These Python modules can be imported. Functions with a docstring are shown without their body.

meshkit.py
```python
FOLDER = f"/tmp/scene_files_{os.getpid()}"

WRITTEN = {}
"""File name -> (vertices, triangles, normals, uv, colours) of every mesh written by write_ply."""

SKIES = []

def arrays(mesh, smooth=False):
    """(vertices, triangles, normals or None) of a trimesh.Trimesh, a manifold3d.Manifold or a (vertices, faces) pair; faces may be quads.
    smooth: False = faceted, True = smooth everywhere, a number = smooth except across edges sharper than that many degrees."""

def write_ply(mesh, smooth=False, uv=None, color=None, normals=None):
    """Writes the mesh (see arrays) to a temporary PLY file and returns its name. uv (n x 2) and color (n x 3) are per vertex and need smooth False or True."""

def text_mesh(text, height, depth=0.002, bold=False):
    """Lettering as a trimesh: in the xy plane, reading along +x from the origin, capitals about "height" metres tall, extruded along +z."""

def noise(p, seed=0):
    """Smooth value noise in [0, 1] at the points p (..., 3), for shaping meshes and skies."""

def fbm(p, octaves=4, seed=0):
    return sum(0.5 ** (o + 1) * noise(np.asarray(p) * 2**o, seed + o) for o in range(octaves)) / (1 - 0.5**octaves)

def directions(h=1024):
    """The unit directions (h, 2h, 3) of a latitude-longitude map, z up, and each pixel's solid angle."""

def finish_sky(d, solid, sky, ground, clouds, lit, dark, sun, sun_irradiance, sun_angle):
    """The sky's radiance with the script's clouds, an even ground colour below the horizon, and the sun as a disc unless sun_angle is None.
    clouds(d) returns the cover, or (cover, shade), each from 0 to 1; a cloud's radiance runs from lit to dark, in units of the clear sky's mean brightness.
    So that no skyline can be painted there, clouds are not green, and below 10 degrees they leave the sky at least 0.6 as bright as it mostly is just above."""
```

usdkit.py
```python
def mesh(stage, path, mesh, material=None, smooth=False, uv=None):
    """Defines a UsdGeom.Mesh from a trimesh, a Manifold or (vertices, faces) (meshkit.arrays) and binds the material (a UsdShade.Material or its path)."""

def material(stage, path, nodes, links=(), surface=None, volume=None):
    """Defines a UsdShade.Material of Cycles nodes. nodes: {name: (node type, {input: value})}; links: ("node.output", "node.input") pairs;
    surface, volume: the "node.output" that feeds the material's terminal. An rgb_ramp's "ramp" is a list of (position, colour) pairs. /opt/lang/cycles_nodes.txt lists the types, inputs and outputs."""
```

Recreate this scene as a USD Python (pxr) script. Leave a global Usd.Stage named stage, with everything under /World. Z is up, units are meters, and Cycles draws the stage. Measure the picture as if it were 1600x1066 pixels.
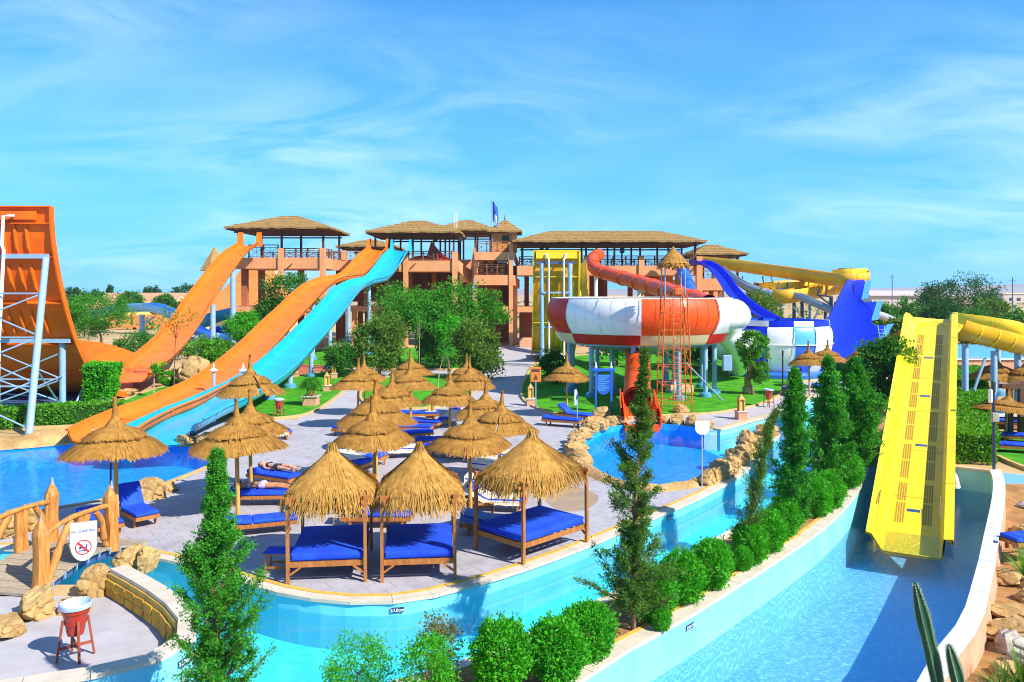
import math, random
import numpy as np, trimesh, usdkit, meshkit
import shapely.geometry as sg
from shapely.ops import unary_union
from pxr import Usd, UsdGeom, UsdLux, UsdShade, Gf, Sdf
stage = Usd.Stage.CreateInMemory()
UsdGeom.SetStageUpAxis(stage, "Z"); UsdGeom.SetStageMetersPerUnit(stage, 1.0)
world = UsdGeom.Xform.Define(stage, "/World"); stage.SetDefaultPrim(world.GetPrim())
UsdGeom.Scope.Define(stage, "/World/Looks")
PI = math.pi
# ---------------------------------------------------------------- camera, sky, sun
F, HZ, EYE = 1244.0, 455.0, 6.6
cam = UsdGeom.Camera.Define(stage, "/World/camera")
cam.AddTranslateOp().Set(Gf.Vec3d(0, 0, EYE)); cam.AddRotateXOp().Set(90.0)
cam.CreateHorizontalApertureAttr(36.0); cam.CreateVerticalApertureAttr(36.0 * 682 / 1024)
cam.CreateFocalLengthAttr(36.0 * F / 1600.0)
cam.CreateVerticalApertureOffsetAttr(-(533.0 - HZ) / 1600.0 * 36.0)
cam.CreateClippingRangeAttr(Gf.Vec2f(0.1, 6000.0))
cam.CreateExposureAttr(0.80)
SUN_EL = math.radians(41.0); SX, SY = 0.82, -0.57
SUN_AZ = math.atan2(SX, SY)
def sky_material():
    nodes = {
        "sky": ("sky_texture", {"sky_type": "single_scattering", "sun_disc": False, "sun_elevation": SUN_EL, "sun_rotation": SUN_AZ, "air_density": 1.0, "aerosol_density": 0.05, "ozone_density": 3.0}),
        "tint": ("mix", {"mix_type": "multiply", "fac": 1.0, "color2": (0.27, 0.84, 1.36)}),
        "tc": ("texture_coordinate", {}), "sep": ("separate_xyz", {}),
        "hz": ("rgb_ramp", {"ramp": [(0.0, (0.9, 0.9, 0.9)), (0.05, (0.80, 0.80, 0.80)), (0.17, (0.50, 0.50, 0.50)), (0.36, (0.22, 0.22, 0.22)), (0.7, (0.04, 0.04, 0.04)), (1.0, (0, 0, 0))]}),
        "pale": ("mix", {"mix_type": "mix", "color2": (1.35, 4.75, 8.2)}),
        "zz": ("math", {"math_type": "add", "value2": 0.22}), "zc": ("math", {"math_type": "maximum", "value2": 0.05}),
        "px": ("math", {"math_type": "divide"}), "py": ("math", {"math_type": "divide"}), "comb": ("combine_xyz", {}),
        "map": ("mapping", {"mapping_type": "point", "scale": (1.2, 2.1, 1.0), "rotation": (0, 0, 0.35), "location": (7.7, 4.4, 0)}),
        "wisp": ("noise_texture", {"scale": 1.25, "detail": 9.0, "roughness": 0.62, "distortion": 0.9}),
        "mapb": ("mapping", {"mapping_type": "point", "scale": (0.5, 0.9, 1.0), "location": (3.9, 1.1, 0)}),
        "big": ("noise_texture", {"scale": 1.0, "detail": 3.0, "roughness": 0.5, "distortion": 0.3}),
        "rw": ("rgb_ramp", {"ramp": [(0.0, (0, 0, 0)), (0.38, (0, 0, 0)), (0.80, (1, 1, 1)), (1.0, (1, 1, 1))]}),
        "rb": ("rgb_ramp", {"ramp": [(0.0, (0, 0, 0)), (0.36, (0, 0, 0)), (0.68, (1, 1, 1)), (1.0, (1, 1, 1))]}),
        "cov": ("math", {"math_type": "multiply"}), "amt": ("math", {"math_type": "multiply", "value2": 0.68}),
        "mixc": ("mix", {"mix_type": "mix", "color2": (7.0, 8.8, 9.8)}),
        "bg": ("background_shader", {"strength": 0.088}),
    }
    links = [("sky.color", "tint.color1"), ("tint.color", "pale.color1"), ("sep.z", "hz.fac"), ("hz.color", "pale.fac"), ("tc.generated", "sep.vector"), ("sep.z", "zz.value1"), ("zz.value", "zc.value1"),
             ("sep.x", "px.value1"), ("zc.value", "px.value2"), ("sep.y", "py.value1"), ("zc.value", "py.value2"),
             ("px.value", "comb.x"), ("py.value", "comb.y"), ("comb.vector", "map.vector"), ("comb.vector", "mapb.vector"),
             ("map.vector", "wisp.vector"), ("mapb.vector", "big.vector"), ("wisp.fac", "rw.fac"), ("big.fac", "rb.fac"),
             ("rw.color", "cov.value1"), ("rb.color", "cov.value2"), ("cov.value", "amt.value1"), ("amt.value", "mixc.fac"),
             ("pale.color", "mixc.color1"), ("mixc.color", "bg.color")]
    return usdkit.material(stage, "/World/Looks/sky_look", nodes, links, surface="bg.background")
dome = UsdLux.DomeLight.Define(stage, "/World/sky"); dome.CreateIntensityAttr(1.0)
UsdShade.MaterialBindingAPI.Apply(dome.GetPrim()).Bind(sky_material())
dome.GetPrim().SetCustomDataByKey("kind", "structure")
sun = UsdLux.DistantLight.Define(stage, "/World/sun")
sun.CreateIntensityAttr(1.25); sun.CreateAngleAttr(0.53); sun.CreateColorAttr(Gf.Vec3f(1.0, 0.94, 0.82))
sun.GetPrim().CreateAttribute("inputs:normalize", Sdf.ValueTypeNames.Bool).Set(True)
sun.AddRotateZOp().Set(math.degrees(math.atan2(SX, -SY))); sun.AddRotateXOp().Set(90.0 - math.degrees(SUN_EL))

# ---------------------------------------------------------------- helpers
def G(x, y, z=0.0):
    Y = F * (EYE - z) / (y - HZ); return np.array([(x - 800) * Y / F, Y, z])
def P(x, y, Y):
    return np.array([(x - 800) * Y / F, Y, EYE - (y - HZ) * Y / F])
def srgb(r, g, b):
    f = lambda u: (u / 255 / 12.92) if u < 10.3 else ((u / 255 + 0.055) / 1.055) ** 2.4
    return (f(r), f(g), f(b))
def dark(c, k): return tuple(x * k for x in c)
LOOK = {}
def pm(name, c1, c2=None, scale=4.0, rough=0.6, bump=0.0, bscale=40.0, detail=5.0, spec=0.5, coat=0.0, stretch=(1, 1, 1), lo=0.35, hi=0.65, island=0.0, metallic=0.0, dirt=None, dscale=1.2, transl=0.0, rvar=0.0, bdist=0.02):
    """a principled material whose colour runs from c1 to c2 by noise, with optional stains, relief, roughness variation and per-piece tone"""
    c2 = c2 or dark(c1, 0.86)
    n = {"geo": ("geometry", {}), "map": ("mapping", {"mapping_type": "point", "scale": stretch}),
         "ns": ("noise_texture", {"scale": scale, "detail": detail, "roughness": 0.6}),
         "rp": ("rgb_ramp", {"ramp": [(0.0, c1), (lo, c1), (hi, c2), (1.0, c2)]}),
         "p": ("principled_bsdf", {"roughness": rough, "specular_ior_level": spec, "coat_weight": coat, "coat_roughness": 0.12, "metallic": metallic})}
    l = [("geo.position", "map.vector"), ("map.vector", "ns.vector"), ("ns.fac", "rp.fac")]
    col = "rp.color"
    if dirt is not None:
        n["dn"] = ("noise_texture", {"scale": dscale, "detail": 8.0, "roughness": 0.7})
        n["dr"] = ("rgb_ramp", {"ramp": [(0.0, (0, 0, 0)), (0.50, (0, 0, 0)), (0.72, (1, 1, 1)), (1.0, (1, 1, 1))]})
        n["dm"] = ("mix", {"mix_type": "mix", "color2": dirt}); n["da"] = ("math", {"math_type": "multiply", "value2": 0.6})
        l += [("map.vector", "dn.vector"), ("dn.fac", "dr.fac"), ("dr.color", "da.value1"), ("da.value", "dm.fac"), (col, "dm.color1")]; col = "dm.color"
    if island:
        n["ir"] = ("map_range", {"from_min": 0.0, "from_max": 1.0, "to_min": 1.0 - island, "to_max": 1.0 + island})
        n["iv"] = ("hsv", {"hue": 0.5, "saturation": 1.0, "fac": 1.0})
        l += [("geo.random_per_island", "ir.value"), ("ir.result", "iv.value"), (col, "iv.color")]; col = "iv.color"
    l.append((col, "p.base_color"))
    if rvar:
        n["rr"] = ("map_range", {"from_min": 0.3, "from_max": 0.7, "to_min": max(0.02, rough - rvar), "to_max": min(1, rough + rvar)})
        l += [("ns.fac", "rr.value"), ("rr.result", "p.roughness")]
    if bump:
        n["bn"] = ("noise_texture", {"scale": bscale, "detail": 6.0, "roughness": 0.65})
        n["bp"] = ("bump", {"strength": bump, "distance": bdist})
        l += [("map.vector", "bn.vector"), ("bn.fac", "bp.height"), ("bp.normal", "p.normal")]
    surf = "p.BSDF"
    if transl:
        n["tr"] = ("translucent_bsdf", {}); n["tv"] = ("hsv", {"hue": 0.49, "saturation": 1.1, "value": 1.5, "fac": 1.0}); n["mx"] = ("mix_closure", {"fac": transl})
        l += [(col, "tv.color"), ("tv.color", "tr.color"), ("p.BSDF", "mx.closure1"), ("tr.BSDF", "mx.closure2")]; surf = "mx.closure"
    LOOK[name] = usdkit.material(stage, "/World/Looks/" + name, n, l, surface=surf)
    return LOOK[name]
def water(name, tint, rough=0.03, bscale=3.0, bump=0.25, fac=1.0, stretch=(1, 1, 1)):
    n = {"geo": ("geometry", {}), "map": ("mapping", {"mapping_type": "point", "scale": stretch}),
         "n1": ("noise_texture", {"scale": bscale, "detail": 3.0, "roughness": 0.55, "distortion": 0.6}),
         "bp": ("bump", {"strength": bump, "distance": 0.05}),
         "fr": ("fresnel", {"IOR": 1.33}), "fm": ("math", {"math_type": "multiply", "value2": fac, "use_clamp": True}),
         "t": ("transparent_bsdf", {"color": tint}), "g": ("glossy_bsdf", {"color": (1, 1, 1), "roughness": rough}),
         "mx": ("mix_closure", {})}
    l = [("geo.position", "map.vector"), ("map.vector", "n1.vector"), ("n1.fac", "bp.height"), ("bp.normal", "fr.normal"), ("bp.normal", "g.normal"), ("fr.fac", "fm.value1"), ("fm.value", "mx.fac"), ("t.BSDF", "mx.closure1"), ("g.BSDF", "mx.closure2")]
    LOOK[name] = usdkit.material(stage, "/World/Looks/" + name, n, l, surface="mx.closure"); return LOOK[name]

used = {}
def uniq(path):
    k = used.get(path, 0); used[path] = k + 1
    return path if k == 0 else f"{path}_{k:03d}"
def tag(prim, label=None, category=None, group=None, kind=None):
    for a, b in (("label", label), ("category", category), ("group", group), ("kind", kind)):
        if b: prim.SetCustomDataByKey(a, b)
def cat(ms):
    ms = [m for m in ms if m is not None and len(m[1])]
    if not ms: return (np.zeros((0, 3)), np.zeros((0, 3), int))
    o, vs, fs = 0, [], []
    for v, f in ms:
        vs.append(v); fs.append(np.asarray(f) + o); o += len(v)
    return np.vstack(vs), np.vstack(fs)
def tm(m): return (np.array(m.vertices), np.array(m.faces))
def mv(m, d=(0, 0, 0), rz=0.0, s=1.0, rx=0.0, ry=0.0):
    v = np.asarray(m[0], float) * np.asarray(s)
    if rx: c, n = math.cos(rx), math.sin(rx); v = v @ np.array([[1, 0, 0], [0, c, n], [0, -n, c]])
    if ry: c, n = math.cos(ry), math.sin(ry); v = v @ np.array([[c, 0, -n], [0, 1, 0], [n, 0, c]])
    if rz: c, n = math.cos(rz), math.sin(rz); v = v @ np.array([[c, n, 0], [-n, c, 0], [0, 0, 1]])
    return (v + np.asarray(d, float), m[1])
BOXF = np.array([[0, 2, 1], [0, 3, 2], [4, 5, 6], [4, 6, 7], [0, 1, 5], [0, 5, 4], [1, 2, 6], [1, 6, 5], [2, 3, 7], [2, 7, 6], [3, 0, 4], [3, 4, 7]])
def box(c, s, rz=0.0):
    x, y, z = np.array(s) / 2.0
    v = np.array([[-x, -y, -z], [x, -y, -z], [x, y, -z], [-x, y, -z], [-x, -y, z], [x, -y, z], [x, y, z], [-x, y, z]])
    return mv((v, BOXF), c, rz)
def bx(x0, x1, y0, y1, z0, z1): return box(((x0 + x1) / 2, (y0 + y1) / 2, (z0 + z1) / 2), (x1 - x0, y1 - y0, z1 - z0))
def rbox(c, s, r=0.02, rz=0.0):
    x, y, z = np.array(s) / 2.0; r = min(r, x * .9, y * .9, z * .9); pts = []
    for i in (-1, 1):
        for j in (-1, 1):
            for k in (-1, 1):
                pts += [[i * x, j * (y - r), k * (z - r)], [i * (x - r), j * y, k * (z - r)], [i * (x - r), j * (y - r), k * z]]
    return mv(tm(trimesh.convex.convex_hull(np.array(pts))), c, rz)
def hexa(b, t):
    return (np.array(list(b) + list(t), float), BOXF)
def beam(p, q, w, h=None, up=(0, 0, 1)):
    p, q = np.asarray(p, float), np.asarray(q, float); h = h or w
    t = (q - p) / (np.linalg.norm(q - p) + 1e-9); s = np.cross(t, up)
    if np.linalg.norm(s) < 1e-3: s = np.cross(t, (0, 1, 0))
    s /= np.linalg.norm(s); u = np.cross(s, t); a, b = s * w / 2, u * h / 2
    return hexa([p - a - b, p + a - b, q + a - b, q - a - b], [p - a + b, p + a + b, q + a + b, q - a + b])
def frames(path):
    p = np.asarray(path, float); t = np.gradient(p, axis=0); t /= np.linalg.norm(t, axis=1, keepdims=True) + 1e-12
    return p, t
def tube(path, r, n=8, cap=True):
    p, t = frames(path); k = len(p)
    s = np.cross(t, np.where(np.abs(t[:, 2:]) < 0.95, [0, 0, 1.0], [1.0, 0, 0])); s /= np.linalg.norm(s, axis=1, keepdims=True) + 1e-12
    for i in range(1, k):
        if s[i] @ s[i - 1] < 0 and abs(t[i, 2]) > .9: s[i] = -s[i]
    u = np.cross(s, t); a = np.arange(n) * 2 * PI / n; r = np.broadcast_to(r, (k,)).astype(float)
    v = p[:, None] + r[:, None, None] * (np.cos(a)[None, :, None] * s[:, None] + np.sin(a)[None, :, None] * u[:, None])
    v = v.reshape(-1, 3); f = gridf(k, n, True)
    if cap:
        v = np.vstack([v, p[:1], p[-1:]]); e = np.arange(n)
        f = np.vstack([f, np.stack([np.full(n, k * n), e, (e + 1) % n], 1), np.stack([np.full(n, k * n + 1), (k - 1) * n + (e + 1) % n, (k - 1) * n + e], 1)])
    return v, f
def gridf(a, b, closed=False):
    i, j = np.meshgrid(np.arange(a - 1), np.arange(b if closed else b - 1), indexing="ij"); i, j = i.ravel(), j.ravel(); j2 = (j + 1) % b
    q = np.stack([i * b + j, i * b + j2, (i + 1) * b + j2, (i + 1) * b + j], 1)
    return np.vstack([q[:, [0, 1, 2]], q[:, [0, 2, 3]]])
def lathe(prof, n=24, a0=0.0, a1=2 * PI):
    full = abs(a1 - a0 - 2 * PI) < 1e-6; a = np.linspace(a0, a1, n, endpoint=not full); pr = np.asarray(prof, float)
    v = np.stack([pr[:, None, 0] * np.cos(a), pr[:, None, 0] * np.sin(a), np.broadcast_to(pr[:, None, 1], (len(pr), n))], -1).reshape(-1, 3)
    return v, gridf(len(pr), n, full)
def cone(p, q, r0, r1, n=10): return tube([p, q], [r0, r1], n)
def sweep(path, sec, closed=True, scale=None, roll=None):
    """a 2D section (side, up) carried along a path, kept level"""
    p, t = frames(path); s = np.cross(t, [0, 0, 1.0]); s /= np.linalg.norm(s, axis=1, keepdims=True) + 1e-12; u = np.cross(s, t)
    sec = np.asarray(sec, float); k = len(p)
    sc = np.ones((k, 2)) if scale is None else np.asarray(scale, float).reshape(k, -1) * np.ones((1, 2))
    if roll is not None:
        c, n_ = np.cos(roll)[:, None], np.sin(roll)[:, None]; s, u = s * c + u * n_, u * c - s * n_
    v = p[:, None] + sec[None, :, 0, None] * sc[:, 0][:, None, None] * s[:, None] + sec[None, :, 1, None] * sc[:, 1][:, None, None] * u[:, None]
    return v.reshape(-1, 3), gridf(k, len(sec), closed)
def thick(sec, d):
    """open polyline -> closed loop with thickness d (outside = below)"""
    sec = np.asarray(sec, float); t = np.gradient(sec, axis=0); t /= np.linalg.norm(t, axis=1, keepdims=True); n = np.stack([t[:, 1], -t[:, 0]], 1)
    return np.vstack([sec, (sec + n * d)[::-1]])
def smooth_path(pts, n=40):
    from scipy.interpolate import CubicSpline, PchipInterpolator
    p = np.asarray(pts, float); d = np.r_[0, np.cumsum(np.linalg.norm(np.diff(p, axis=0), axis=1))]
    return PchipInterpolator(d, p)(np.linspace(0, d[-1], n))
def chaikin(p, it=2, closed=True):
    p = np.asarray(p, float)
    for _ in range(it):
        q = np.roll(p, -1, 0) if closed else p[1:]; a = p if closed else p[:-1]
        m = np.stack([a * .75 + q * .25, a * .25 + q * .75], 1).reshape(-1, p.shape[1])
        p = m if closed else np.vstack([p[:1], m, p[-1:]])
    return p
def sheet(poly, z):
    out = []
    for g in getattr(poly, "geoms", [poly]):
        if g.geom_type != "Polygon" or g.area < 1e-4: continue
        v, f = trimesh.creation.triangulate_polygon(g, engine="earcut")
        v = np.asarray(v); f = np.asarray(f)
        a = v[f]; cr = np.cross(a[:, 1] - a[:, 0], a[:, 2] - a[:, 0]); f = np.where((cr < 0)[:, None], f[:, ::-1], f)
        out.append((np.c_[v, np.full(len(v), z)], f))
    return cat(out)
def prism(poly, z0, z1):
    out = []
    for g in getattr(poly, "geoms", [poly]):
        if g.geom_type != "Polygon" or g.area < 1e-5: continue
        m = trimesh.creation.extrude_polygon(g, z1 - z0, engine="earcut"); m.apply_translation([0, 0, z0]); out.append(tm(m))
    return cat(out)
def resample(p, step):
    p = np.asarray(p, float); d = np.r_[0, np.cumsum(np.linalg.norm(np.diff(p, axis=0), axis=1))]; n = max(1, int(round(d[-1] / step)))
    x = np.linspace(0, d[-1], n + 1); return np.stack([np.interp(x, d, p[:, i]) for i in range(p.shape[1])], 1)

def put(path, mesh, mat, smooth=False):
    m = usdkit.mesh(stage, path, mesh, LOOK[mat] if isinstance(mat, str) else mat, smooth=smooth); return m.GetPrim()
class Thing:
    def __init__(s, name, label=None, category=None, loc=(0, 0, 0), group=None, kind=None, proto=False):
        s.path = uniq("/World/" + name); s.loc = np.asarray(loc, float); s.n = {}
        x = UsdGeom.Xform.Define(stage, s.path); s.prim = x.GetPrim()
        if proto: s.prim.SetSpecifier(Sdf.SpecifierClass)
        else: x.AddTranslateOp().Set(Gf.Vec3d(*map(float, s.loc)))
        tag(s.prim, label, category, group, kind)
    def part(s, name, mesh, mat, smooth=False, under=None, label=None, local=False, kind=None):
        if len(mesh[1]) == 0: return None
        base = s.path if under is None else under
        path = uniq(base + "/" + name)
        v = np.asarray(mesh[0], float)
        pr = put(path, (v if local else v - s.loc, mesh[1]), mat, smooth)
        tag(pr, label, kind=kind); return path
def single(name, mesh, mat, label, category, smooth=False, group=None, kind=None):
    """a thing of one mesh, its origin at its own foot"""
    v = np.asarray(mesh[0], float); c = v.mean(0); c[2] = v[:, 2].min()
    path = uniq("/World/" + name); pr = put(path, (v - c, mesh[1]), mat, smooth)
    UsdGeom.Xformable(pr).AddTranslateOp().Set(Gf.Vec3d(*map(float, c))); tag(pr, label, category, group, kind); return path
def struct(name, mesh, mat, smooth=False, kind="structure"):
    path = uniq("/World/" + name); pr = put(path, mesh, mat, smooth); tag(pr, kind=kind); return path
def dup(proto, name, label, category, loc, rz=0.0, scale=1.0, group=None, tilt=(0.0, 0.0)):
    path = uniq("/World/" + name); x = UsdGeom.Xform.Define(stage, path)
    x.GetPrim().GetReferences().AddInternalReference(proto.path)
    x.AddTranslateOp().Set(Gf.Vec3d(*map(float, loc)))
    x.AddRotateXYZOp().Set(Gf.Vec3f(math.degrees(tilt[0]), math.degrees(tilt[1]), math.degrees(rz)))
    sc = np.broadcast_to(scale, (3,)); x.AddScaleOp().Set(Gf.Vec3f(*map(float, sc)))
    x.GetPrim().SetInstanceable(True); tag(x.GetPrim(), label, category, group); return path

# ---------------------------------------------------------------- materials
pm("paving", (0.44, 0.42, 0.46), (0.36, 0.345, 0.39), scale=2.2, rough=0.75, bump=0.3, bscale=60, island=0.10, dirt=(0.25, 0.225, 0.22), dscale=0.7)
pm("wet_patch", (0.27, 0.20, 0.14), (0.36, 0.26, 0.16), scale=2, rough=0.6)
pm("paving_joint", (0.33, 0.31, 0.31), rough=0.9)
pm("path_paving", (0.42, 0.40, 0.43), (0.34, 0.325, 0.355), scale=1.5, rough=0.8, dirt=(0.30, 0.27, 0.25), dscale=0.5)
pm("brick_paving", (0.42, 0.12, 0.06), (0.34, 0.10, 0.06), scale=6, rough=0.85)
pm("earth", (0.42, 0.22, 0.07), (0.25, 0.115, 0.035), scale=1.8, rough=0.95, bump=0.8, bscale=14, dirt=(0.18, 0.09, 0.03), dscale=3)
pm("sand", (0.50, 0.36, 0.18), (0.40, 0.25, 0.11), scale=0.25, rough=0.95, bump=0.5, bscale=5, dirt=(0.20, 0.19, 0.06), dscale=0.07)
pm("lawn", (0.085, 0.40, 0.014), (0.035, 0.22, 0.007), scale=1.3, rough=0.9, bump=1.0, bscale=28, spec=0.15, dirt=(0.10, 0.24, 0.015), dscale=0.5, bdist=0.06)
pm("kerb", (0.55, 0.38, 0.17), (0.45, 0.29, 0.12), scale=3, rough=0.8)
pm("coping", (0.62, 0.55, 0.45), (0.52, 0.45, 0.36), scale=2.5, rough=0.6, island=0.05, bump=0.2, bscale=50, dirt=(0.48, 0.40, 0.30), dscale=2)
pm("coping_white", (0.66, 0.66, 0.66), (0.55, 0.55, 0.57), scale=2.5, rough=0.55, island=0.05, bump=0.2, bscale=50, dirt=(0.50, 0.48, 0.46), dscale=2)
pm("ochre_edge", (0.66, 0.40, 0.07), (0.52, 0.29, 0.05), scale=5, rough=0.8, bump=0.4, bscale=40)
pm("pool_paint", (0.17, 0.66, 0.82), (0.12, 0.58, 0.77), scale=1.1, rough=0.45, island=0.08, dirt=(0.16, 0.54, 0.68), dscale=0.8, stretch=(1, 1, 0.35))
pm("pool_paint_pale", (0.25, 0.68, 0.80), (0.19, 0.62, 0.76), scale=1.1, rough=0.45, island=0.08, dirt=(0.24, 0.62, 0.70), dscale=0.8, stretch=(1, 1, 0.35))
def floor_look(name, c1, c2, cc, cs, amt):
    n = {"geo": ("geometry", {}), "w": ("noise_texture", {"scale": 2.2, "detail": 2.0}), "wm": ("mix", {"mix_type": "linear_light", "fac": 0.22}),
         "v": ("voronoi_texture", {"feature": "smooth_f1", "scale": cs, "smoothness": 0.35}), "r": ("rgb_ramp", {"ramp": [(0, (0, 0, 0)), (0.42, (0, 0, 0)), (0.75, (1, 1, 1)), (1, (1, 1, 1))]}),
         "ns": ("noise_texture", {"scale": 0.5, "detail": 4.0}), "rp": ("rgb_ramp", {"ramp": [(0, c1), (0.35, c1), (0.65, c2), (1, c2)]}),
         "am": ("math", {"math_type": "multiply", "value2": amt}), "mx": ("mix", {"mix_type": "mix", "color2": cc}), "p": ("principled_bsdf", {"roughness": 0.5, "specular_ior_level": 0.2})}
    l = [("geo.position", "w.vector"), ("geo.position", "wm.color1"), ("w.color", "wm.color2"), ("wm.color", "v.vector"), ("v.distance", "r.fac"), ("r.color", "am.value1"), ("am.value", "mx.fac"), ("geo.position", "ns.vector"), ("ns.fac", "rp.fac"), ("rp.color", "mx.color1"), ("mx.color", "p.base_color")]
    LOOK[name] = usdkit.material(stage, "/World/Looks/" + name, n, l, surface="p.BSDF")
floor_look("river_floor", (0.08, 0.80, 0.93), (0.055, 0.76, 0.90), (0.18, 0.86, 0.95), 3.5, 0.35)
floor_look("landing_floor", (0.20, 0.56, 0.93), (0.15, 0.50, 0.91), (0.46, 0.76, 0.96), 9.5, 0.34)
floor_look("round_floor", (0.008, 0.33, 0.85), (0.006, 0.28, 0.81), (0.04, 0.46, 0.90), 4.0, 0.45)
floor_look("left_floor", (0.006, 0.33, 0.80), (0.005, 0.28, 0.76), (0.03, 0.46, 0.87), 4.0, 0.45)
water("river_water", (0.93, 0.99, 1.0), bscale=2.2, bump=0.05, fac=0.45)
water("landing_water", (0.88, 0.96, 1.0), bscale=9.0, bump=0.22, fac=0.55)
water("round_water", (0.84, 0.95, 1.0), bscale=4.0, bump=0.15, fac=0.35)
water("left_water", (0.80, 0.95, 1.0), bscale=3.6, bump=0.22, fac=0.40)
pm("sandstone", (0.52, 0.345, 0.14), (0.38, 0.225, 0.075), scale=1.6, rough=0.92, bump=1.0, bscale=7, detail=9, dirt=(0.20, 0.105, 0.035), dscale=1.5, bdist=0.07)
pm("greystone", (0.44, 0.40, 0.34), (0.30, 0.26, 0.22), scale=3, rough=0.9, bump=0.8, bscale=12, dirt=(0.20, 0.12, 0.07), dscale=2.5)
pm("redstone", (0.40, 0.17, 0.07), (0.26, 0.10, 0.05), scale=3, rough=0.9, bump=0.8, bscale=12)
pm("pink_render", (0.62, 0.33, 0.21), (0.52, 0.25, 0.15), scale=1.6, rough=0.8, bump=0.3, bscale=30, dirt=(0.42, 0.20, 0.11), dscale=1.5)
pm("yellow_stone", (0.66, 0.36, 0.03), (0.52, 0.24, 0.02), scale=3, rough=0.85, bump=0.5, bscale=18, island=0.12, dirt=(0.30, 0.12, 0.02), dscale=2.5)
pm("straw", (0.74, 0.39, 0.085), (0.48, 0.225, 0.042), scale=6, rough=0.85, island=0.38, spec=0.2, transl=0.12)
pm("straw_pale", (0.77, 0.44, 0.105), (0.50, 0.25, 0.048), scale=6, rough=0.85, island=0.32, spec=0.2, transl=0.10)
pm("straw_dark", (0.36, 0.19, 0.05), (0.24, 0.11, 0.025), scale=6, rough=0.9, island=0.3, spec=0.2)
pm("thatch_roof", (0.58, 0.37, 0.135), (0.28, 0.155, 0.05), scale=3.2, rough=0.9, island=0.12, spec=0.2, bump=1.0, bscale=7, stretch=(2.6, 2.6, 0.5), bdist=0.12, lo=0.3, hi=0.7, dirt=(0.20, 0.11, 0.045), dscale=0.9)
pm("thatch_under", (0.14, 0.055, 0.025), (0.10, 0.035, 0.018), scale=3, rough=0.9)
pm("pole_wood", (0.60, 0.33, 0.08), (0.46, 0.22, 0.045), scale=3, rough=0.6, stretch=(6, 6, 0.5), bump=0.2, bscale=20)
pm("bed_wood", (0.46, 0.18, 0.04), (0.30, 0.10, 0.022), scale=4, rough=0.5, stretch=(4, 4, 0.8), bump=0.15, bscale=30)
pm("log_wood", (0.60, 0.27, 0.055), (0.36, 0.12, 0.02), scale=3.2, rough=0.6, stretch=(5, 5, 0.6), bump=0.5, bscale=10, detail=8)
pm("grey_wood", (0.44, 0.36, 0.26), (0.30, 0.23, 0.16), scale=6, rough=0.85, stretch=(1, 6, 1), bump=0.4, bscale=20, island=0.12)
pm("dark_wood", (0.11, 0.04, 0.02), (0.075, 0.025, 0.014), scale=3, rough=0.7)
pm("rail_wood", (0.22, 0.075, 0.035), (0.15, 0.05, 0.025), scale=3, rough=0.7)
pm("blue_cushion", (0.007, 0.048, 0.55), (0.012, 0.085, 0.70), scale=1.4, rough=0.8, bump=0.6, bscale=6, island=0.05, spec=0.3)
pm("blue_towel", (0.06, 0.16, 0.40), (0.16, 0.26, 0.48), scale=7, rough=0.95, bump=0.8, bscale=12)
pm("white_towel", (0.76, 0.70, 0.58), (0.68, 0.60, 0.46), scale=4, rough=0.95, bump=0.5, bscale=14)
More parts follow.
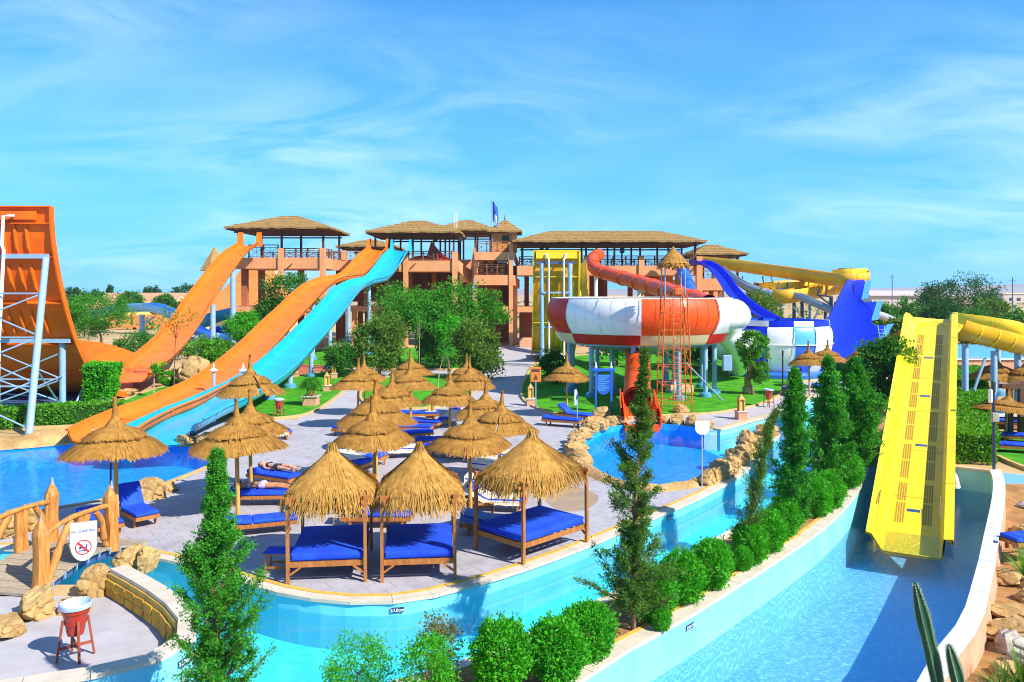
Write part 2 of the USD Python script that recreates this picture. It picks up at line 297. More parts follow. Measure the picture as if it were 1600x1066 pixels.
pm("orange_plastic", (0.86, 0.178, 0.009), (0.76, 0.142, 0.007), scale=0.8, rough=0.5, coat=0.04, spec=0.25, rvar=0.12, dirt=(0.66, 0.16, 0.02), dscale=0.5, stretch=(1, 1, 0.4))
pm("wall_orange", (0.82, 0.15, 0.006), (0.68, 0.11, 0.005), scale=0.8, rough=0.5, coat=0.04, spec=0.25, rvar=0.12, dirt=(0.52, 0.09, 0.012), dscale=0.5, stretch=(1, 1, 0.4))
pm("red_orange", (0.80, 0.085, 0.005), (0.68, 0.062, 0.005), scale=0.8, rough=0.45, coat=0.08, spec=0.3, rvar=0.1, dirt=(0.56, 0.06, 0.01), dscale=0.6)
pm("deep_red", (0.52, 0.015, 0.006), (0.42, 0.012, 0.006), scale=0.8, rough=0.45, coat=0.08, spec=0.25)
pm("cyan_plastic", (0.010, 0.44, 0.72), (0.008, 0.37, 0.65), scale=0.8, rough=0.35, coat=0.25, rvar=0.1, dirt=(0.02, 0.30, 0.55), dscale=0.5)
pm("royal_plastic", (0.003, 0.026, 0.72), (0.003, 0.022, 0.60), scale=0.8, rough=0.5, coat=0.0, spec=0.25)
pm("mid_blue_plastic", (0.02, 0.13, 0.62), (0.018, 0.11, 0.54), scale=0.8, rough=0.35, coat=0.3)
pm("sky_blue_plastic", (0.10, 0.42, 0.74), (0.09, 0.37, 0.68), scale=0.8, rough=0.35, coat=0.3)
pm("yellow_plastic", (0.86, 0.60, 0.008), (0.80, 0.54, 0.006), scale=0.8, rough=0.4, coat=0.2, rvar=0.1, dirt=(0.66, 0.42, 0.01), dscale=0.6)
pm("amber_plastic", (0.78, 0.42, 0.010), (0.70, 0.36, 0.008), scale=0.8, rough=0.4, coat=0.2, dirt=(0.56, 0.30, 0.01), dscale=0.6)
pm("white_plastic", (0.78, 0.79, 0.80), (0.70, 0.71, 0.73), scale=0.8, rough=0.3, coat=0.4)
pm("cream_plastic", (0.66, 0.52, 0.33), (0.58, 0.44, 0.26), scale=0.8, rough=0.4, coat=0.2)
pm("grey_plastic", (0.34, 0.37, 0.45), (0.28, 0.31, 0.40), scale=0.8, rough=0.3, coat=0.3)
pm("rail_grille", (0.40, 0.23, 0.01), rough=0.6)
pm("steel_blue", (0.27, 0.44, 0.66), (0.22, 0.37, 0.58), scale=2, rough=0.45, dirt=(0.18, 0.27, 0.40), dscale=1.5)
pm("steel_pale", (0.25, 0.40, 0.60), (0.20, 0.34, 0.53), scale=2, rough=0.45, dirt=(0.34, 0.36, 0.38), dscale=2)
pm("steel_dark", (0.05, 0.10, 0.26), (0.04, 0.08, 0.20), scale=2, rough=0.5)
pm("footing_blue", (0.05, 0.27, 0.42), (0.04, 0.21, 0.35), scale=3, rough=0.7)
pm("white_paint", (0.80, 0.80, 0.80), (0.74, 0.74, 0.74), scale=2, rough=0.4)
pm("chrome", (0.62, 0.65, 0.70), rough=0.22, metallic=1.0)
pm("black_metal", (0.02, 0.022, 0.025), rough=0.5)
pm("lattice_orange", (0.66, 0.16, 0.015), (0.46, 0.08, 0.012), scale=5, rough=0.5)
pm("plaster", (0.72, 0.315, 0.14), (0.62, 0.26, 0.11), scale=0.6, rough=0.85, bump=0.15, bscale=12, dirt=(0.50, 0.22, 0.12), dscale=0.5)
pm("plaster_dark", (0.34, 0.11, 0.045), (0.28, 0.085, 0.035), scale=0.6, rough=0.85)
pm("plaster_ochre", (0.66, 0.27, 0.07), (0.56, 0.22, 0.055), scale=0.8, rough=0.85)
pm("yellow_wall", (0.72, 0.48, 0.10), (0.62, 0.39, 0.08), scale=0.8, rough=0.85)
pm("cream_wall", (0.72, 0.58, 0.36), (0.62, 0.48, 0.28), scale=0.8, rough=0.85)
pm("roof_tile", (0.60, 0.30, 0.18), (0.48, 0.21, 0.11), scale=2, rough=0.85, bump=0.7, bscale=2.2, stretch=(3, 0.6, 0.6), bdist=0.2)
pm("tent_roof", (0.56, 0.19, 0.035), (0.46, 0.15, 0.03), scale=1, rough=0.85)
pm("dark_opening", (0.03, 0.02, 0.018), rough=0.5)
pm("grey_shed", (0.52, 0.44, 0.42), (0.46, 0.38, 0.36), scale=0.5, rough=0.8)
pm("hill", (0.30, 0.27, 0.30), (0.24, 0.22, 0.27), scale=0.01, rough=1.0)
pm("plain", (0.42, 0.29, 0.18), (0.30, 0.21, 0.13), scale=0.02, rough=1.0, dirt=(0.08, 0.13, 0.04), dscale=0.02)
pm("bark", (0.22, 0.13, 0.07), (0.13, 0.07, 0.04), scale=5, rough=0.95, stretch=(4, 4, 0.7), bump=0.6, bscale=14)
pm("pale_bark", (0.48, 0.38, 0.25), (0.36, 0.27, 0.17), scale=5, rough=0.9, stretch=(4, 4, 0.7))
def leaf(name, c1, c2, scale=1.2, isl=0.35, t=0.3): pm(name, c1, c2, scale=scale, rough=0.6, island=isl, spec=0.25, transl=t)
leaf("leaf_bright", (0.11, 0.62, 0.018), (0.055, 0.44, 0.012), 2.0)
leaf("leaf_hedge", (0.17, 0.52, 0.022), (0.085, 0.36, 0.016), 2.0)
leaf("leaf_conifer", (0.12, 0.56, 0.032), (0.04, 0.32, 0.03), 2.5, 0.4)
leaf("leaf_cypress", (0.12, 0.36, 0.04), (0.14, 0.26, 0.03), 2.5, 0.4)
leaf("leaf_olive", (0.2, 0.38, 0.04), (0.12, 0.26, 0.03), 1.6, 0.4)
leaf("leaf_acacia", (0.11, 0.46, 0.02), (0.055, 0.31, 0.016), 1.0, 0.4)
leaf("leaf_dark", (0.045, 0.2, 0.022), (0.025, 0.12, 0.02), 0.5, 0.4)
leaf("leaf_mid", (0.09, 0.36, 0.03), (0.05, 0.24, 0.022), 0.6, 0.4)
leaf("leaf_dry", (0.34, 0.24, 0.06), (0.2, 0.22, 0.045), 2.0, 0.4)
leaf("leaf_rust", (0.55, 0.22, 0.03), (0.42, 0.2, 0.03), 1.0, 0.4)
leaf("cactus_skin", (0.012, 0.085, 0.035), (0.010, 0.06, 0.03), 3.0, 0.0, 0.0)
pm("cactus_rib", (0.34, 0.40, 0.26), rough=0.8)
pm("skin_tan", (0.52, 0.22, 0.11), (0.46, 0.18, 0.085), scale=6, rough=0.5)
pm("skin_pale", (0.60, 0.32, 0.21), (0.54, 0.27, 0.17), scale=6, rough=0.5)
pm("hair_dark", (0.06, 0.025, 0.012), (0.035, 0.015, 0.01), scale=20, rough=0.6)
pm("swim_dark", (0.02, 0.02, 0.04), rough=0.7)
pm("swim_lilac", (0.50, 0.32, 0.52), (0.60, 0.48, 0.58), scale=20, rough=0.7)
pm("bin_red", (0.42, 0.035, 0.015), (0.34, 0.025, 0.012), scale=3, rough=0.35, coat=0.3)
pm("bin_bag", (0.42, 0.54, 0.70), (0.30, 0.42, 0.60), scale=9, rough=0.5, bump=0.6, bscale=14)
pm("bin_wood", (0.32, 0.07, 0.03), (0.24, 0.05, 0.02), scale=4, rough=0.6)
pm("lantern_stone", (0.60, 0.33, 0.09), (0.50, 0.25, 0.06), scale=5, rough=0.8, bump=0.4, bscale=25)
pm("sign_blue", (0.012, 0.05, 0.28), rough=0.5)
pm("sign_panel_blue", (0.02, 0.09, 0.50), (0.02, 0.12, 0.55), scale=8, rough=0.5)
pm("sign_orange", (0.66, 0.20, 0.03), rough=0.6)
pm("sign_red", (0.56, 0.02, 0.02), rough=0.5)
pm("tie_navy", (0.010, 0.03, 0.11), rough=0.4)
pm("flag_blue", (0.02, 0.08, 0.50), rough=0.8)
# ---------------------------------------------------------------- ground plan (metres)
R_far = [(-16, 20.6), (-11.5, 20.3), (-9.8, 20.1), (-8.89, 19.78), (-7.71, 19.18), (-6.67, 18.45), (-5.56, 17.69), (-4.86, 17.29), (-3.8, 16.92), (-2.72, 16.89), (-1.92, 17.1), (-.59, 18.1), (.62, 19.2), (1.86, 20.5), (3.86, 22.9), (5.67, 25.0), (7.3, 27.2), (8.54, 29.1), (10, 31.9), (11.2, 34.5), (12.29, 36.6)]
ridge_in = [(11.9, 37.1), (11.2, 36.6), (10.2, 35.0), (9.2, 33.2), (8.4, 31.2), (7.1, 28.6), (6.0, 27.3)]
round_near = [(5.0, 26.8), (4.0, 27.1), (3.2, 28.6), (2.85, 30.5), (2.9, 33), (3.2, 35), (3.7, 36.8), (4.3, 38.3), (5.3, 39.4), (6.5, 39.9), (8.3, 39.5), (9.2, 38.5)]
bank = [(9.9, 37.9), (10.3, 38.2), (12.71, 41.05), (15.08, 43.2), (18.4, 49.2), (19.8, 50.7), (27, 55)]
isl_far = [(29, 52), (21, 46.5), (17.6, 42), (14.4, 36.5), (12.1, 31.6), (10.6, 28.3), (8.6, 25.2), (4.7, 20.3), (1.85, 17), (-.3, 14.6), (-1.5, 13.7), (-3, 12.9), (-5, 11.6), (-9, 9.8), (-14, 8.5)]
pen = [(-14, 10.5), (-10, 11.4), (-8.2, 12), (-7.2, 12.4), (-6.2, 12.8), (-5.6, 13.4), (-5.6, 14.3), (-6.1, 15.2), (-7, 16.2), (-8.1, 17.2), (-8.7, 17.7)]
pen_left = [(-9.6, 18), (-11.5, 18), (-16, 18.3)]
R_far_s = chaikin(R_far, 2, False); isl_far_s = chaikin(isl_far, 2, False); bank_s = chaikin(bank, 1, False)
pen_s = chaikin(pen, 2, False); ridge_s = chaikin(ridge_in, 1, False); round_s = chaikin(round_near, 2, False)
river = sg.Polygon(np.vstack([R_far_s, ridge_s, round_s, bank_s, isl_far_s, pen_s, pen_left])).buffer(0)
round_pool = sg.Polygon(np.vstack([[(9.7, 36.2), (9.2, 33.2)], ridge_s[4:], round_s])).buffer(0)
L_left = [(14.68, 31.7), (13.77, 30.75), (12.06, 27.37), (10.03, 24.08), (8.14, 21.49), (6.15, 19.14), (4.7, 17.47), (3.26, 15.82), (1.81, 14.38), (1.11, 13.44), (-.4, 11.6), (-.9, 10.2), (.2, 9.2)]
L_right = [(2.2, 9.0), (4.2, 10), (5.6, 11.7), (6.92, 13.46), (7.41, 14.03), (7.99, 14.77), (8.63, 15.43), (9.37, 16.36), (10.4, 17.89), (11.41, 19.36), (12.51, 21.05), (14.02, 23.32), (15.45, 25.5), (16.61, 27.37), (17.4, 28.8), (17.62, 29.3)]
L_left_s = chaikin(L_left, 2, False); L_right_s = chaikin(L_right, 2, False)
landing = sg.Polygon(np.vstack([L_left_s, L_right_s])).buffer(0)
left_far = [(-34, 28), (-30, 31), (-24, 32.9), (-21.3, 33.3), (-20.07, 34.2), (-18.7, 34.9), (-17.7, 35.2), (-14.8, 34.6), (-12.7, 33.6), (-11.7, 32.4), (-11.4, 31), (-11.6, 29.5), (-11.9, 27.8), (-12.2, 26.4), (-13.0, 25.2), (-14.0, 24.4), (-14.6, 23.4), (-15.2, 21.9), (-17, 21.4), (-34, 21.4)]
left_pool = sg.Polygon(chaikin(left_far, 2))
rock_garden = sg.Polygon(list(L_right_s[4:] + np.array([0.30, -0.10])) + [(17.9, 29.2), (20, 27.5), (60, 27.5), (60, 2), (4.5, 2), (4.0, 8.5)]).buffer(0)
pools = unary_union([river, landing, left_pool, rock_garden])
# far pools on the right (low walls stand above ground there)
terrain = sg.box(-900, -120, 900, 1500).difference(pools)
struct("ground", sheet(terrain, -0.04), "sand")
# rock garden: a lower bank of stony ground right of the landing pool
def rg_z(x, y):
    e = np.clip((27.5 - y) / 3.5, 0, 1); e = e * e * (3 - 2 * e)
    d = np.clip((x - np.interp(y, L_right_s[:, 1], L_right_s[:, 0])) / 9.0, 0, 1)
    return -0.045 - 0.55 * e * (1 - 0.75 * d) + 0.10 * (meshkit.fbm(np.stack([x * .9, y * .9, x * 0], -1), 4, 3) - .5) * e
rows = []
ys = np.linspace(2, 27.45, 110)
for y in ys:
    x0 = np.interp(y, L_right_s[4:, 1], L_right_s[4:, 0]) + 0.33 if y > 10 else 4.3
    rows.append([(x0 + (50 - x0) * t ** 2.2, y) for t in np.linspace(0, 1, 60)])
g_ = np.array(rows).reshape(-1, 2)
struct("rocky_ground", (np.c_[g_, rg_z(g_[:, 0], g_[:, 1])], gridf(110, 60)), "earth", smooth=True)

# lawns and paths
lawn_r = sg.Polygon(chaikin([(2.2, 74), (1.06, 59.9), (.63, 52.3), (.76, 47.5), (1.74, 43.6), (3.19, 41.3), (5.03, 40.9), (8.58, 42.3), (10.89, 42.8), (13.91, 45.6), (16.2, 49.0), (17.74, 52.3), (19.5, 57), (24, 60), (34, 64), (30, 82), (8, 84)], 2))
lawn_l = sg.Polygon(chaikin([(-13.2, 68.4), (-11.47, 56.6), (-10.87, 48.3), (-10.83, 42.6), (-11.88, 41.2), (-13.8, 41), (-16, 45), (-17, 52), (-17.1, 60.8)], 2))
lawn_m = sg.Polygon(chaikin([(-10.6, 62), (-2.5, 62), (-2.4, 56), (-2.9, 47), (-4.6, 44.6), (-7.4, 44.6), (-9.6, 49)], 2))
lawn_f = sg.Polygon(chaikin([(-22.5, 43.5), (-18.2, 43), (-17.7, 48), (-18.9, 56.6), (-23.2, 62), (-24.0, 56), (-23.6, 50)], 2))
lawn_b = sg.Polygon(chaikin([(-11, 67), (-3, 67), (-2.6, 76), (-2, 92), (-24, 92), (-24, 74)], 1))
lawn_g = sg.Polygon(chaikin([(19.3, 26.6), (19, 31), (21, 36.5), (27, 36.5), (40, 34), (46, 26), (30, 25.8), (21, 25.2)], 2)).difference(landing.buffer(0.5)).difference(rock_garden)
lawn_h = sg.Polygon(chaikin([(-31, 38.3), (-24.5, 38.0), (-20.5, 39), (-18.6, 41), (-18.4, 43), (-23, 44), (-31, 46)], 2)).difference(left_pool.buffer(.5))
lawns = [lawn_r, lawn_l, lawn_m, lawn_f, lawn_b, lawn_g, lawn_h]
for lw in lawns:
    struct("lawn", prism(lw.difference(pools), -0.06, 0.05), "lawn")
    ring = lw.buffer(0.16).difference(lw).difference(pools)
    struct("kerb", prism(ring, -0.06, 0.10), "kerb")
allk = unary_union([l.buffer(0.17) for l in lawns])
deck = sg.Polygon([(-17, 21), (-16, 20.45), (-9, 19.6), (-3, 16), (1, 18), (13, 36.6), (9.6, 37.8), (21, 51), (26, 58), (22, 66), (1.2, 66), (2.2, 75), (4, 97), (-3, 97), (-2.4, 76), (-2.2, 66.5), (-11, 66.5), (-13, 72), (-14, 72), (-13, 62), (-11, 40.9), (-13, 40.6), (-17.5, 40), (-14, 36), (-11.2, 35), (-11.2, 30), (-15, 21.8)]).difference(pools.buffer(0.30)).difference(allk)
near_d = deck.intersection(sg.box(-20, 10, 12, 39.5)); far_d = deck.difference(sg.box(-20, 10, 12, 39.5))
pen_floor = sg.Polygon(list(pen_s + 0) + [(-9.4, 17.6), (-11.5, 17.6), (-16, 17.9), (-16, 10.6)]).buffer(-0.34)
paved = sheet(near_d, -0.008)
deck_path = struct("paved_deck", paved, "paving_joint")
struct("paved_path", sheet(far_d, -0.004), "path_paving")
struct("brick_path", sheet(sg.Polygon(chaikin([(-19.5, 62), (-17.2, 61), (-15, 55), (-13.6, 52), (-12, 54), (-12.2, 60), (-14, 66), (-16, 72), (-20, 72)], 1)).difference(allk).difference(deck), -0.012), "brick_paving")
def tiles(poly, sx, sy, rot, origin):
    c, s = math.cos(rot), math.sin(rot); out = []
    b = poly.bounds; R = 45
    import shapely.prepared as pp
    inner = pp.prep(poly)
    for i in range(-int(R / sx), int(R / sx)):
        for j in range(-int(R / sy), int(R / sy)):
            u = (i + 0.5 * (j % 2)) * sx; v = j * sy; x = origin[0] + c * u - s * v; y = origin[1] + s * u + c * v
            if not (b[0] - 1 < x < b[2] + 1 and b[1] - 1 < y < b[3] + 1): continue
            q = [(origin[0] + c * (u + du) - s * (v + dv), origin[1] + s * (u + du) + c * (v + dv)) for du, dv in ((0.004, .004), (sx - .004, .004), (sx - .004, sy - .004), (.004, sy - .004))]
            pg = sg.Polygon(q)
            if inner.contains(pg): out.append((y, np.array(q)))
            elif inner.intersects(pg):
                w = pg.intersection(poly)
                if w.geom_type == "Polygon" and w.area > 0.01: out.append((y, np.array(w.exterior.coords)[:-1]))
    return sorted(out, key=lambda t: t[0])
rt = random.Random(4)
def tile_mesh(q):
    n = len(q); z = rt.uniform(-0.002, 0.002)
    if n == 4:
        return (np.vstack([np.c_[q, np.full(4, -.02)], np.c_[q, np.full(4, z)]]), BOXF[2:])
    return prism(sg.Polygon(q).buffer(0), -0.02, z)
tl = tiles(near_d, 0.6, 0.4, 0.62, (0, 25))
for k, (y, q) in enumerate(tl[:290]):
    put(uniq(deck_path + "/paver"), tile_mesh(q), "paving")
rest = put(deck_path + "/more_pavers", cat([tile_mesh(q) for y, q in tl[290:]]), "paving"); tag(rest, kind="stuff")
pf = struct("terrace_floor", sheet(pen_floor, -0.016), "path_paving")

# pool walls made of painted panels, with coping stones on top
def wall(name, label, line, ztop, zbot, water_left, panel, mat, cop, cmat, ochre=0.12, cstep=0.9, thick_=0.16, cat_="wall", overhang=0.05, outer=None):
    """line: the water's edge; water_left: the water lies left of the line's direction"""
    t = Thing(name, label, cat_, (float(line[len(line) // 2][0]), float(line[len(line) // 2][1]), zbot))
    p = resample(line, panel); d = np.gradient(p, axis=0); d /= np.linalg.norm(d, axis=1, keepdims=True)
    n = np.stack([-d[:, 1], d[:, 0]], 1) * (1 if water_left else -1)     # towards the water
    for i in range(len(p) - 1):
        a, b, na, nb = p[i], p[i + 1], n[i], n[i + 1]; e = rt.uniform(0, 0.002)
        q = [a + na * e, b + nb * e, b - nb * thick_, a - na * thick_]
        t.part("wall_panel", hexa([(*x, zbot) for x in q], [(*x, ztop - .07) for x in q]), mat)
    p = resample(line, cstep); d = np.gradient(p, axis=0); d /= np.linalg.norm(d, axis=1, keepdims=True); n = np.stack([-d[:, 1], d[:, 0]], 1) * (1 if water_left else -1)
    for i in range(len(p) - 1):
        u = (p[i + 1] - p[i]) / np.linalg.norm(p[i + 1] - p[i]) * 0.004; e = rt.uniform(0, 0.004)
        a, b = p[i] + u, p[i + 1] - u
        q = [a + n[i] * overhang, b + n[i + 1] * overhang, b - n[i + 1] * cop, a - n[i] * cop]
        m = hexa([(*x, ztop - .07) for x in q], [(*(x * 1.0), ztop + e) for x in q])
        t.part("coping_stone", m, cmat)
        if ochre:
            q = [a - n[i] * (cop + .002), b - n[i + 1] * (cop + .002), b - n[i + 1] * (cop + ochre), a - n[i] * (cop + ochre)]
            t.part("edge_stone", hexa([(*x, ztop - .09) for x in q], [(*x, ztop + .012 + e) for x in q]), "ochre_edge")
    return t
cut = lambda line, a, b: np.array([q for q in resample(line, .1) if a(q) and b(q)])
wall("river_wall", "pale turquoise curving river wall below the sun deck with cabanas", resample(R_far_s, .1), 0.02, -1.1, False, 0.55, "pool_paint", 0.24, "coping", 0.13)
wall("river_wall", "pale turquoise river wall below the path by the bowl slide lawn", resample(bank_s, .1), 0.02, -1.1, False, 0.8, "pool_paint_pale", 0.24, "coping", 0.1)
wall("planter_wall", "hidden turquoise wall on the river side of the shrub planter strip", resample(isl_far_s, .1), 0.0, -1.1, False, 1.6, "pool_paint", 0.2, "coping", 0, cstep=1.4)
wall("landing_pool_wall", "pale turquoise wall between shrub planter strip and landing pool", resample(L_left_s, .1), 0.02, -2.0, True, 0.7, "pool_paint_pale", 0.27, "coping", 0.10, cstep=1.1)
wall("landing_pool_wall", "broad white capped wall along the rocky ground beside landing pool", resample(L_right_s, .1), 0.06, -2.0, True, 0.9, "pool_paint_pale", 0.30, "coping_white", 0, cstep=1.15)
wall("landing_pool_wall", "short shaded blue back wall of landing pool below the box hedge", resample([L_right_s[-1], L_left_s[0]], .1), 0.0, -2.0, True, 0.9, "pool_paint_pale", 0.2, "coping", 0.06)
# outer render of the right wall
p_ = resample(L_right_s[3:], .5); d_ = np.gradient(p_, axis=0); d_ /= np.linalg.norm(d_, axis=1, keepdims=True); n_ = np.stack([d_[:, 1], -d_[:, 0]], 1)
o0, o1 = p_ + n_ * .17, p_ + n_ * .27
k_ = len(p_); vv = np.stack([np.c_[o0, np.full(k_, -.02)], np.c_[o1, np.full(k_, -.02)], np.c_[o1 + n_ * .10, np.full(k_, -.85)], np.c_[o0, np.full(k_, -.85)]], 1).reshape(-1, 3)
single("retaining_wall", (vv, gridf(k_, 4, True)), "pink_render", "pink rendered outer face of landing pool wall above the rocks", "wall")
lp = resample(chaikin(left_far, 2), .1)
wall("left_pool_wall", "low rim of the large blue splash pool by the bridge", np.vstack([lp, lp[:1]]), 0.0, -1.05, False, 1.0, "left_floor", 0.12, "kerb", 0, cstep=1.0)
struct("river_floor", sheet(river.difference(round_pool), -1.04), "river_floor")
struct("round_pool_floor", sheet(round_pool, -1.036), "round_floor")
struct("landing_pool_floor", sheet(landing, -1.92), "landing_floor")
struct("splash_pool_floor", sheet(left_pool, -1.0), "left_floor")
struct("river_water", sheet(river.difference(round_pool), -0.30), "river_water")
struct("round_pool_water", sheet(round_pool, -0.30), "round_water")
struct("landing_pool_water", sheet(landing, -0.86), "landing_water")
struct("splash_pool_water", sheet(left_pool, -0.12), "left_water")
# round pool sides
t = Thing("round_pool_wall", "blue inner side of the round pool below its ring of rocks", "wall", (6, 33, -1.04))
rp_ = resample(np.vstack([ridge_s, round_s]), .6); d_ = np.gradient(rp_, axis=0); d_ /= np.linalg.norm(d_, axis=1, keepdims=True); n_ = np.stack([d_[:, 1], -d_[:, 0]], 1)
n_ = -n_
for i in range(len(rp_) - 1):
    q = [rp_[i], rp_[i + 1], rp_[i + 1] - n_[i + 1] * -.15, rp_[i] - n_[i] * -.15]
    t.part("wall_panel", hexa([(*x, -1.04) for x in q], [(*x, -.03) for x in q]), "round_floor")
# shrub planter strip soil
strip = sg.Polygon(np.vstack([isl_far_s, [(-14, 7)], [(0, 8.3)], L_left_s[::-1], [(15.5, 33), (19, 40), (24, 46)]])).buffer(0).difference(landing.buffer(.38)).difference(river.buffer(.2))
vs, fs = sheet(strip, 0.0)
struct("planter_soil", (vs + [0, 0, -0.012], fs), "earth")
# ---------------------------------------------------------------- parasols, cabanas, loungers
def blades(p0, p1, w0, w1, pm_=None, up=(0, 0, 1.0)):
    """straws: flat tapered strips from p0 to p1 (through pm_)"""
    d = p1 - p0; s = np.cross(d, up); s /= np.linalg.norm(s, axis=1, keepdims=True) + 1e-9; n = len(p0)
    w0, w1 = np.broadcast_to(w0, (n,))[:, None], np.broadcast_to(w1, (n,))[:, None]
    if pm_ is None:
        v = np.stack([p0 - s * w0 / 2, p0 + s * w0 / 2, p1 + s * w1 / 2, p1 - s * w1 / 2], 1).reshape(-1, 3); b = np.arange(n)[:, None] * 4
        return v, np.vstack([b + [0, 1, 2], b + [0, 2, 3]])
    v = np.stack([p0 - s * w0 / 2, p0 + s * w0 / 2, pm_ + s * (w0 + w1) / 4, pm_ - s * (w0 + w1) / 4, p1 + s * w1 / 2, p1 - s * w1 / 2], 1).reshape(-1, 3); b = np.arange(n)[:, None] * 6
    return v, np.vstack([b + [0, 1, 2], b + [0, 2, 3], b + [3, 2, 4], b + [3, 4, 5]])
def polar(a, r, z): return np.stack([r * np.cos(a), r * np.sin(a), z], 1)
def parasol_model(seed, gaps=(), R=1.27, bare=1.0):
    rs = np.random.RandomState(seed); t = Thing("parasol_model", proto=True)
    lean = rs.uniform(-.02, .02, 2)
    t.part("pole", tube([(0, 0, 0), (lean[0] * .5, lean[1], 1.3), (lean[0], lean[1], 2.62)], [.062, .056, .05], 10), "pole_wood", smooth=40)
    zl = lambda r: 2.56 - 0.56 * np.clip(r / 1.27, 0, 1.2) ** 1.2
    zu = lambda r: 2.68 - 0.46 * np.clip(r / 1.27, 0, 1.2) ** 1.05
    for k in range(8):
        a = k * PI / 4 + .2
        t.part("rib", beam((.05 * math.cos(a), .05 * math.sin(a), 2.48), (1.14 * math.cos(a), 1.14 * math.sin(a), zl(np.array(1.14)) - .05), .035, .03), "pole_wood")
    def angles(n):
        a = rs.uniform(0, 2 * PI, n); keep = np.ones(n, bool)
        for g0, g1 in gaps: keep &= ~((a > g0) & (a < g1))
        return a[keep]
    def tier(n, r0, r1, e0, e1, zf, w, zr, dr=0.03):
        a = angles(n); m = len(a); ra = rs.uniform(r0, r1, m); rb = rs.uniform(e0, e1, m) * (1 + 0.05 * np.sin(a * 3 + seed)) ; rb = np.where(rs.rand(m) < .06, rb + .07, rb)
        z = rs.uniform(0, zr, m)
        a2 = a + rs.normal(0, .03, m)
        return blades(polar(a, ra, zf(ra) + z), polar(a2, rb, zf(rb) + z * .6 - dr - rs.uniform(0, .05, m)), w * 1.2, w, polar((a + a2) / 2, (ra + rb) / 2, zf((ra + rb) / 2) + z * .8 + .012))
    def shell(r1, zf, dz):
        out = []; r = np.linspace(.05, r1, 6); cuts = sorted(gaps); edges = [0.0]
        for g0, g1 in cuts: edges += [g0, g1]
        edges.append(2 * PI)
        for i in range(0, len(edges), 2):
            out.append(lathe(np.stack([r, zf(r) + dz], 1), max(3, int((edges[i + 1] - edges[i]) * 5)), edges[i], edges[i + 1]))
        return cat(out)
    t.part("lower_thatch", cat([shell(1.12, zl, -.005), tier(2600, .2, .9, 1.08, 1.30, zl, .024, .05)]), "straw")
    t.part("upper_thatch", cat([shell(.68, zu, 0.0), tier(1500, .08, .45, .62, .80, zu, .023, .05)]), "straw")
    n = 380; a = rs.uniform(0, 2 * PI, n); rb = rs.uniform(.08, .30, n); top = rs.uniform(3.05, 3.36, n)
    sp = blades(polar(a, rb, zu(rb) + .03), polar(a, rs.uniform(.01, .04, n), top), .03, .015, polar(a, .05 + rb * .16, 2.86 + 0 * a))
    n = 60; a = rs.uniform(0, 2 * PI, n); fl = blades(polar(a, np.full(n, .02), np.full(n, 3.22)), polar(a, rs.uniform(.03, .08, n), rs.uniform(3.32, 3.42, n)), .02, .015)
    t.part("spire", cat([lathe([(.27, 2.57), (.15, 2.70), (.085, 2.86), (.055, 3.05), (.035, 3.24)], 14), sp, fl]), "straw")
    return t
parasols = [parasol_model(1), parasol_model(2, gaps=((1.1, 1.22),)), parasol_model(3, gaps=((4.0, 4.09), (2.2, 2.27)))] + [parasol_model(7, gaps=((2.35, 2.75), (3.0, 3.2))), parasol_model(8, gaps=((5.3, 5.5),), R=1.4), parasol_model(9, gaps=((0.9, 1.3), (2.0, 2.15)))]
PARASOLS = [  # px x, Y, model, scale, label
    (735, 23.8, 0, 1.0, "straw parasol right behind the gap between the middle and right cabana"),
    (586, 24.2, 1, 1.0, "straw parasol rising between and behind the two left cabanas"),
    (779, 27.4, 2, 0.97, "front straw parasol of the overlapping pair beside the open path"),
    (757, 30.4, 0, 0.97, "rear straw parasol of the overlapping pair beside the open path"),
    (702, 33.2, 1, 1.0, "straw parasol with a clear bare pole before the middle lawn"),
    (611, 32.6, 2, 1.0, "straw parasol behind the stack over the blue loungers"),
    (588, 27.6, 0, 1.03, "three tiered straw parasol hidden half behind the one by the left cabanas"),
    (558, 38.5, 1, 1.0, "straw parasol at left edge of the cluster above tree shade"),
    (570, 42.5, 2, 0.97, "straw parasol farthest left under the bushy grey green tree"),
    (642, 38.0, 0, 1.0, "straw parasol over the corner of the middle lawn"),
    (643, 43.8, 1, 1.0, "straw parasol behind another right before the thin pale tree trunk"),
    (729, 42.0, 2, 1.0, "straw parasol farthest back against the willowy tree"),
    (736, 38.2, 0, 1.0, "straw parasol beside the shaded path entrance"),
    (393, 34.0, 4, 1.12, "pale wide straw parasol in front of the blue slide"),
    (393, 25.6, 1, 1.0, "straw parasol behind the sunbathers' parasol by the splash pool"),
    (372, 23.4, 3, 1.04, "gappy straw parasol over the two sunbathers"),
    (183, 22.4, 5, 1.10, "leaning straw parasol at the bridge beside the splash pool"),
    (886, 42.0, 2, 0.97, "lone flat straw parasol over the double blue bed"),
    (1265, 50.0, 0, 1.0, "reddish straw parasol on the path beyond the river"),
    (1291, 54.0, 1, 1.0, "straw parasol right before the blue and white bowl"),
    (1350, 55.0, 2, 1.0, "straw parasol peeking out left of the leafy trees before the blue wall"),
    (1556, 41.0, 0, 1.05, "straw parasol right of the long box hedge"),
    (1606, 40.0, 1, 1.05, "straw parasol cut by the right picture edge"),
    (1580, 68.0, 2, 1.0, "small far straw parasol behind the yellow trough"),
]
rp = random.Random(11)
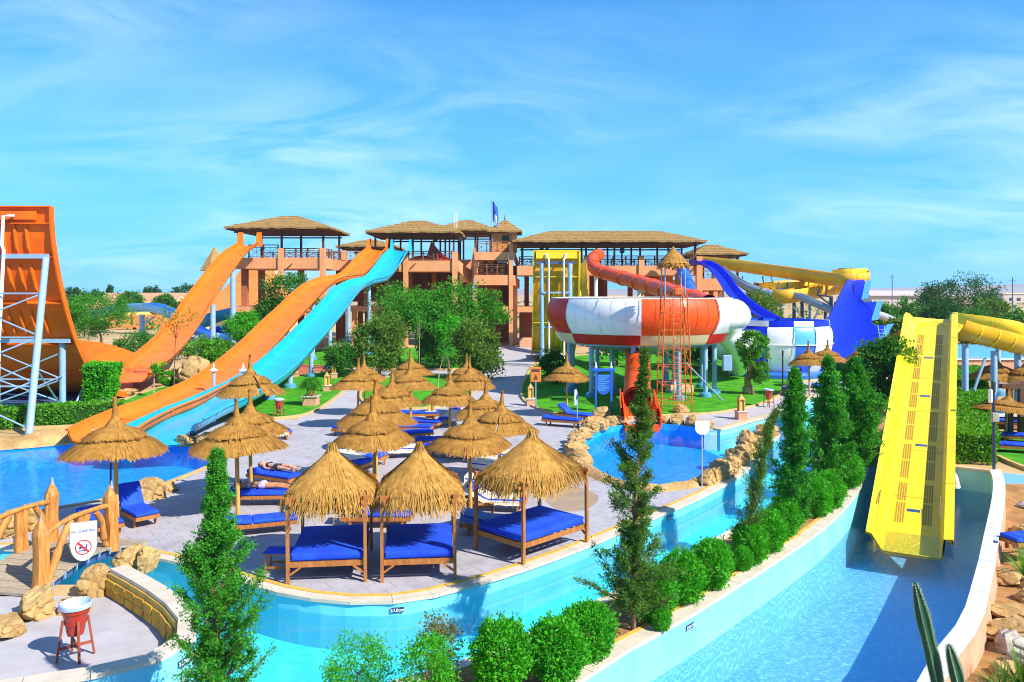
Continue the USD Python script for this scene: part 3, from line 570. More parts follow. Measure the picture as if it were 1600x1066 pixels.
for i, (px, Y, k, s, lab) in enumerate(PARASOLS):
    dup(parasols[k], "straw_parasol", lab, "parasol", ((px - 800) * Y / F, Y, 0), 0.0 if k > 2 else rp.uniform(0, 6), (s * rp.uniform(.95, 1.06), s * rp.uniform(.95, 1.06), s * rp.uniform(.96, 1.03)), "straw parasols on the sun deck", (rp.uniform(-.03, .03), rp.uniform(-.03, .03)))
dup(parasols[2], "straw_parasol", "low battered straw parasol beside the far pool strip", "parasol", (*G(1570, 690)[:2], -.1), 1.0, (1.1, 1.1, .72), "straw parasols on the sun deck", (.06, .1))

def cabana_model(seed):
    rs = np.random.RandomState(seed); t = Thing("cabana_model", proto=True); W, D = .87, 1.12
    for sx in (-1, 1):
        for sy in (-1, 1):
            dx, dy = rs.uniform(-.02, .02, 2)
            t.part("post", hexa([(sx * W + a * .038, sy * D + b * .038, 0) for a, b in ((-1, -1), (1, -1), (1, 1), (-1, 1))], [(sx * W + dx + a * .036, sy * D + dy + b * .036, 1.96) for a, b in ((-1, -1), (1, -1), (1, 1), (-1, 1))]), "bed_wood")
    for y in (-D, D): t.part("roof_beam", box((0, y - .06 * np.sign(y), 1.90), (2 * W + .24, .05, .08)), "bed_wood")
    for x in (-W, W): t.part("roof_beam", box((x - .06 * np.sign(x), 0, 1.82), (.05, 2 * D + .24, .08)), "bed_wood")
    for sx, sy in ((-1, -1), (1, -1), (1, 1), (-1, 1)): t.part("rafter", beam((sx * (W + .02), sy * (D + .02), 1.80), (0, 0, 2.62), .05), "bed_wood")
    for y in (-D + .04, D - .04): t.part("bed_rail", box((0, y, .43), (2 * W - .08, .04, .12)), "bed_wood")
    for x in (-W + .04, W - .04): t.part("bed_rail", box((x, 0, .43), (.04, 2 * D - .16, .12)), "bed_wood")
    for k in range(9): t.part("slat", box((0, -D + .2 + k * .24, .465), (2 * W - .12, .09, .02)), "bed_wood")
    for sx in (-1, 1): t.part("brace", beam((sx * (W - .04), -D, .22), (sx * (W - .28), -D, .38), .05, .04), "bed_wood")
    m = rbox((0, -.02, .59), (2 * W - .10, 2 * D - .10, .20), .05); t.part("mattress", m, "blue_cushion", smooth=50)
    def loop_tube(w2, d2, z, r=.012):
        q = [(-w2, -d2, z), (w2, -d2, z), (w2, d2, z), (-w2, d2, z), (-w2, -d2, z)]; return cat([tube([q[i], q[i + 1]], r, 6) for i in range(4)])
    t.part("piping", loop_tube(W - .055, D - .055, .655), "blue_cushion"); t.part("piping", loop_tube(W - .055, D - .055, .525), "blue_cushion")
    zf = lambda r: 2.80 - 0.92 * np.clip(r, 0, 2) ** 0.86
    ex, ey = W + .10, D + .10
    def rect(a):
        c, s = np.cos(a), np.sin(a); k = 1 / np.maximum(np.abs(c) / ex, np.abs(s) / ey); rnd = 1 / np.sqrt((c / ex) ** 2 + (s / ey) ** 2) * 1.12
        k = np.minimum(k, rnd); return c * k, s * k
    def layer(n, r0, r1, ln, w):
        a = rs.uniform(0, 2 * PI, n); ra = rs.uniform(r0, r1, n); rb = np.minimum(ra + rs.uniform(*ln, n), rs.uniform(1.04, 1.24, n))
        x, y = rect(a); a2 = a + rs.normal(0, .07, n); x2, y2 = rect(a2)
        up = rs.uniform(0, .10, n); f = lambda r, x, y, dz: np.stack([x * r, y * r, zf(r) + dz], 1)
        hang = np.clip(rb - .95, 0, 1) * rs.uniform(.2, 1.2, n)
        rm = (ra + rb) / 2
        pe = f(rb, x2, y2, up * .4 - hang); pe[:, :2] *= (1 - .12 * np.clip(hang, 0, 1))[:, None]
        return blades(f(ra, x, y, up), pe, w * 1.2, w * .7, f(rm, (x + x2) / 2, (y + y2) / 2, up + .015))
    r = np.linspace(.02, 1.0, 8); a = np.linspace(0, 2 * PI, 40, endpoint=False); x, y = rect(a)
    sh = (np.stack([np.outer(r, x), np.outer(r, y), np.broadcast_to(zf(r)[:, None], (8, 40))], -1).reshape(-1, 3), gridf(8, 40, True))
    t.part("roof_thatch", cat([sh, layer(2200, .0, .35, (.3, .55), .026), layer(4600, .2, .85, (.25, .6), .023), layer(2800, .6, .97, (.2, .45), .020)]), "straw_pale")
    n = 160; a = rs.uniform(0, 2 * PI, n)
    t.part("roof_tuft", cat([lathe([(.26, 2.60), (.14, 2.72), (.08, 2.82), (.05, 2.90)], 10), blades(polar(a, rs.uniform(.12, .3, n), np.full(n, 2.58)), polar(a + rs.normal(0, .3, n), rs.uniform(.02, .10, n), rs.uniform(2.82, 2.98, n)), .03, .015)]), "straw_pale")
    return t
cabs = [cabana_model(s) for s in (21, 22, 23)]
for (pa, pb, k, lab, flip) in ((G(450, 914), G(571, 909), 0, "left thatched cabana bed nearest the bridge end of the deck", 0), (G(597, 910), G(711, 906), 1, "middle thatched cabana bed facing the river above depth sign", 0)):
    c = (pa + pb) / 2; d = pb - pa; ang = math.atan2(d[1], d[0]); s = np.linalg.norm(d) / (2 * .87)
    dup(cabs[k], "cabana", lab, "cabana", c + np.array([-math.sin(ang), math.cos(ang), 0]) * 1.12 * 1.0, ang, (s, 1.0, 1.0), "thatched cabana beds at the river edge")
pa, pb = G(816, 884), G(918, 848); d = pb - pa; ang = math.atan2(d[1], d[0]); c = (pa + pb) / 2 + np.array([-math.sin(ang), math.cos(ang), 0]) * .84
dup(cabs[2], "cabana", "right thatched cabana bed turned towards the round pool", "cabana", c, ang + PI / 2, (.97, 1.07, 1.02), "thatched cabana beds at the river edge")

def lounger_model(back, towel=None, wide=.66):
    """along x: head at -x, foot at +x"""
    t = Thing("lounger_model", proto=True); w = wide / 2
    for s in (-1, 1): t.part("side_rail", box((0, s * (w - .02), .27), (1.94, .04, .10)), "bed_wood")
    for x in (-.95, .95): t.part("end_rail", box((x, 0, .27), (.04, wide - .085, .10)), "bed_wood")
    for x in (-.72, .74):
        for s in (-1, 1): t.part("leg", box((x, s * (w - .045), .12), (.07, .05, .24)), "bed_wood")
    for k in range(6): t.part("slat", box((-.1 + k * .18, 0, .30), (.10, wide - .09, .02)), "bed_wood")
    mat = "blue_cushion"
    t.part("seat_cushion", rbox((.38, 0, .375), (1.16, wide - .02, .11), .03), mat, smooth=50)
    for x in (.0, .38, .76): t.part("seam", box((x, 0, .432), (.016, wide - .07, .012)), mat)
    a = math.radians(back); c, s = math.cos(a), math.sin(a); L = .76
    bk = mv(rbox((-L / 2, 0, .055), (L, wide - .02, .11), .03), (-.21, 0, .32), 0, 1, 0, a)
    t.part("back_cushion", bk, mat, smooth=50)
    t.part("back_frame", mv(box((-L / 2, 0, -.02), (L - .02, wide - .1, .03)), (-.21, 0, .32), 0, 1, 0, a), "bed_wood")
    if back > 10:
        for sg_ in (-1, 1): t.part("back_prop", beam((-.21 - .5 * c, sg_ * (w - .1), .32 + .5 * s - .03), (-.80, sg_ * (w - .1), .29), .03), "bed_wood")
    if towel:
        rs = np.random.RandomState(3)
        def cloth(x0, x1, z0, z1, ov):
            nx, ny = 14, 11; X, Y = np.meshgrid(np.linspace(x0, x1, nx), np.linspace(-w - ov, w + ov, ny), indexing="ij"); Z = np.interp(X, [x0, x1], [z0, z1]) + .012 + .03 * (meshkit.noise(np.stack([X * 5, Y * 5, X * 0], -1), 5) - .4)
            ed = np.clip(np.abs(Y) - w + .02, 0, 1); Z = Z - ed * 3.2; Y = np.clip(Y, -w - .015, w + .015)
            return (np.stack([X, Y, Z], -1).reshape(-1, 3), gridf(nx, ny))
        t.part("towel", cat([cloth(-.21, .80, .435, .435, .05), cloth(-.21 - L * c, -.21, .32 + L * s + .11 * c, .44, .05)]), towel, smooth=60)
    return t
LG = {"flat": lounger_model(4), "up": lounger_model(38), "steep": lounger_model(58), "white": lounger_model(5, "white_towel"), "white_up": lounger_model(32, "white_towel"), "blue_towel": lounger_model(14, "blue_towel")}
def lounge(kind, head, foot, lab, z=0.0):
    h, f = G(*head), G(*foot); c = (h + f) / 2; a = math.atan2(f[1] - h[1], f[0] - h[0])
    return dup(LG[kind], "sun_lounger", lab, "sun lounger", (c[0], c[1], z), a, 1.0, "wooden sun loungers with blue cushions")
LOUNGERS = [
    ("steep", (186, 800), (238, 828), "blue lounger with upright back beside the bridge post and parasol"),
    ("flat", (128, 812), (184, 846), "blue lounger half hidden behind the no jumping bridge rail"),
    ("flat", (395, 752), (462, 762), "blue lounger carrying the pale woman in dark bikini"),
    ("flat", (372, 788), (438, 787), "blue lounger carrying the tanned woman in lilac swimsuit"),
    ("flat", (366, 836), (446, 828), "blue lounger left of the left cabana behind the conifer"),
    ("up", (548, 822), (632, 822), "blue lounger with raised back seen between left cabanas"),
    ("up", (552, 806), (640, 806), "second blue lounger behind the raised one between left cabanas"),
    ("white", (588, 716), (652, 713), "cream towelled lounger under the parasol behind the left cabanas"),
    ("white", (586, 702), (648, 700), "cream towelled lounger behind its twin left of the middle parasols"),
    ("flat", (634, 656), (678, 655), "short blue lounger farthest back along the middle lawn kerb"),
    ("flat", (632, 668), (686, 671), "blue lounger second from the middle lawn kerb"),
    ("flat", (618, 677), (668, 678), "blue lounger third from the middle lawn kerb"),
    ("flat", (620, 690), (664, 686), "blue lounger nearest of the row by the middle lawn"),
    ("flat", (528, 682), (562, 672), "blue lounger at the left edge of the parasol cluster"),
    ("flat", (600, 722), (548, 742), "blue lounger in deep shade behind left cabana roof"),
    ("white_up", (718, 655), (690, 668), "cream lounger with raised back beside the bare pole"),
    ("white", (742, 722), (806, 724), "cream flat lounger topmost of the towelled row at right parasol"),
    ("white", (744, 740), (804, 742), "lounger heaped with a white towel by the right parasol"),
    ("white", (738, 766), (808, 768), "long cream lounger beside the dark open side of another"),
    ("white_up", (738, 795), (808, 798), "cream lounger with raised back next to the little table"),
    ("blue_towel", (728, 832), (822, 834), "lounger with crumpled blue grey towel left of the right cabana"),
    ("flat", (852, 664), (905, 668), "front half of the double blue bed under lone parasol"),
    ("up", (872, 655), (922, 660), "rear half of double blue bed with raised pillow end"),
    ("white", (394, 690), (446, 686), "cream lounger beside the parasol at blue slide foot"),
    ("white_up", (536, 724), (562, 736), "cream lounger with raised back left behind left cabana roof"),
    ("flat", (1228, 616), (1252, 622), "dark blue lounger on the path left of the reddish parasol"),
    ("flat", (1272, 610), (1300, 617), "dark blue lounger right of the reddish parasol pole"),
    ("flat", (672, 712), (722, 716), "blue lounger in shade behind the right hand parasol"),
    ("flat", (664, 700), (712, 698), "blue lounger between the two rows behind middle cabana"),
]
for k, h, f, lab in LOUNGERS: lounge(k, h, f, lab)
lounge("steep", (1650, 842), (1598, 846), "bright blue lounger at right edge above the rocks", -.25)
# small table with ashtray; stool table beside left cabana
def table(px, lab, mat, s=.5, h=.42, cloth=None):
    c = G(*px); t = Thing("side_table", lab, "table", c)
    t.part("tabletop", box((c[0], c[1], h), (s, s * .8, .035)), mat)
    for i in (-1, 1):
        for j in (-1, 1): t.part("leg", box((c[0] + i * (s / 2 - .04), c[1] + j * (s * .4 - .04), h / 2 - .01), (.045, .045, h - .02)), mat)
    for j in (-1, 1): t.part("stretcher", box((c[0], c[1] + j * (s * .4 - .04), .14), (s - .13, .03, .05)), mat)
    if cloth: t.part("cloth", box((c[0], c[1], h + .027), (s + .02, s * .8 + .02, .02)), cloth)
    return c
c = table((758, 812), "small wooden side table with an ashtray by the cream loungers", "bed_wood")
single("ashtray", mv(lathe([(0, 0), (.06, 0), (.075, .035), (.06, .035), (.05, .012), (0, .012)], 14), (c[0] + .05, c[1], .438)), "redstone", "brown ashtray on the small wooden side table", "ashtray", smooth=40)
table((436, 892), "low stool table with folded blue towel left of left cabana", "bed_wood", .6, .46, "blue_cushion")
# stone wooden pair of garden chairs and bench table by the far lawn
def garden_chair(px, lab, rz):
    c = G(*px); t = Thing("garden_chair", lab, "chair", c, "wooden garden chairs on the far lawn"); L = lambda m: mv(m, c, rz)
    t.part("seat", L(box((0, 0, .42), (.55, .55, .06))), "pole_wood"); t.part("backrest", L(box((-.27, 0, .75), (.06, .55, .5))), "pole_wood")
    for i in (-1, 1):
        for j in (-1, 1): t.part("leg", L(box((i * .24, j * .24, .195), (.06, .06, .39))), "pole_wood")
        t.part("armrest", L(box((0.02, i * .26, .62), (.5, .05, .05))), "pole_wood")
garden_chair((1141, 588), "left wooden garden chair under the bowl slide's blue pillars", .3)
garden_chair((1155, 588), "right wooden garden chair beside the shaped topiary tree", 2.6)

# ---------------------------------------------------------------- people
import manifold3d as m3
def sphere_at(p, r): return m3.Manifold.sphere(r, 14).translate(list(map(float, p)))
def body(bones, edge=.035):
    man = None
    for (a, ra, b, rb) in bones:
        h = m3.Manifold.batch_hull([sphere_at(a, ra), sphere_at(b, rb)]); man = h if man is None else man + h
    man = man.refine_to_length(edge); me = man.to_mesh()
    t = trimesh.Trimesh(me.vert_properties[:, :3], me.tri_verts, process=True)
    trimesh.smoothing.filter_taubin(t, .5, .53, 8); return tm(t)
def hand(p, d, s, side, up):
    """palm with four bent fingers of unequal length and a thumb"""
    d = np.asarray(d, float); d /= np.linalg.norm(d); side = np.asarray(side, float); out = [(p, .030 * s, p + d * .075 * s, .032 * s)]
    for k, ln in enumerate((.062, .075, .070, .055)):
        o = p + d * .085 * s + side * (k - 1.5) * .019 * s; m = o + d * ln * .55 * s; e = m + d * ln * .45 * s - np.asarray(up) * .014 * s
        out += [(o - d * .015 * s, .0095 * s, m, .0088 * s), (m, .0088 * s, e, .0078 * s)]
    th = p + d * .02 * s - side * .026 * s
    out += [(th, .012 * s, th + d * .035 * s - side * .025 * s, .0105 * s), (th + d * .035 * s - side * .025 * s, .0105 * s, th + d * .062 * s - side * .028 * s, .009 * s)]
    return out
def lying(label, head, foot, prone, skin, suit, lift=.43, bikini=True):
    h, f = G(*head), G(*foot); c = (h + f) / 2; a = math.atan2(f[1] - h[1], f[0] - h[0])
    t = Thing("person", label, "person", (c[0], c[1], lift)); A = np.array
    Z = .10; B = []
    sh, hip = -.42, .08                     # along x: head at -x
    B += [(A([sh, -.10, Z]), .085, A([sh, .10, Z]), .085), (A([sh, 0, Z + .005]), .105, A([-.20, 0, Z]), .095), (A([sh + .1, -.06, Z]), .09, A([sh + .1, .06, Z]), .09), (A([-.20, 0, Z]), .095, A([hip, 0, Z]), .11), (A([hip, -.075, Z]), .10, A([hip, .075, Z]), .10), (A([sh - .04, 0, Z]), .055, A([sh - .14, 0, Z + .01]), .05)]
    head_c = A([sh - .235, 0, Z + .02]); B += [(head_c, .092, head_c + A([.06, 0, .02 if not prone else -.01]), .066), (head_c + A([-.03, 0, 0]), .095, head_c, .092)]
    face = 1 if not prone else 0
    if face:
        B += [(head_c + A([.01, 0, .085]), .016, head_c + A([.035, 0, .100]), .015), (head_c + A([.068, -.015, .066]), .010, head_c + A([.068, .015, .066]), .010)]
        for s in (-1, 1): B += [(head_c + A([0, s * .088, .0]), .018, head_c + A([.02, s * .09, -.005]), .015)]
        B += [(A([sh + .13, s * .075, Z + .06]), .062, A([sh + .16, s * .08, Z + .05]), .058) for s in (-1, 1)]
    else:
        B += [(A([hip + .05, s * .075, Z + .045]), .095, A([hip - .02, s * .07, Z + .03]), .085) for s in (-1, 1)]
    for s in (-1, 1):
        kn = A([hip + .45, s * (.10 + (.04 if s > 0 else 0)), Z + (.05 if face and s > 0 else 0.0)]); an = A([hip + .86, s * .12, Z - .03])
        B += [(A([hip, s * .085, Z]), .092, kn, .058), (kn, .056, A([hip + .58, s * .11, Z + .005]), .054), (A([hip + .58, s * .11, Z + .005]), .054, an, .036)]
        toe = an + (A([.05, s * .03, .16]) if face else A([.16, s * .03, -.03])); B += [(an, .038, toe, .026)]
        if face: el, wr = A([sh + .22, s * .27, Z - .03]), A([sh + .44, s * .24, Z - .03])
        else: el, wr = A([sh - .17, s * .26, Z - .04]), A([sh - .30, s * .08, Z - .05])
        B += [(A([sh, s * .16, Z]), .056, el, .040), (el, .040, wr, .028)]
        dv = wr - el; dv /= np.linalg.norm(dv); B += hand(wr + dv * .02, dv, 1.0, np.cross([0, 0, 1.0], dv) * s, (0, 0, 1))
    m = body(B, .03); L = lambda q: mv(q, (c[0], c[1], lift), a)
    t.part("body", L(m), skin, smooth=True)
    hr = body([(head_c + A([-.05, 0, -.01 if face else .03]), .095, head_c + A([-.01, 0, -.02 if face else .035]), .100), (head_c + A([-.06, -.05, -.03]), .06, head_c + A([.03, -.09, -.05]), .045), (head_c + A([-.06, .05, -.03]), .06, head_c + A([.03, .09, -.05]), .045)], .03)
    t.part("hair", L(hr), "hair_dark", smooth=True)
    if face:
        for s in (-1, 1): t.part("eye", L(mv(tm(trimesh.creation.icosphere(1, .012)), head_c + A([-.012, s * .034, .088]))), "swim_dark")
    v, fcs = m
    def cut_out(x0, x1, w=.26, k=1.05):
        cc = v[fcs].mean(1); keep = (cc[:, 0] > x0) & (cc[:, 0] < x1) & (np.abs(cc[:, 1]) < w); q = fcs[keep]
        ctr = A([0, 0, Z]); vv = v.copy(); d = vv - ctr * A([0, 0, 1]); nn = trimesh.Trimesh(v, fcs, process=False).vertex_normals
        q2, inv = np.unique(q, return_inverse=True); return ((v + nn * .006)[q2], inv.reshape(q.shape))
    t.part("swimsuit_bottom", L(cut_out(hip - .07, hip + .16)), suit, smooth=True)
    t.part("swimsuit_top", L(cut_out(sh + .10, sh + .20, .17)), suit, smooth=True)
lying("woman in dark bikini lying on her back on a blue lounger", (400, 748), (462, 758), False, "skin_pale", "swim_dark")
lying("tanned woman in lilac swimsuit lying face down on a blue lounger", (374, 784), (436, 785), True, "skin_tan", "swim_lilac")
# ---------------------------------------------------------------- water slides
def u_section(w, h, lip=.14, r=.35):
    a = w / 2; return [(-a - lip, h - .02), (-a - lip * .5, h + .01), (-a, h), (-a + .05, h * .55), (-a + r * .45, h * .2), (-a + r, .04), (0, 0), (a - r, .04), (a - r * .45, h * .2), (a - .05, h * .55), (a, h), (a + lip * .5, h + .01), (a + lip, h - .02)]
def half_pipe(r, a=1.05, n=13): return [(r * math.sin(t), r - r * math.cos(t)) for t in np.linspace(-PI / 2 * a, PI / 2 * a, n)]
def chute(t, pts, sec, mat, length=4.0, n=60, d=.05, flange=.07, scale=None, name="chute_section", fmat=None):
    p = smooth_path(pts, n); s = np.r_[0, np.cumsum(np.linalg.norm(np.diff(p, axis=0), axis=1))]; k = max(1, int(round(s[-1] / length)))
    sec = np.asarray(sec, float); sc = np.ones(n) if scale is None else np.interp(np.linspace(0, 1, n), np.linspace(0, 1, len(scale)), scale)
    ids = [int(np.argmin(np.abs(s - q * s[-1] / k))) for q in range(k + 1)]
    for i in range(k):
        a, b = ids[i], ids[i + 1] + 1
        if b - a < 2: continue
        q = p[a:b].copy()
        if len(q) == 2: q = np.array([q[0], (q[0] + q[1]) / 2, q[1]]); scq = np.array([sc[a], (sc[a] + sc[b - 1]) / 2, sc[b - 1]])
        else: scq = sc[a:b]
        t.part(name, sweep(q, thick(sec, d), True, np.stack([scq, np.ones(len(q))], 1)), mat, smooth=40)
    if flange:
        for i in ids[1:-1]:
            q = np.array([p[i] - (p[min(i + 1, n - 1)] - p[i - 1]) / np.linalg.norm(p[min(i + 1, n - 1)] - p[i - 1]) * .05, p[i], p[i] + (p[min(i + 1, n - 1)] - p[i - 1]) / np.linalg.norm(p[min(i + 1, n - 1)] - p[i - 1]) * .05])
            t.part("flange", sweep(q, thick(np.asarray(sec) * [1.0, 1.0] - [0, d], flange), True, np.stack([np.full(3, sc[i]), np.ones(3)], 1)), fmat or mat)
    return p
def pillar(t, x, y, ztop, r=.16, mat="steel_blue", foot=True, arm=0.0, armdir=(1, 0), collar=False):
    t.part("support_post", tube([(x, y, 0), (x, y, ztop)], r, 12), mat, smooth=40)
    if foot: t.part("footing", cat([lathe([(0, .34), (.34, .30), (.42, .05), (.42, -.05)], 14)]) if False else mv(lathe([(.001, .34), (r + .12, .34), (r + .22, .26), (r + .26, .02), (r + .26, -.1)], 14), (x, y, 0)), "footing_blue", smooth=30)
    if collar: t.part("collar", mv(lathe([(r, 1.9), (r + .13, 1.9), (r + .13, 1.98), (r, 1.98)], 12), (x, y, 0)), mat)
    if arm:
        ax, ay = armdir
        t.part("bracket", beam((x, y, ztop - .9), (x + ax * arm, y + ay * arm, ztop), .09), mat); t.part("bracket", beam((x, y, ztop - .05), (x + ax * arm, y + ay * arm, ztop + .02), .09), mat)
# long orange chute into the half pipe
t = Thing("slide", "long straight orange slide running from left pavilion into the half pipe", "water slide", (-28, 70, 0))
pts = [P(392, 384, 94), P(386, 388, 92), P(372, 397, 89.5), P(348, 425, 84), P(324, 458, 78.5), P(287, 515, 68), P(255, 553, 60), P(226, 578, 55), P(196, 598, 51)]
chute(t, pts, u_section(2.5, .62), "orange_plastic", 4.2, 70, scale=[.8, .95, 1, 1, 1, 1, 1.05, 1.1])
for s in (-1, 1): t.part("entry_fin", hexa([(*(pts[0][:2] + [s * 1.1 + a, b]), pts[0][2] - .1) for a, b in ((-.12, -1.6), (.12, -1.6), (.12, .5), (-.12, .5))], [(*(pts[0][:2] + [s * 1.1 + a, b]), pts[0][2] + c) for a, b, c in ((-.1, -.9, 1.5), (.1, -.9, 1.5), (.1, .3, 1.6), (-.1, .3, 1.6))]), "orange_plastic")
x, y = P(364, 500, 88)[:2]; pillar(t, x, y, 10.1, .30, arm=1.6, armdir=(-.9, -.3))
x, y = P(336, 500, 76)[:2]; pillar(t, x - .2, y, 5.3, .25)
x, y = P(307, 500, 66)[:2]; pillar(t, x, y, 2.9, .2)
# orange and blue humped chutes into the splash pool
t = Thing("slide", "humped orange slide left of the blue one, ending in the splash pool", "water slide", (-18, 60, 0))
pts = [P(592, 391, 95), P(588, 395, 93), P(580, 402, 91), P(562, 424, 86.5), P(545, 437, 83.5), P(520, 441, 80.5), P(492, 455, 76.5), P(450, 497, 68), P(400, 550, 57.5), P(365, 583, 51), P(325, 612, 45.5), P(275, 637, 41), P(220, 659, 38), P(176, 681, 35), P(160, 692, 34)]
po = chute(t, pts, u_section(2.5, .60), "orange_plastic", 3.9, 90, scale=[.8, 1, 1, 1, 1, 1, 1, 1, 1, 1.02, 1.05, 1.1, 1.1])
for s in (-1, 1): t.part("entry_fin", hexa([(*(pts[0][:2] + [s * 1.1 + a, b]), pts[0][2] - .1) for a, b in ((-.12, -1.6), (.12, -1.6), (.12, .5), (-.12, .5))], [(*(pts[0][:2] + [s * 1.1 + a, b]), pts[0][2] + c) for a, b, c in ((-.1, -.9, 1.3), (.1, -.9, 1.3), (.1, .3, 1.4), (-.1, .3, 1.4))]), "orange_plastic")
for k in (28, 40, 52, 62): pillar(t, po[k][0] - .1, po[k][1], po[k][2] - .12, .17)
t = Thing("slide", "humped bright blue slide ending in the splash pool beside orange one", "water slide", (-15, 60, 0))
pts = [P(628, 392, 95), P(624, 396, 93), P(617, 404, 91), P(602, 426, 86.5), P(588, 440, 83.5), P(565, 446, 80.5), P(542, 460, 76.5), P(512, 497, 68), P(466, 548, 57.5), P(432, 582, 51), P(393, 611, 45.5), P(345, 637, 41), P(297, 659, 38), P(253, 683, 35), P(243, 698, 33.6)]
pb_ = chute(t, pts, u_section(2.5, .60), "cyan_plastic", 3.9, 90, scale=[.8, 1, 1, 1, 1, 1, 1, 1, 1, 1.02, 1.05, 1.1, 1.1])
for s in (-1, 1): t.part("entry_fin", hexa([(*(pts[0][:2] + [s * 1.1 + a, b]), pts[0][2] - .1) for a, b in ((-.12, -1.6), (.12, -1.6), (.12, .5), (-.12, .5))], [(*(pts[0][:2] + [s * 1.1 + a, b]), pts[0][2] + c) for a, b, c in ((-.1, -.9, 1.3), (.1, -.9, 1.3), (.1, .3, 1.4), (-.1, .3, 1.4))]), "cyan_plastic")
for k, c in ((20, 0), (28, 1), (40, 1), (50, 0), (60, 0), (68, 0)): pillar(t, pb_[k][0] + .2, pb_[k][1], pb_[k][2] - .12, .19, arm=.9 if k < 45 else 0, armdir=(-1, .1), collar=bool(c))
# the tall orange half pipe with its steel frame
t = Thing("halfpipe", "tall orange half pipe wall with pale steel frame at left edge", "water slide", (-27, 46, 0))
prof = smooth_path([(0, 42.0, 11.05), (0, 42.06, 10.0), (0, 42.35, 8.5), (0, 43.2, 6.1), (0, 44.35, 3.9), (0, 45.5, 2.45), (0, 46.6, 1.5), (0, 48.3, .62), (0, 50.5, .25), (0, 53, .35), (0, 56, .9), (0, 58.5, 1.8), (0, 60.5, 2.9)], 60)[:, 1:]
xr = np.interp(prof[:, 0], [42, 50, 54, 61], [-24.25, -24.25, -25.6, -28.4]); xl = np.full(60, -36.0)
tn = np.gradient(prof, axis=0); tn /= np.linalg.norm(tn, axis=1, keepdims=True); nb = np.stack([tn[:, 1], -tn[:, 0]], 1)     # towards the back (-y, -z)
def shell_rows(i0, i1, xa, xb, d=.07, m=14):
    X = np.linspace(0, 1, m); f = []
    for o in (0, 1):
        pr = prof[i0:i1] + nb[i0:i1] * d * o
        f.append(np.stack([xa[i0:i1, None] * (1 - X) + xb[i0:i1, None] * X, np.broadcast_to(pr[:, :1], (i1 - i0, m)), np.broadcast_to(pr[:, 1:], (i1 - i0, m))], -1))
    for q in f: q[:, :, 2] -= np.clip((q[:, :, 1] - 54) / 6.5, 0, 1) * np.clip((q[:, :, 0] + 33.5) / 5.2, 0, 1.1) ** 2 * 1.15
    loop = np.concatenate([f[0], f[1][:, ::-1]], 1); return loop.reshape(-1, 3), gridf(i1 - i0, 2 * m, True)
cuts = [0, 6, 12, 18, 23, 30, 40, 50, 59]
nb = -nb if nb[5, 0] > 0 else nb
for a, b in zip(cuts[:-1], cuts[1:]): t.part("wall_section", shell_rows(a, b + 1, xl, xr), "wall_orange", smooth=40)
for i in (0, 2, 6, 12, 18, 23):
    y, z = prof[i]; ny, nz = nb[i]; q = lambda o, e: (y + ny * o + tn[i, 0] * e, z + nz * o + tn[i, 1] * e)
    t.part("flange", hexa([(-36, *q(.07, -.04)), (xr[i], *q(.07, -.04)), (xr[i], *q(.07, .04)), (-36, *q(.07, .04))], [(-36, *q(.30, -.03)), (xr[i], *q(.30, -.03)), (xr[i], *q(.30, .03)), (-36, *q(.30, .03))]), "wall_orange")
e = []
pr0, pr1 = prof[:40] + nb[:40] * -.02, prof[:40] + nb[:40] * .32
loop = np.stack([np.c_[xr[:40] + .0, pr0], np.c_[xr[:40] + .09, pr0], np.c_[xr[:40] + .09, pr1], np.c_[xr[:40] + .0, pr1]], 1); t.part("edge_flange", (loop.reshape(-1, 3), gridf(40, 4, True)), "wall_orange")
for (i0, i1) in ((2, 6), (7, 11), (13, 17)):
    for xx in np.arange(-25.6, -36, -.62):
        pr = prof[i0:i1 + 1]; nn = nb[i0:i1 + 1]; k = len(pr); ht = np.full(k, .20); ht[0] = ht[-1] = .07; wd = np.full(k, .07)
        loop = np.stack([np.c_[np.full(k, xx - .09), pr + nn * .07], np.c_[xx - wd * .5, pr + nn * ht[:, None]], np.c_[xx + wd * .5, pr + nn * ht[:, None]], np.c_[np.full(k, xx + .09), pr + nn * .07]], 1)
        t.part("stiffener", (loop.reshape(-1, 3), gridf(k, 4, True)), "wall_orange")
t.part("top_gutter", bx(-36, -25.0, 41.72, 41.92, 10.35, 10.80), "wall_orange")
S = lambda a, b, r=.042, m="steel_pale": t.part("brace", tube([a, b], r, 8), m, smooth=40)
base, top = np.array([-22.15, 36.5, 0]), np.array([-24.35, 41.6, 8.3])
t.part("support_post", tube([base, top], .165, 14), "steel_pale", smooth=40)
b2, t2 = base + [-5.2, 0, 0], top + [-5.2, 0, 0]; t.part("support_post", tube([b2, t2], .165, 14), "steel_pale", smooth=40)
for s in (-24.95, -28.6): t.part("support_post", tube([(s, 44.2, 0), (s, 44.2, 3.75)], .17, 12), "steel_pale", smooth=40)
t.part("cross_beam", box((-29, 41.55, 8.42), (9.6, .16, .24)), "steel_pale"); t.part("cross_beam", box((-29.6, 43.95, 3.85), (10.4, .16, .22)), "steel_pale")
t.part("catwalk", bx(-36, -26.5, 41.15, 41.45, 8.50, 8.62), "steel_dark")
L = lambda k: base + (top - base) * k; L2 = lambda k: b2 + (t2 - b2) * k
for k in (.25, .52, .78): S(L(k), L2(k))
for k in (.03, .27, .53): S(L(k), L2(k + .25)); S(L2(k), L(k + .25))
for z0, z1 in ((.4, 1.7), (1.7, 3.2)):
    S((-24.95, 44.2, z0), (-28.6, 44.2, z1)); S((-28.6, 44.2, z0), (-24.95, 44.2, z1))
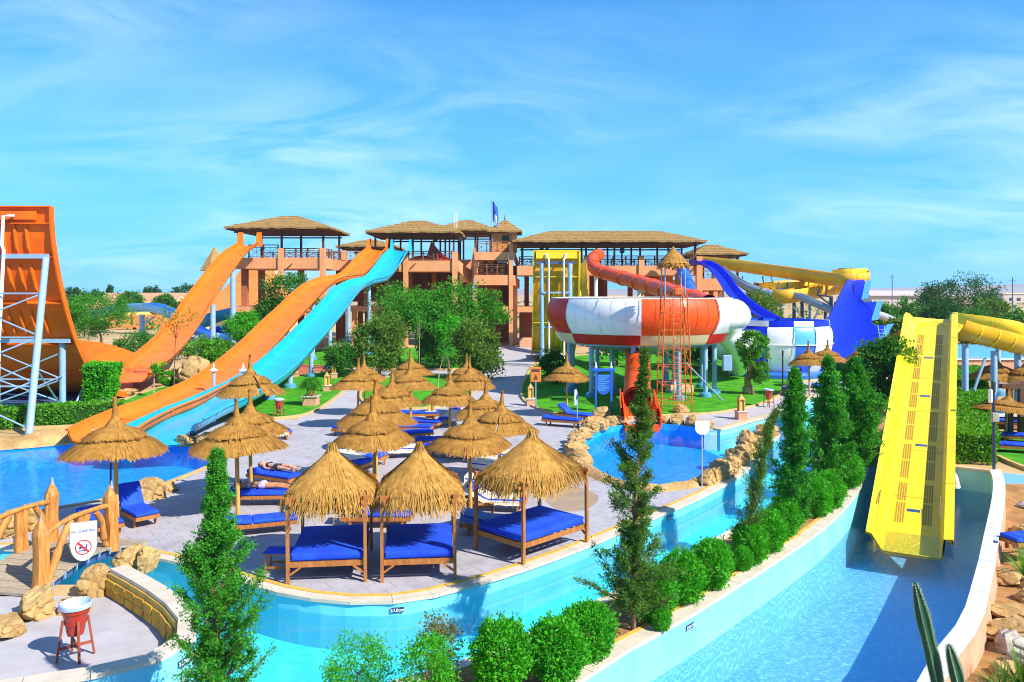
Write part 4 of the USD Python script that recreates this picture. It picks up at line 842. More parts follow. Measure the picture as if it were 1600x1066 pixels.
S(L(.24), (-24.95, 44.2, 1.9)); S(L2(.24), (-28.6, 44.2, 1.9)); S((-24.95, 44.2, 1.7), (-36, 44.2, 1.7)); S((-24.3, 44.1, .1), (-24.15, 45.9, 2.2), .06); S((-24.95, 44.2, .1), L(.35), .045); S((-28.6, 44.2, .1), (-29.4, 42.3, 3.7), .045); S((-24.2, 47.2, .1), (-36, 47.2, .9), .05)
t.part("vent_pipe", tube([(-26.0, 41.6, 10.55), (-26.45, 41.4, 10.5), (-26.5, 41.35, 9.0), (-26.3, 41.2, 8.7), (-25.9, 40.2, 4.2), (-25.6, 39.6, .4)], .085, 8), "white_paint", smooth=40)
t.part("foundation", bx(-36, -24.4, 45.2, 48.5, -.1, .28), "steel_dark")
# sand coloured rock mound under the slide
# ---------------------------------------------------------------- the orange and white bowl
BC = np.array([8.45, 52.5]); BR = 6.15
t = Thing("bowl_slide", "large orange and white bowl slide on steel legs over the lawn", "water slide", (BC[0], BC[1], 0))
bprof = np.array([(5.78, 6.18), (5.92, 6.08), (6.08, 5.7), (6.16, 5.25), (6.12, 4.8), (5.92, 4.35), (5.66, 3.98)])
inn = np.array([(5.68, 6.14), (5.85, 5.6), (5.85, 5.0), (5.6, 4.4), (4.9, 3.9), (3.6, 3.4), (2.0, 3.05), (.8, 2.9)])
def pane(prof, f0, f1, n): return mv(lathe(prof, n, math.radians(f0 - 90), math.radians(f1 - 90)), (BC[0], BC[1], 0))
segs = [(-180, -118, "red_orange"), (-118, -57, "deep_red"), (-57, -33, "white_plastic"), (-33, -9, "white_plastic"), (-9, 16, "red_orange"), (16, 40, "red_orange"), (40, 66, "white_plastic"), (66, 92, "white_plastic"), (92, 136, "deep_red"), (136, 180, "red_orange")]
low = [(-180, -57, "cream_plastic"), (-57, -9, "deep_red"), (-9, 38, "cream_plastic"), (38, 70, "deep_red"), (70, 180, "cream_plastic")]
for a, b, m in segs:
    t.part("bowl_panel", pane(bprof, a + .15, b - .15, 12), m, smooth=40)
    t.part("panel_flange", pane(np.array([(5.84, 6.18), (5.98, 6.09), (6.15, 5.7), (6.23, 5.25), (6.19, 4.8), (5.98, 4.33), (5.70, 3.96)]), b - .5, b + .5, 3), m)
    for q in (1 / 3, 2 / 3):
        c_ = a + (b - a) * q
        if -60 < a < 70: t.part("panel_seam", pane(np.array([(5.94, 6.08), (6.105, 5.7), (6.185, 5.25), (6.145, 4.8), (5.945, 4.34)]), c_ - .18, c_ + .18, 2), m)
for a, b, m in low: t.part("lower_band", pane(np.array([(5.66, 3.97), (5.62, 3.90), (5.44, 3.52), (5.30, 3.36)]), a, b, 14), m, smooth=30)
t.part("rim", pane(np.array([(5.70, 6.15), (5.70, 6.19), (5.87, 6.19), (5.87, 6.13)]), -180, 180, 64), "white_plastic")
t.part("inner_bowl", pane(inn, -180, 180, 48), "cream_plastic", smooth=40)
t.part("under_bowl", pane(np.array([(5.30, 3.36), (4.2, 3.16), (2.4, 2.8), (1.0, 2.6), (.7, 2.4)]), -180, 180, 40), "steel_blue", smooth=40)
t.part("ring_beam", pane(np.array([(4.6, 3.22), (4.9, 3.22), (4.9, 3.4), (4.6, 3.4), (4.6, 3.22)]), -180, 180, 48), "steel_blue")
# swollen white outlet on the right
t.part("outlet", tube(smooth_path([(12.3, 49.2, 5.1), (13.3, 50.2, 5.1), (14.1, 51.2, 5.1), (14.75, 52.6, 4.95), (14.9, 54.1, 4.6), (14.7, 55.2, 4.1)], 18), [.75, .9, 1.0, 1.05, 1.05, 1.05, 1.04, 1.03, 1.02, 1.0, 1.0, 1.0, .98, .96, .94, .92, .9, .9], 20), "white_plastic", smooth=60)
t.part("outlet_pipe", tube(smooth_path([(14.5, 55.5, 3.9), (15.4, 55.8, 3.3), (16.2, 56.8, 2.4), (16.8, 58.5, 1.6), (17.0, 60, 1.0)], 14), .85, 18), "white_plastic", smooth=60)
for f in (-82, -48, -14, 20, 48, 74, 110, 150, -150, -115):
    a = math.radians(f - 90); x, y = BC[0] + 4.75 * math.cos(a), BC[1] + 4.75 * math.sin(a); pillar(t, x, y, 3.24, .15)
for f in (-60, 0, 60, 120, 180): a = math.radians(f - 90); pillar(t, BC[0] + 2.3 * math.cos(a), BC[1] + 2.3 * math.sin(a), 2.9, .15)
t.part("stay", tube([(BC[0] + 2.0, 50, 2.6), (12.3, 46.5, .2)], .05, 8), "steel_pale")
t.part("service_box", rbox((13.15, 48.7, 2.2), (.55, .35, .95), .04), "steel_pale"); t.part("pump_hatch", rbox((10.9, 51.5, .3), (1.5, .9, .5), .05), "cream_plastic")
# orange exit tube
t = Thing("exit_tube", "orange tube dropping from the bowl to an open mouth over the round pool", "water slide", (6.5, 42, 0))
pth = smooth_path([(8.0, 51.5, 2.75), (7.7, 49, 2.45), (7.2, 45.6, 1.75), (6.85, 43.6, 1.15), (6.65, 42.3, .82)], 20)
t.part("tube_section", tube(pth[:11], .72, 22, cap=False), "red_orange", smooth=50); t.part("tube_section", tube(pth[10:], .74, 22, cap=False), "red_orange", smooth=50)
for k in (10, 19): t.part("flange", tube([pth[k] - (pth[k] - pth[k - 1]) * .12, pth[k] + (pth[k] - pth[k - 1]) * .12], .82, 22, cap=False), "red_orange")
t.part("mouth_ring", sweep(np.array([pth[-1], pth[-1] + (pth[-1] - pth[-2]) * .3]), [(r * math.cos(a), r * math.sin(a)) for r, aa in ((.84, np.linspace(0, 2 * PI, 24)), (.68, np.linspace(2 * PI, 0, 24))) for a in aa], True), "red_orange")
sec = [(-.86, .62), (-.84, .2), (-.74, -.25), (-.45, -.6), (0, -.72), (.45, -.6), (.74, -.25), (.84, .2), (.86, .62)]
t.part("trough", sweep(smooth_path([pth[-1], (6.55, 41.5, .66), (6.4, 40.4, .46), (6.3, 39.3, .36)], 12), thick(sec, .06), True, np.stack([np.ones(12), np.linspace(1, .75, 12)], 1)), "red_orange", smooth=50)
for s in (-1, 1): t.part("side_plate", hexa([(6.47 + s * .9 - .03, 39.4, -.2), (6.47 + s * .9 + .03, 39.4, -.2), (6.7 + s * .86 + .03, 42.2, .1), (6.7 + s * .86 - .03, 42.2, .1)], [(6.47 + s * .9 - .03, 39.4, .62), (6.47 + s * .9 + .03, 39.4, .62), (6.7 + s * .86 + .03, 42.2, 1.25), (6.7 + s * .86 - .03, 42.2, 1.25)]), "red_orange")
t.part("apron", bx(5.55, 7.25, 39.1, 39.5, -.30, .0), "red_orange")
# orange enclosed tube from the tower into the bowl
t = Thing("tube_slide", "orange ribbed tube slide winding from the tower into the bowl", "water slide", (12, 72, 0))
pth = smooth_path([P(936, 398, 93), P(929, 402, 90), P(926, 411, 87), P(931, 421, 84), P(946, 427, 81.5), P(985, 438, 76), P(1022, 449, 69.5), P(1058, 460, 62.5), P(1090, 470, 57), P(1108, 476, 54.5)], 60)
for a in range(0, 59, 6):
    t.part("tube_section", tube(pth[a:a + 7], .68, 18, cap=False), "red_orange", smooth=50)
    if a: t.part("flange", tube([pth[a] - (pth[a + 1] - pth[a]) * .10, pth[a] + (pth[a + 1] - pth[a]) * .10], .76, 18), "red_orange")
for k, r in ((14, .2), (30, .16)): pillar(t, pth[k][0], pth[k][1], pth[k][2] - .6, r, "white_paint")
# orange lattice service tower with a thatched cap
t = Thing("lattice_tower", "thin orange lattice ladder tower with small thatch cap before the bowl", "tower", (8.95, 44.2, 0))
lg = [(8.15, 43.4), (9.85, 43.4), (9.85, 45.0), (8.15, 45.0)]
for k, (x, y) in enumerate(lg): t.part("leg", tube([(x, y, 0), (8.95 + (x - 8.95) * .72, 44.2 + (y - 44.2) * .72, 6.4)], .038, 6), "lattice_orange")
at = lambda k, z: np.array([8.95 + (lg[k % 4][0] - 8.95) * (1 - .28 * z / 6.4), 44.2 + (lg[k % 4][1] - 44.2) * (1 - .28 * z / 6.4), z])
for z in np.arange(.5, 6.4, .98):
    for k in range(4):
        t.part("tie", beam(at(k, z), at(k + 1, z), .034), "lattice_orange")
        t.part("diagonal", tube([at(k, z), at(k + 1, min(6.3, z + .98))], .015, 5), "lattice_orange")
for s in (-.2, .2): t.part("ladder_stile", tube([(9.0 + s, 43.2, 0), (9.0 + s, 43.5, 6.4)], .03, 6), "lattice_orange")
for z in np.arange(.3, 6.4, .3): t.part("rung", tube([(8.8, 43.2 + .3 * z / 6.4, z), (9.2, 43.2 + .3 * z / 6.4, z)], .016, 5), "lattice_orange")
for x, y in ((8.4, 43.7), (9.5, 43.7), (9.5, 44.7), (8.4, 44.7)): t.part("cap_post", tube([(x, y, 6.2), (x, y, 8.1)], .04, 6), "steel_pale")
t.part("spotlight", rbox((9.1, 43.6, 6.55), (.5, .4, .4), .06), "lattice_orange"); t.part("platform", bx(8.4, 9.5, 43.7, 44.7, 6.33, 6.4), "lattice_orange")
rs = np.random.RandomState(5); n = 420; a = rs.uniform(0, 2 * PI, n); r0 = rs.uniform(.03, .35, n); r1 = rs.uniform(.62, .98, n); zc = lambda r: 9.05 - 1.05 * r ** .85
t.part("thatch_cap", mv(cat([lathe([(.03, 9.08), (.3, zc(.3)), (.6, zc(.6)), (.85, zc(.85))], 16), blades(polar(a, r0, zc(r0) + .04), polar(a, r1, zc(r1) - rs.uniform(0, .3, n)), .09, .07, polar(a, (r0 + r1) / 2, zc((r0 + r1) / 2) + .06))]), (8.95, 44.2, 0)), "straw")
# upright yellow half pipe behind the bowl
t = Thing("halfpipe", "upright yellow half pipe wall behind the orange and white bowl", "water slide", (3.9, 72, 0))
yp = smooth_path([(0, 70.0, 10.15), (0, 70.05, 9.4), (0, 70.3, 7.8), (0, 71.0, 5.8), (0, 72.3, 3.8), (0, 74.0, 2.2), (0, 76.5, 1.0), (0, 79, .55), (0, 82, .6)], 40)[:, 1:]
tn = np.gradient(yp, axis=0); tn /= np.linalg.norm(tn, axis=1, keepdims=True); nb2 = np.stack([tn[:, 1], -tn[:, 0]], 1); nb2 = -nb2 if nb2[3, 0] > 0 else nb2
def strip3(i0, i1, xa, xb, o0, o1):
    k = i1 - i0; a, b = yp[i0:i1] + nb2[i0:i1] * o0, yp[i0:i1] + nb2[i0:i1] * o1; xa = np.broadcast_to(xa, (k,)); xb = np.broadcast_to(xb, (k,))
    loop = np.stack([np.c_[xa, a], np.c_[xb, a], np.c_[xb, b], np.c_[xa, b]], 1); return loop.reshape(-1, 3), gridf(k, 4, True)
for a, b in ((0, 5), (5, 15), (15, 26), (26, 40)): t.part("wall_section", strip3(a, min(b + 1, 40), 1.95, 5.85, 0, .07), "amber_plastic", smooth=30)
t.part("edge_flange", strip3(0, 30, 1.85, 1.95, -.02, .35), "yellow_plastic"); t.part("edge_flange", strip3(0, 30, 5.85, 6.0, -.02, .35), "yellow_plastic")
for i in (0, 5, 15, 26):
    p0 = yp[i] + nb2[i] * .07; p1 = yp[i] + nb2[i] * .30; w9 = np.array([yp[i + 1] - yp[i]])[0]; w9 = w9 / np.linalg.norm(w9) * .05
    t.part("flange", hexa([(1.95, *(p0 - w9)), (5.85, *(p0 - w9)), (5.85, *(p0 + w9)), (1.95, *(p0 + w9))], [(1.95, *(p1 - w9)), (5.85, *(p1 - w9)), (5.85, *(p1 + w9)), (1.95, *(p1 + w9))]), "yellow_plastic")
for x in np.arange(2.35, 5.7, .45):
    for a, b in ((6, 14), (16, 25)): t.part("stiffener", strip3(a, b, x - .08, x + .08, .07, .2), "amber_plastic")
t.part("top_gutter", bx(2.1, 5.7, 69.55, 69.75, 9.45, 10.05), "yellow_plastic")
for x in (2.6, 5.05): t.part("support_post", tube([(x, 69.0, 0), (x, 69.4, 9.0)], .2, 10), "steel_blue", smooth=40)
t.part("cross_beam", bx(2.1, 5.5, 69.35, 69.6, 8.95, 9.15), "steel_dark")
for z in (6.4, 3.4): t.part("cross_beam", bx(2.6, 5.05, 69.0, 69.15, z, z + .14), "steel_blue")
for s in (3.2, 4.5): t.part("vent_pipe", tube([(s + (.25 if s > 4 else -.25), 69.5, 9.85), (s, 69.0, 9.3), (s, 68.8, 0.3)], .09, 8), "white_paint", smooth=40)
single("chute_end", sweep(smooth_path([P(903, 412, 90), P(905, 440, 88), P(908, 470, 84)], 10), thick(half_pipe(.75), .05), True), "yellow_plastic", "narrow yellow chute just right of the upright yellow half pipe", "water slide", smooth=40)
# ---------------------------------------------------------------- broad yellow landing ramp
t = Thing("landing_slide", "broad bright yellow slide landing in the right hand pool", "water slide", (16, 31, 0))
A0, A1 = np.array([11.75, 23.6, -1.20]), np.array([20.55, 39.1, 4.92]); dv = A1 - A0; dh = np.array([dv[0], dv[1]]) / np.hypot(dv[0], dv[1]); pr = np.array([dh[1], -dh[0]])
def on(k, s, u=0.0):
    b = A0 + dv * k; return np.array([b[0] + pr[0] * s, b[1] + pr[1] * s, b[2] + u])
secL = [(-1.16, .52), (-1.0, .47), (-.74, .05), (-.68, 0.0)]; secF = [(-.68, 0), (.80, 0.0)]; secR = [(.80, 0), (.86, .05), (.92, .58), (1.16, .60), (1.18, .45)]
ks = np.linspace(0, 1, 7)
for i in range(6):
    a, b = ks[i], ks[i + 1] - .0012
    for nm, sec in (("left_side", secL), ("floor_plate", secF), ("right_side", secR)):
        s_ = thick(sec, -.06 if False else .06); v = np.vstack([[on(a, x, u) for x, u in s_], [on(b, x, u) for x, u in s_]]); t.part(nm, (v, gridf(2, len(s_), True)), "yellow_plastic")
t.part("top_lip", (np.vstack([[on(1, x, u) for x, u in thick(secL[:-1] + secF + secR[1:], .07)], [on(1.05, x, u * .6 - .02) for x, u in thick(secL[:-1] + secF + secR[1:], .07)]]), gridf(2, 2 * 8, True)), "yellow_plastic")
for col, s in enumerate((-.36, .42)):
    k = .085
    while k < .93:
        for dk in (.062, .058):
            for j in range(4):
                x = s - .12 + j * .07
                v = [on(k, x, .004), on(k, x + .042, .004), on(k + dk, x + .042, .004), on(k + dk, x, .004)]
                t.part("grille_slot", hexa(v, [q + [0, 0, .006] for q in v]), "rail_grille")
            k += dk + .006
        k += .012
for k, s in ((.12, .0), (.35, .05), (.57, .02), (.78, .03)):
    v = [on(k, s - .16, .005), on(k, s + .22, .005), on(k + .008, s + .22, .005), on(k + .008, s - .16, .005)]
    t.part("cover_plate", hexa(v, [q + [0, 0, .008] for q in v]), "chrome")
for s in (-.95, .80):
    a, b = on(.085, s, .52 if s < 0 else .45), on(.13, s, .48)
    t.part("grab_handle", tube([a - [0, 0, .2], a, b, b - [0, 0, .2]], .018, 6), "chrome")
t.part("side_skirt", hexa([on(.10, 1.02, -.65), on(.10, 1.10, -.65), on(.62, 1.10, -2.9), on(.62, 1.02, -2.9)], [on(.10, 1.02, .40), on(.10, 1.10, .40), on(.62, 1.10, .40), on(.62, 1.02, .40)]), "amber_plastic")
t.part("side_skirt", hexa([on(.02, -.98, -.3), on(.02, -.92, -.3), on(.22, -.92, -.6), on(.22, -.98, -.6)], [on(.02, -.98, .40), on(.02, -.92, .40), on(.22, -.92, .40), on(.22, -.98, .40)]), "amber_plastic")
for k in (.45, .65, .85, 1.0):
    for s in (-.6, .6): q = on(k, s, -.08); t.part("support_post", tube([(q[0], q[1], -.05), q], .10, 8), "steel_blue")
t.part("footing_wall", hexa([on(.50, -1.0, -3.4) * [1, 1, 0] - [0, 0, .05], on(.50, .9, 0) * [1, 1, 0] - [0, 0, .05], on(1.0, .9, 0) * [1, 1, 0] - [0, 0, .05], on(1.0, -1.0, 0) * [1, 1, 0] - [0, 0, .05]], [on(.50, -1.0, -.5), on(.50, .9, -.5), on(.75, .9, -2.1), on(.75, -1.0, -2.1)]), "redstone")
# yellow trough feeding it
t = Thing("trough_slide", "ribbed yellow trough feeding the landing slide from the right edge", "water slide", (24, 40, 0))
pts = [P(1486, 524, 39.3), P(1506, 531, 39.4), P(1530, 537, 39.6), P(1566, 546, 40.0), P(1604, 556, 40.6), P(1660, 573, 41.5), P(1730, 595, 43)]
chute(t, pts, half_pipe(.70, 1.12), "amber_plastic", 1.0, 90, d=.05, flange=.06, fmat="yellow_plastic", name="trough_section")
for px, Y in ((1508, 39.4), (1553, 39.9), (1590, 40.4)):
    q = P(px, 560, Y); pillar(t, q[0], q[1], 3.95 if px < 1540 else (3.6 if px < 1570 else 3.4), .15)
q = P(1508, 560, 39.4); t.part("bracket", beam((q[0] + .1, q[1], .7), (q[0] + 1.0, q[1], 3.3), .10), "steel_pale"); t.part("bracket", beam((q[0] - .1, q[1], 3.3), (q[0] + 1.0, q[1], 3.3), .10), "steel_pale")
t = Thing("trough_slide", "far curved yellow trough just above the near ribbed trough", "water slide", (28, 50, 0))
chute(t, [P(1490, 512, 52), P(1530, 516, 51), P(1568, 522, 50.5), P(1590, 534, 51)], half_pipe(.62, 1.3), "yellow_plastic", 2.5, 30)
pillar(t, *P(1560, 560, 50.6)[:2], 3.3, .14)
# ---------------------------------------------------------------- blue slides beside the tower
t = Thing("slide", "dark blue slide arching down from the right pavilion to the blue bowl", "water slide", (24, 78, 0))
pb2 = chute(t, [P(1086, 414, 95), P(1098, 414, 91), P(1113, 421, 88), P(1127, 436, 84.5), P(1140, 455, 80.5), P(1160, 476, 75), P(1182, 492, 70.5), P(1205, 505, 66)], u_section(1.35, .5), "royal_plastic", 3.5, 60)
for k in (24, 36, 46): pillar(t, pb2[k][0], pb2[k][1], pb2[k][2] - .1, .15)
t = Thing("tube_slide", "blue tube slide dropping behind the small thatch cap", "water slide", (17, 80, 0))
pth = smooth_path([P(1054, 398, 94), P(1060, 408, 90), P(1068, 427, 86), P(1075, 447, 81), P(1083, 468, 76)], 25)
for a in range(0, 24, 6): t.part("tube_section", tube(pth[a:a + 7], .66, 16, cap=False), "mid_blue_plastic", smooth=50); t.part("flange", tube([pth[a + 5], pth[a + 5] + (pth[a + 6] - pth[a + 5]) * .2], .74, 16), "mid_blue_plastic")
# blue and white bowl
CB = np.array([21.2, 63.0])
t = Thing("bowl_slide", "smaller blue and white bowl slide behind the shaped topiary tree", "water slide", (*CB, 0))
pane2 = lambda prof, f0, f1, n: mv(lathe(np.asarray(prof) * [1.13, 1.05], n, math.radians(f0 - 90), math.radians(f1 - 90)), (CB[0], CB[1], 0))
up_ = np.array([(3.25, 3.72), (3.42, 3.5), (3.50, 3.0), (3.47, 2.45)]); lo_ = np.array([(3.47, 2.45), (3.38, 1.8), (3.15, 1.1), (2.9, .7), (2.75, .45)])
cols = ["royal_plastic", "white_plastic", "sky_blue_plastic", "white_plastic"]
e_ = [-180, -140, -100, -62, -14, 30, 62, 100, 140, 180]; cu = ["royal_plastic", "white_plastic", "royal_plastic", "royal_plastic", "white_plastic", "sky_blue_plastic", "white_plastic", "royal_plastic", "white_plastic"]
e_ = [-180, -130, -95, -62, -31, -3, 22, 60, 120, 180]
cl_ = ["royal_plastic", "white_plastic", "royal_plastic", "royal_plastic", "white_plastic", "mid_blue_plastic", "white_plastic", "royal_plastic", "royal_plastic"]
for i in range(9):
    t.part("bowl_panel", pane2(up_, e_[i] + .2, e_[i + 1] - .2, 9), cu[i], smooth=40); t.part("bowl_panel", pane2(lo_, e_[i] + .2, e_[i + 1] - .2, 9), cl_[i], smooth=40)
    t.part("panel_flange", pane2(np.array([(3.3, 3.72), (3.5, 3.5), (3.58, 3.0), (3.55, 2.45), (3.46, 1.8), (3.22, 1.1), (2.95, .7)]), e_[i] - .8, e_[i] + .8, 3), cu[i])
    t.part("rim_band", pane2(np.array([(3.1, 3.75), (3.12, 4.15), (3.24, 4.15), (3.28, 3.75)]), e_[i], e_[i + 1], 9), ("royal_plastic", "white_plastic")[i % 2])
t.part("seam_ring", pane2(np.array([(3.47, 2.42), (3.54, 2.42), (3.54, 2.48), (3.47, 2.48)]), -180, 180, 40), "white_plastic")
t.part("inner_bowl", pane2(np.array([(3.1, 4.1), (3.2, 3.0), (2.6, 1.6), (.5, 1.2)]), -180, 180, 30), "mid_blue_plastic", smooth=40)
t.part("base_ring", pane2(np.array([(2.75, .48), (3.3, .45), (3.5, .3), (3.5, -.1)]), -180, 180, 36), "mid_blue_plastic", smooth=30)
for f in (-70, -45, 10, 50): t.part("buttress", mv(hexa([(-.12, -3.6, 0), (.12, -3.6, 0), (.12, -2.8, 0), (-.12, -2.8, 0)], [(-.1, -3.3, 1.3), (.1, -3.3, 1.3), (.1, -3.0, 1.3), (-.1, -3.0, 1.3)]), (CB[0], CB[1], 0), math.radians(f)), "royal_plastic")
t.part("outlet", tube(smooth_path([(18.4, 60.2, 2.7), (17.3, 60.6, 2.6), (16.6, 61.6, 2.4), (16.8, 63, 2.0)], 10), .95, 16), "white_plastic", smooth=60)
# the big blue wall with scalloped edge
t = Thing("blue_ramp", "big plain blue ramp wall with a scalloped right edge", "water slide", (33, 75, 0))
rowsb = [(1325, 1351, 437, 83), (1318, 1349, 450, 80.5), (1309, 1346, 468, 77.5), (1301, 1363, 484, 75), (1292, 1362, 503, 72.6), (1285, 1375, 520, 70.6), (1282, 1372, 537, 69), (1288, 1382, 548, 67.5), (1296, 1374, 556, 66), (1304, 1362, 566, 64)]
front = np.array([[P(l + (r - l) * q, y, Y + 0.9 * (4 * q * (1 - q)) - 0.6 * q) for q in np.linspace(0, 1, 10)] for l, r, y, Y in rowsb]); back = front + [0.05, .35, .0]
k, m = front.shape[:2]; loop = np.concatenate([front, back[:, ::-1]], 1)
t.part("ramp_face", (loop.reshape(-1, 3), gridf(k, 2 * m, True)), "royal_plastic", smooth=40)
for (x0, y0, x1, y1, Y0, Y1) in ((1352, 440, 1346, 468, 82, 77.5), (1370, 472, 1361, 502, 76.5, 72.6), (1386, 508, 1371, 538, 71.8, 68.9), (1381, 544, 1372, 556, 67.8, 66)):
    q = [P(x0 + (x1 - x0) * s ** .7 + 0 * s, y0 + (y1 - y0) * s, Y0 + (Y1 - Y0) * s) for s in np.linspace(0, 1, 7)]; o = np.array([.55, -.25, .12])
    f_ = np.array([[a, a + o * .5 + [0, .28, .02], a + o] for a in q]); b_ = f_ + [0, .12, .0]; lp_ = np.concatenate([f_, b_[:, ::-1]], 1); t.part("edge_fin", (lp_.reshape(-1, 3), gridf(7, 6, True)), "sky_blue_plastic", smooth=30)
    t.part("gusset", (np.array([P(x0 - 18, y0, Y0 + .3), P(x0, y0, Y0), P(x1, y1, Y1), P(x1 - 10, y1, Y1 + .3)]), np.array([[0, 1, 2], [0, 2, 3]])), "royal_plastic")
lx = P(1384, 530, 68); 
for s in (0, .55): t.part("ladder_stile", tube([(lx[0] + s, 68.2, 0), (lx[0] + s, 69.5, 3.6)], .035, 6), "steel_pale")
for z in np.arange(.3, 3.6, .33): t.part("rung", tube([(lx[0], 68.2 + 1.3 * z / 3.6, z), (lx[0] + .55, 68.2 + 1.3 * z / 3.6, z)], .02, 5), "steel_pale")
for px, Y in ((1320, 79), (1350, 77)): q = P(px, 500, Y); t.part("support_post", tube([(q[0], q[1] + 2, 0), (q[0], q[1] + 2.2, 5.5)], .18, 8), "steel_dark")
# long yellow trough on dark trestles, with its bends
t = Thing("trough_slide", "long yellow trough running from the tower to a high right bend", "water slide", (35, 88, 0))
pts = [P(1080, 417, 97), P(1140, 422, 94.5), P(1200, 431, 92), P(1260, 440, 88.5), P(1300, 446, 85.5), P(1324, 447, 84.2), P(1338, 446, 85), P(1344, 443, 87), P(1338, 439, 89), P(1318, 437, 91)]
chute(t, pts, half_pipe(.95, 1.25), "amber_plastic", 2.0, 90, d=.06, flange=.05)
pt_ = smooth_path([P(1306, 441, 87.5), P(1326, 440, 86.6), P(1340, 439, 87.2), P(1345, 438, 89)], 16)
t.part("splash_wall", sweep(pt_, thick([(.45, .0), (.6, .5), (.65, 1.0), (.6, 1.35)], .06), True), "yellow_plastic", smooth=40)
for i in range(1, 15, 3): t.part("wall_rib", sweep(pt_[i:i + 2] * np.array([[1], [1]]) if False else np.array([pt_[i], pt_[i] * .9 + pt_[i + 1] * .1]), thick([(.53, .0), (.68, .5), (.73, 1.0), (.68, 1.35)], .08), True), "amber_plastic")
def trestle(t, px, Y, y_top, w=3.2):
    q = P(px, y_top, Y); z = q[2]
    for s in (-.45, .45): t.part("trestle_post", tube([(q[0] + s, Y, 0), (q[0] + s, Y, z - .9)], .2, 8), "steel_dark")
    for s in (-1, 1):
        t.part("trestle_arm", beam((q[0] + s * .45, Y, z - 1.9), (q[0] + s * w * .75, Y, z - .7), .14), "steel_dark"); t.part("trestle_arm", beam((q[0] + s * .3, Y, z - 1.0), (q[0] + s * w * .75, Y, z - .75), .12), "steel_dark")
        for e in (0, 1): t.part("trestle_hanger", beam((q[0] + s * w * (.4 + .35 * e), Y, z - .85), (q[0] + s * w * (.36 + .3 * e), Y, z - .05), .10), "steel_dark")
trestle(t, 1176, 93, 431); trestle(t, 1247, 89, 440); trestle(t, 1305, 86, 450, 2.6)
t = Thing("trough_slide", "lower yellow and amber loop trough crossing below the long one", "water slide", (33, 88, 0))
chute(t, [P(1345, 454, 92), P(1310, 459, 90), P(1265, 468, 87.5), P(1225, 474, 86), P(1196, 472, 88), P(1186, 465, 92), P(1200, 460, 96), P(1240, 456, 99)], half_pipe(.98, 1.3), "amber_plastic", 2.0, 70, d=.06, flange=.05)
pt_ = smooth_path([P(1262, 458, 91), P(1230, 462, 90), P(1204, 463, 91.5), P(1190, 460, 95)], 14); t.part("splash_wall", sweep(pt_, thick([(-.8, 0), (-.95, .6), (-.95, 1.5)], .06), True), "yellow_plastic", smooth=40)
for px, Y in ((1220, 86), (1290, 89)): q = P(px, 480, Y); t.part("trestle_post", tube([(q[0], Y, 0), (q[0], Y, q[2] - .3)], .2, 8), "steel_dark")
t = Thing("tube_slide", "slim grey half open tube slide undulating in front of the yellow troughs", "water slide", (32, 86, 0))
pth = chute(t, [P(1126, 424, 92), P(1150, 443, 89), P(1180, 457, 87), P(1210, 464, 86), P(1240, 466, 85.5), P(1270, 478, 83.5), P(1300, 490, 82), P(1345, 492, 86), P(1372, 497, 88), P(1396, 507, 89)], half_pipe(.40, 1.5), "grey_plastic", 3.0, 80, flange=.07)
for k in (16, 26, 36, 46): t.part("support_post", tube([(pth[k][0], pth[k][1], 0), pth[k] - [0, 0, .05]], .13, 8), "steel_pale")
k = 33; q = pth[k]; t.part("fork_arm", beam((q[0] + .6, q[1] - .6, 2.6), (q[0] - .9, q[1], q[2] - .6), .14), "white_paint"); t.part("fork_arm", beam((q[0] + .6, q[1] - .6, 2.6), (q[0] + 2.0, q[1], q[2] - .5), .14), "white_paint"); t.part("fork_post", tube([(q[0] + .6, q[1] - .6, 0), (q[0] + .6, q[1] - .6, 3.6)], .17, 8), "white_paint")
t = Thing("truss_bridge", "low white truss footbridge beyond the blue and white bowl", "footbridge", (29, 80, 0)); q0, q1 = P(1203, 507, 82), P(1262, 507, 82)
for z in (2.3, 3.4): t.part("chord", beam((q0[0], 82, z), (q1[0], 82, z), .09), "white_paint")
for i in range(8):
    a, b = q0[0] + (q1[0] - q0[0]) * i / 8, q0[0] + (q1[0] - q0[0]) * (i + 1) / 8; t.part("web", beam((a, 82, 2.3 if i % 2 else 3.4), (b, 82, 3.4 if i % 2 else 2.3), .07), "white_paint")
for x in (q0[0], q1[0]): t.part("support_post", tube([(x, 82, 0), (x, 82, 3.4)], .1, 8), "white_paint")
# far slides on the left
t = Thing("slide", "pale blue arched flume behind the feathery trees on the left", "water slide", (-75, 118, 0))
chute(t, [P(150, 500, 128), P(172, 493, 126), P(200, 488, 124), P(232, 487, 122), P(258, 494, 119), P(276, 506, 117)], half_pipe(1.0, 1.2), "sky_blue_plastic", 4, 40, fmat="white_plastic")
pillar(t, *P(222, 500, 122)[:2], 3.0, .4); t.part("bracket", beam(P(222, 508, 122), P(240, 496, 121), .25), "steel_blue")
t = Thing("slide", "blue flume snaking below the left pavilion", "water slide", (-42, 104, 0))
chute(t, [P(300, 520, 104), P(322, 511, 104), P(345, 502, 105), P(378, 495, 106), P(415, 493, 108)], half_pipe(.95, 1.3), "cyan_plastic", 4, 40)
t = Thing("slide", "white and blue flume curving under the long orange slide", "water slide", (-42, 96, 0))
chute(t, [P(286, 512, 97), P(300, 521, 96), P(322, 531, 96), P(352, 535, 97), P(396, 530, 99)], half_pipe(.85, 1.2), "mid_blue_plastic", 4, 40, fmat="white_plastic")
t = Thing("slide", "deep blue tube under the left pavilion floor", "water slide", (-38, 108, 0))
t.part("tube_section", tube(smooth_path([P(330, 520, 108), P(360, 515, 108), P(390, 503, 109), P(420, 497, 110)], 16), .8, 12), "royal_plastic", smooth=50)
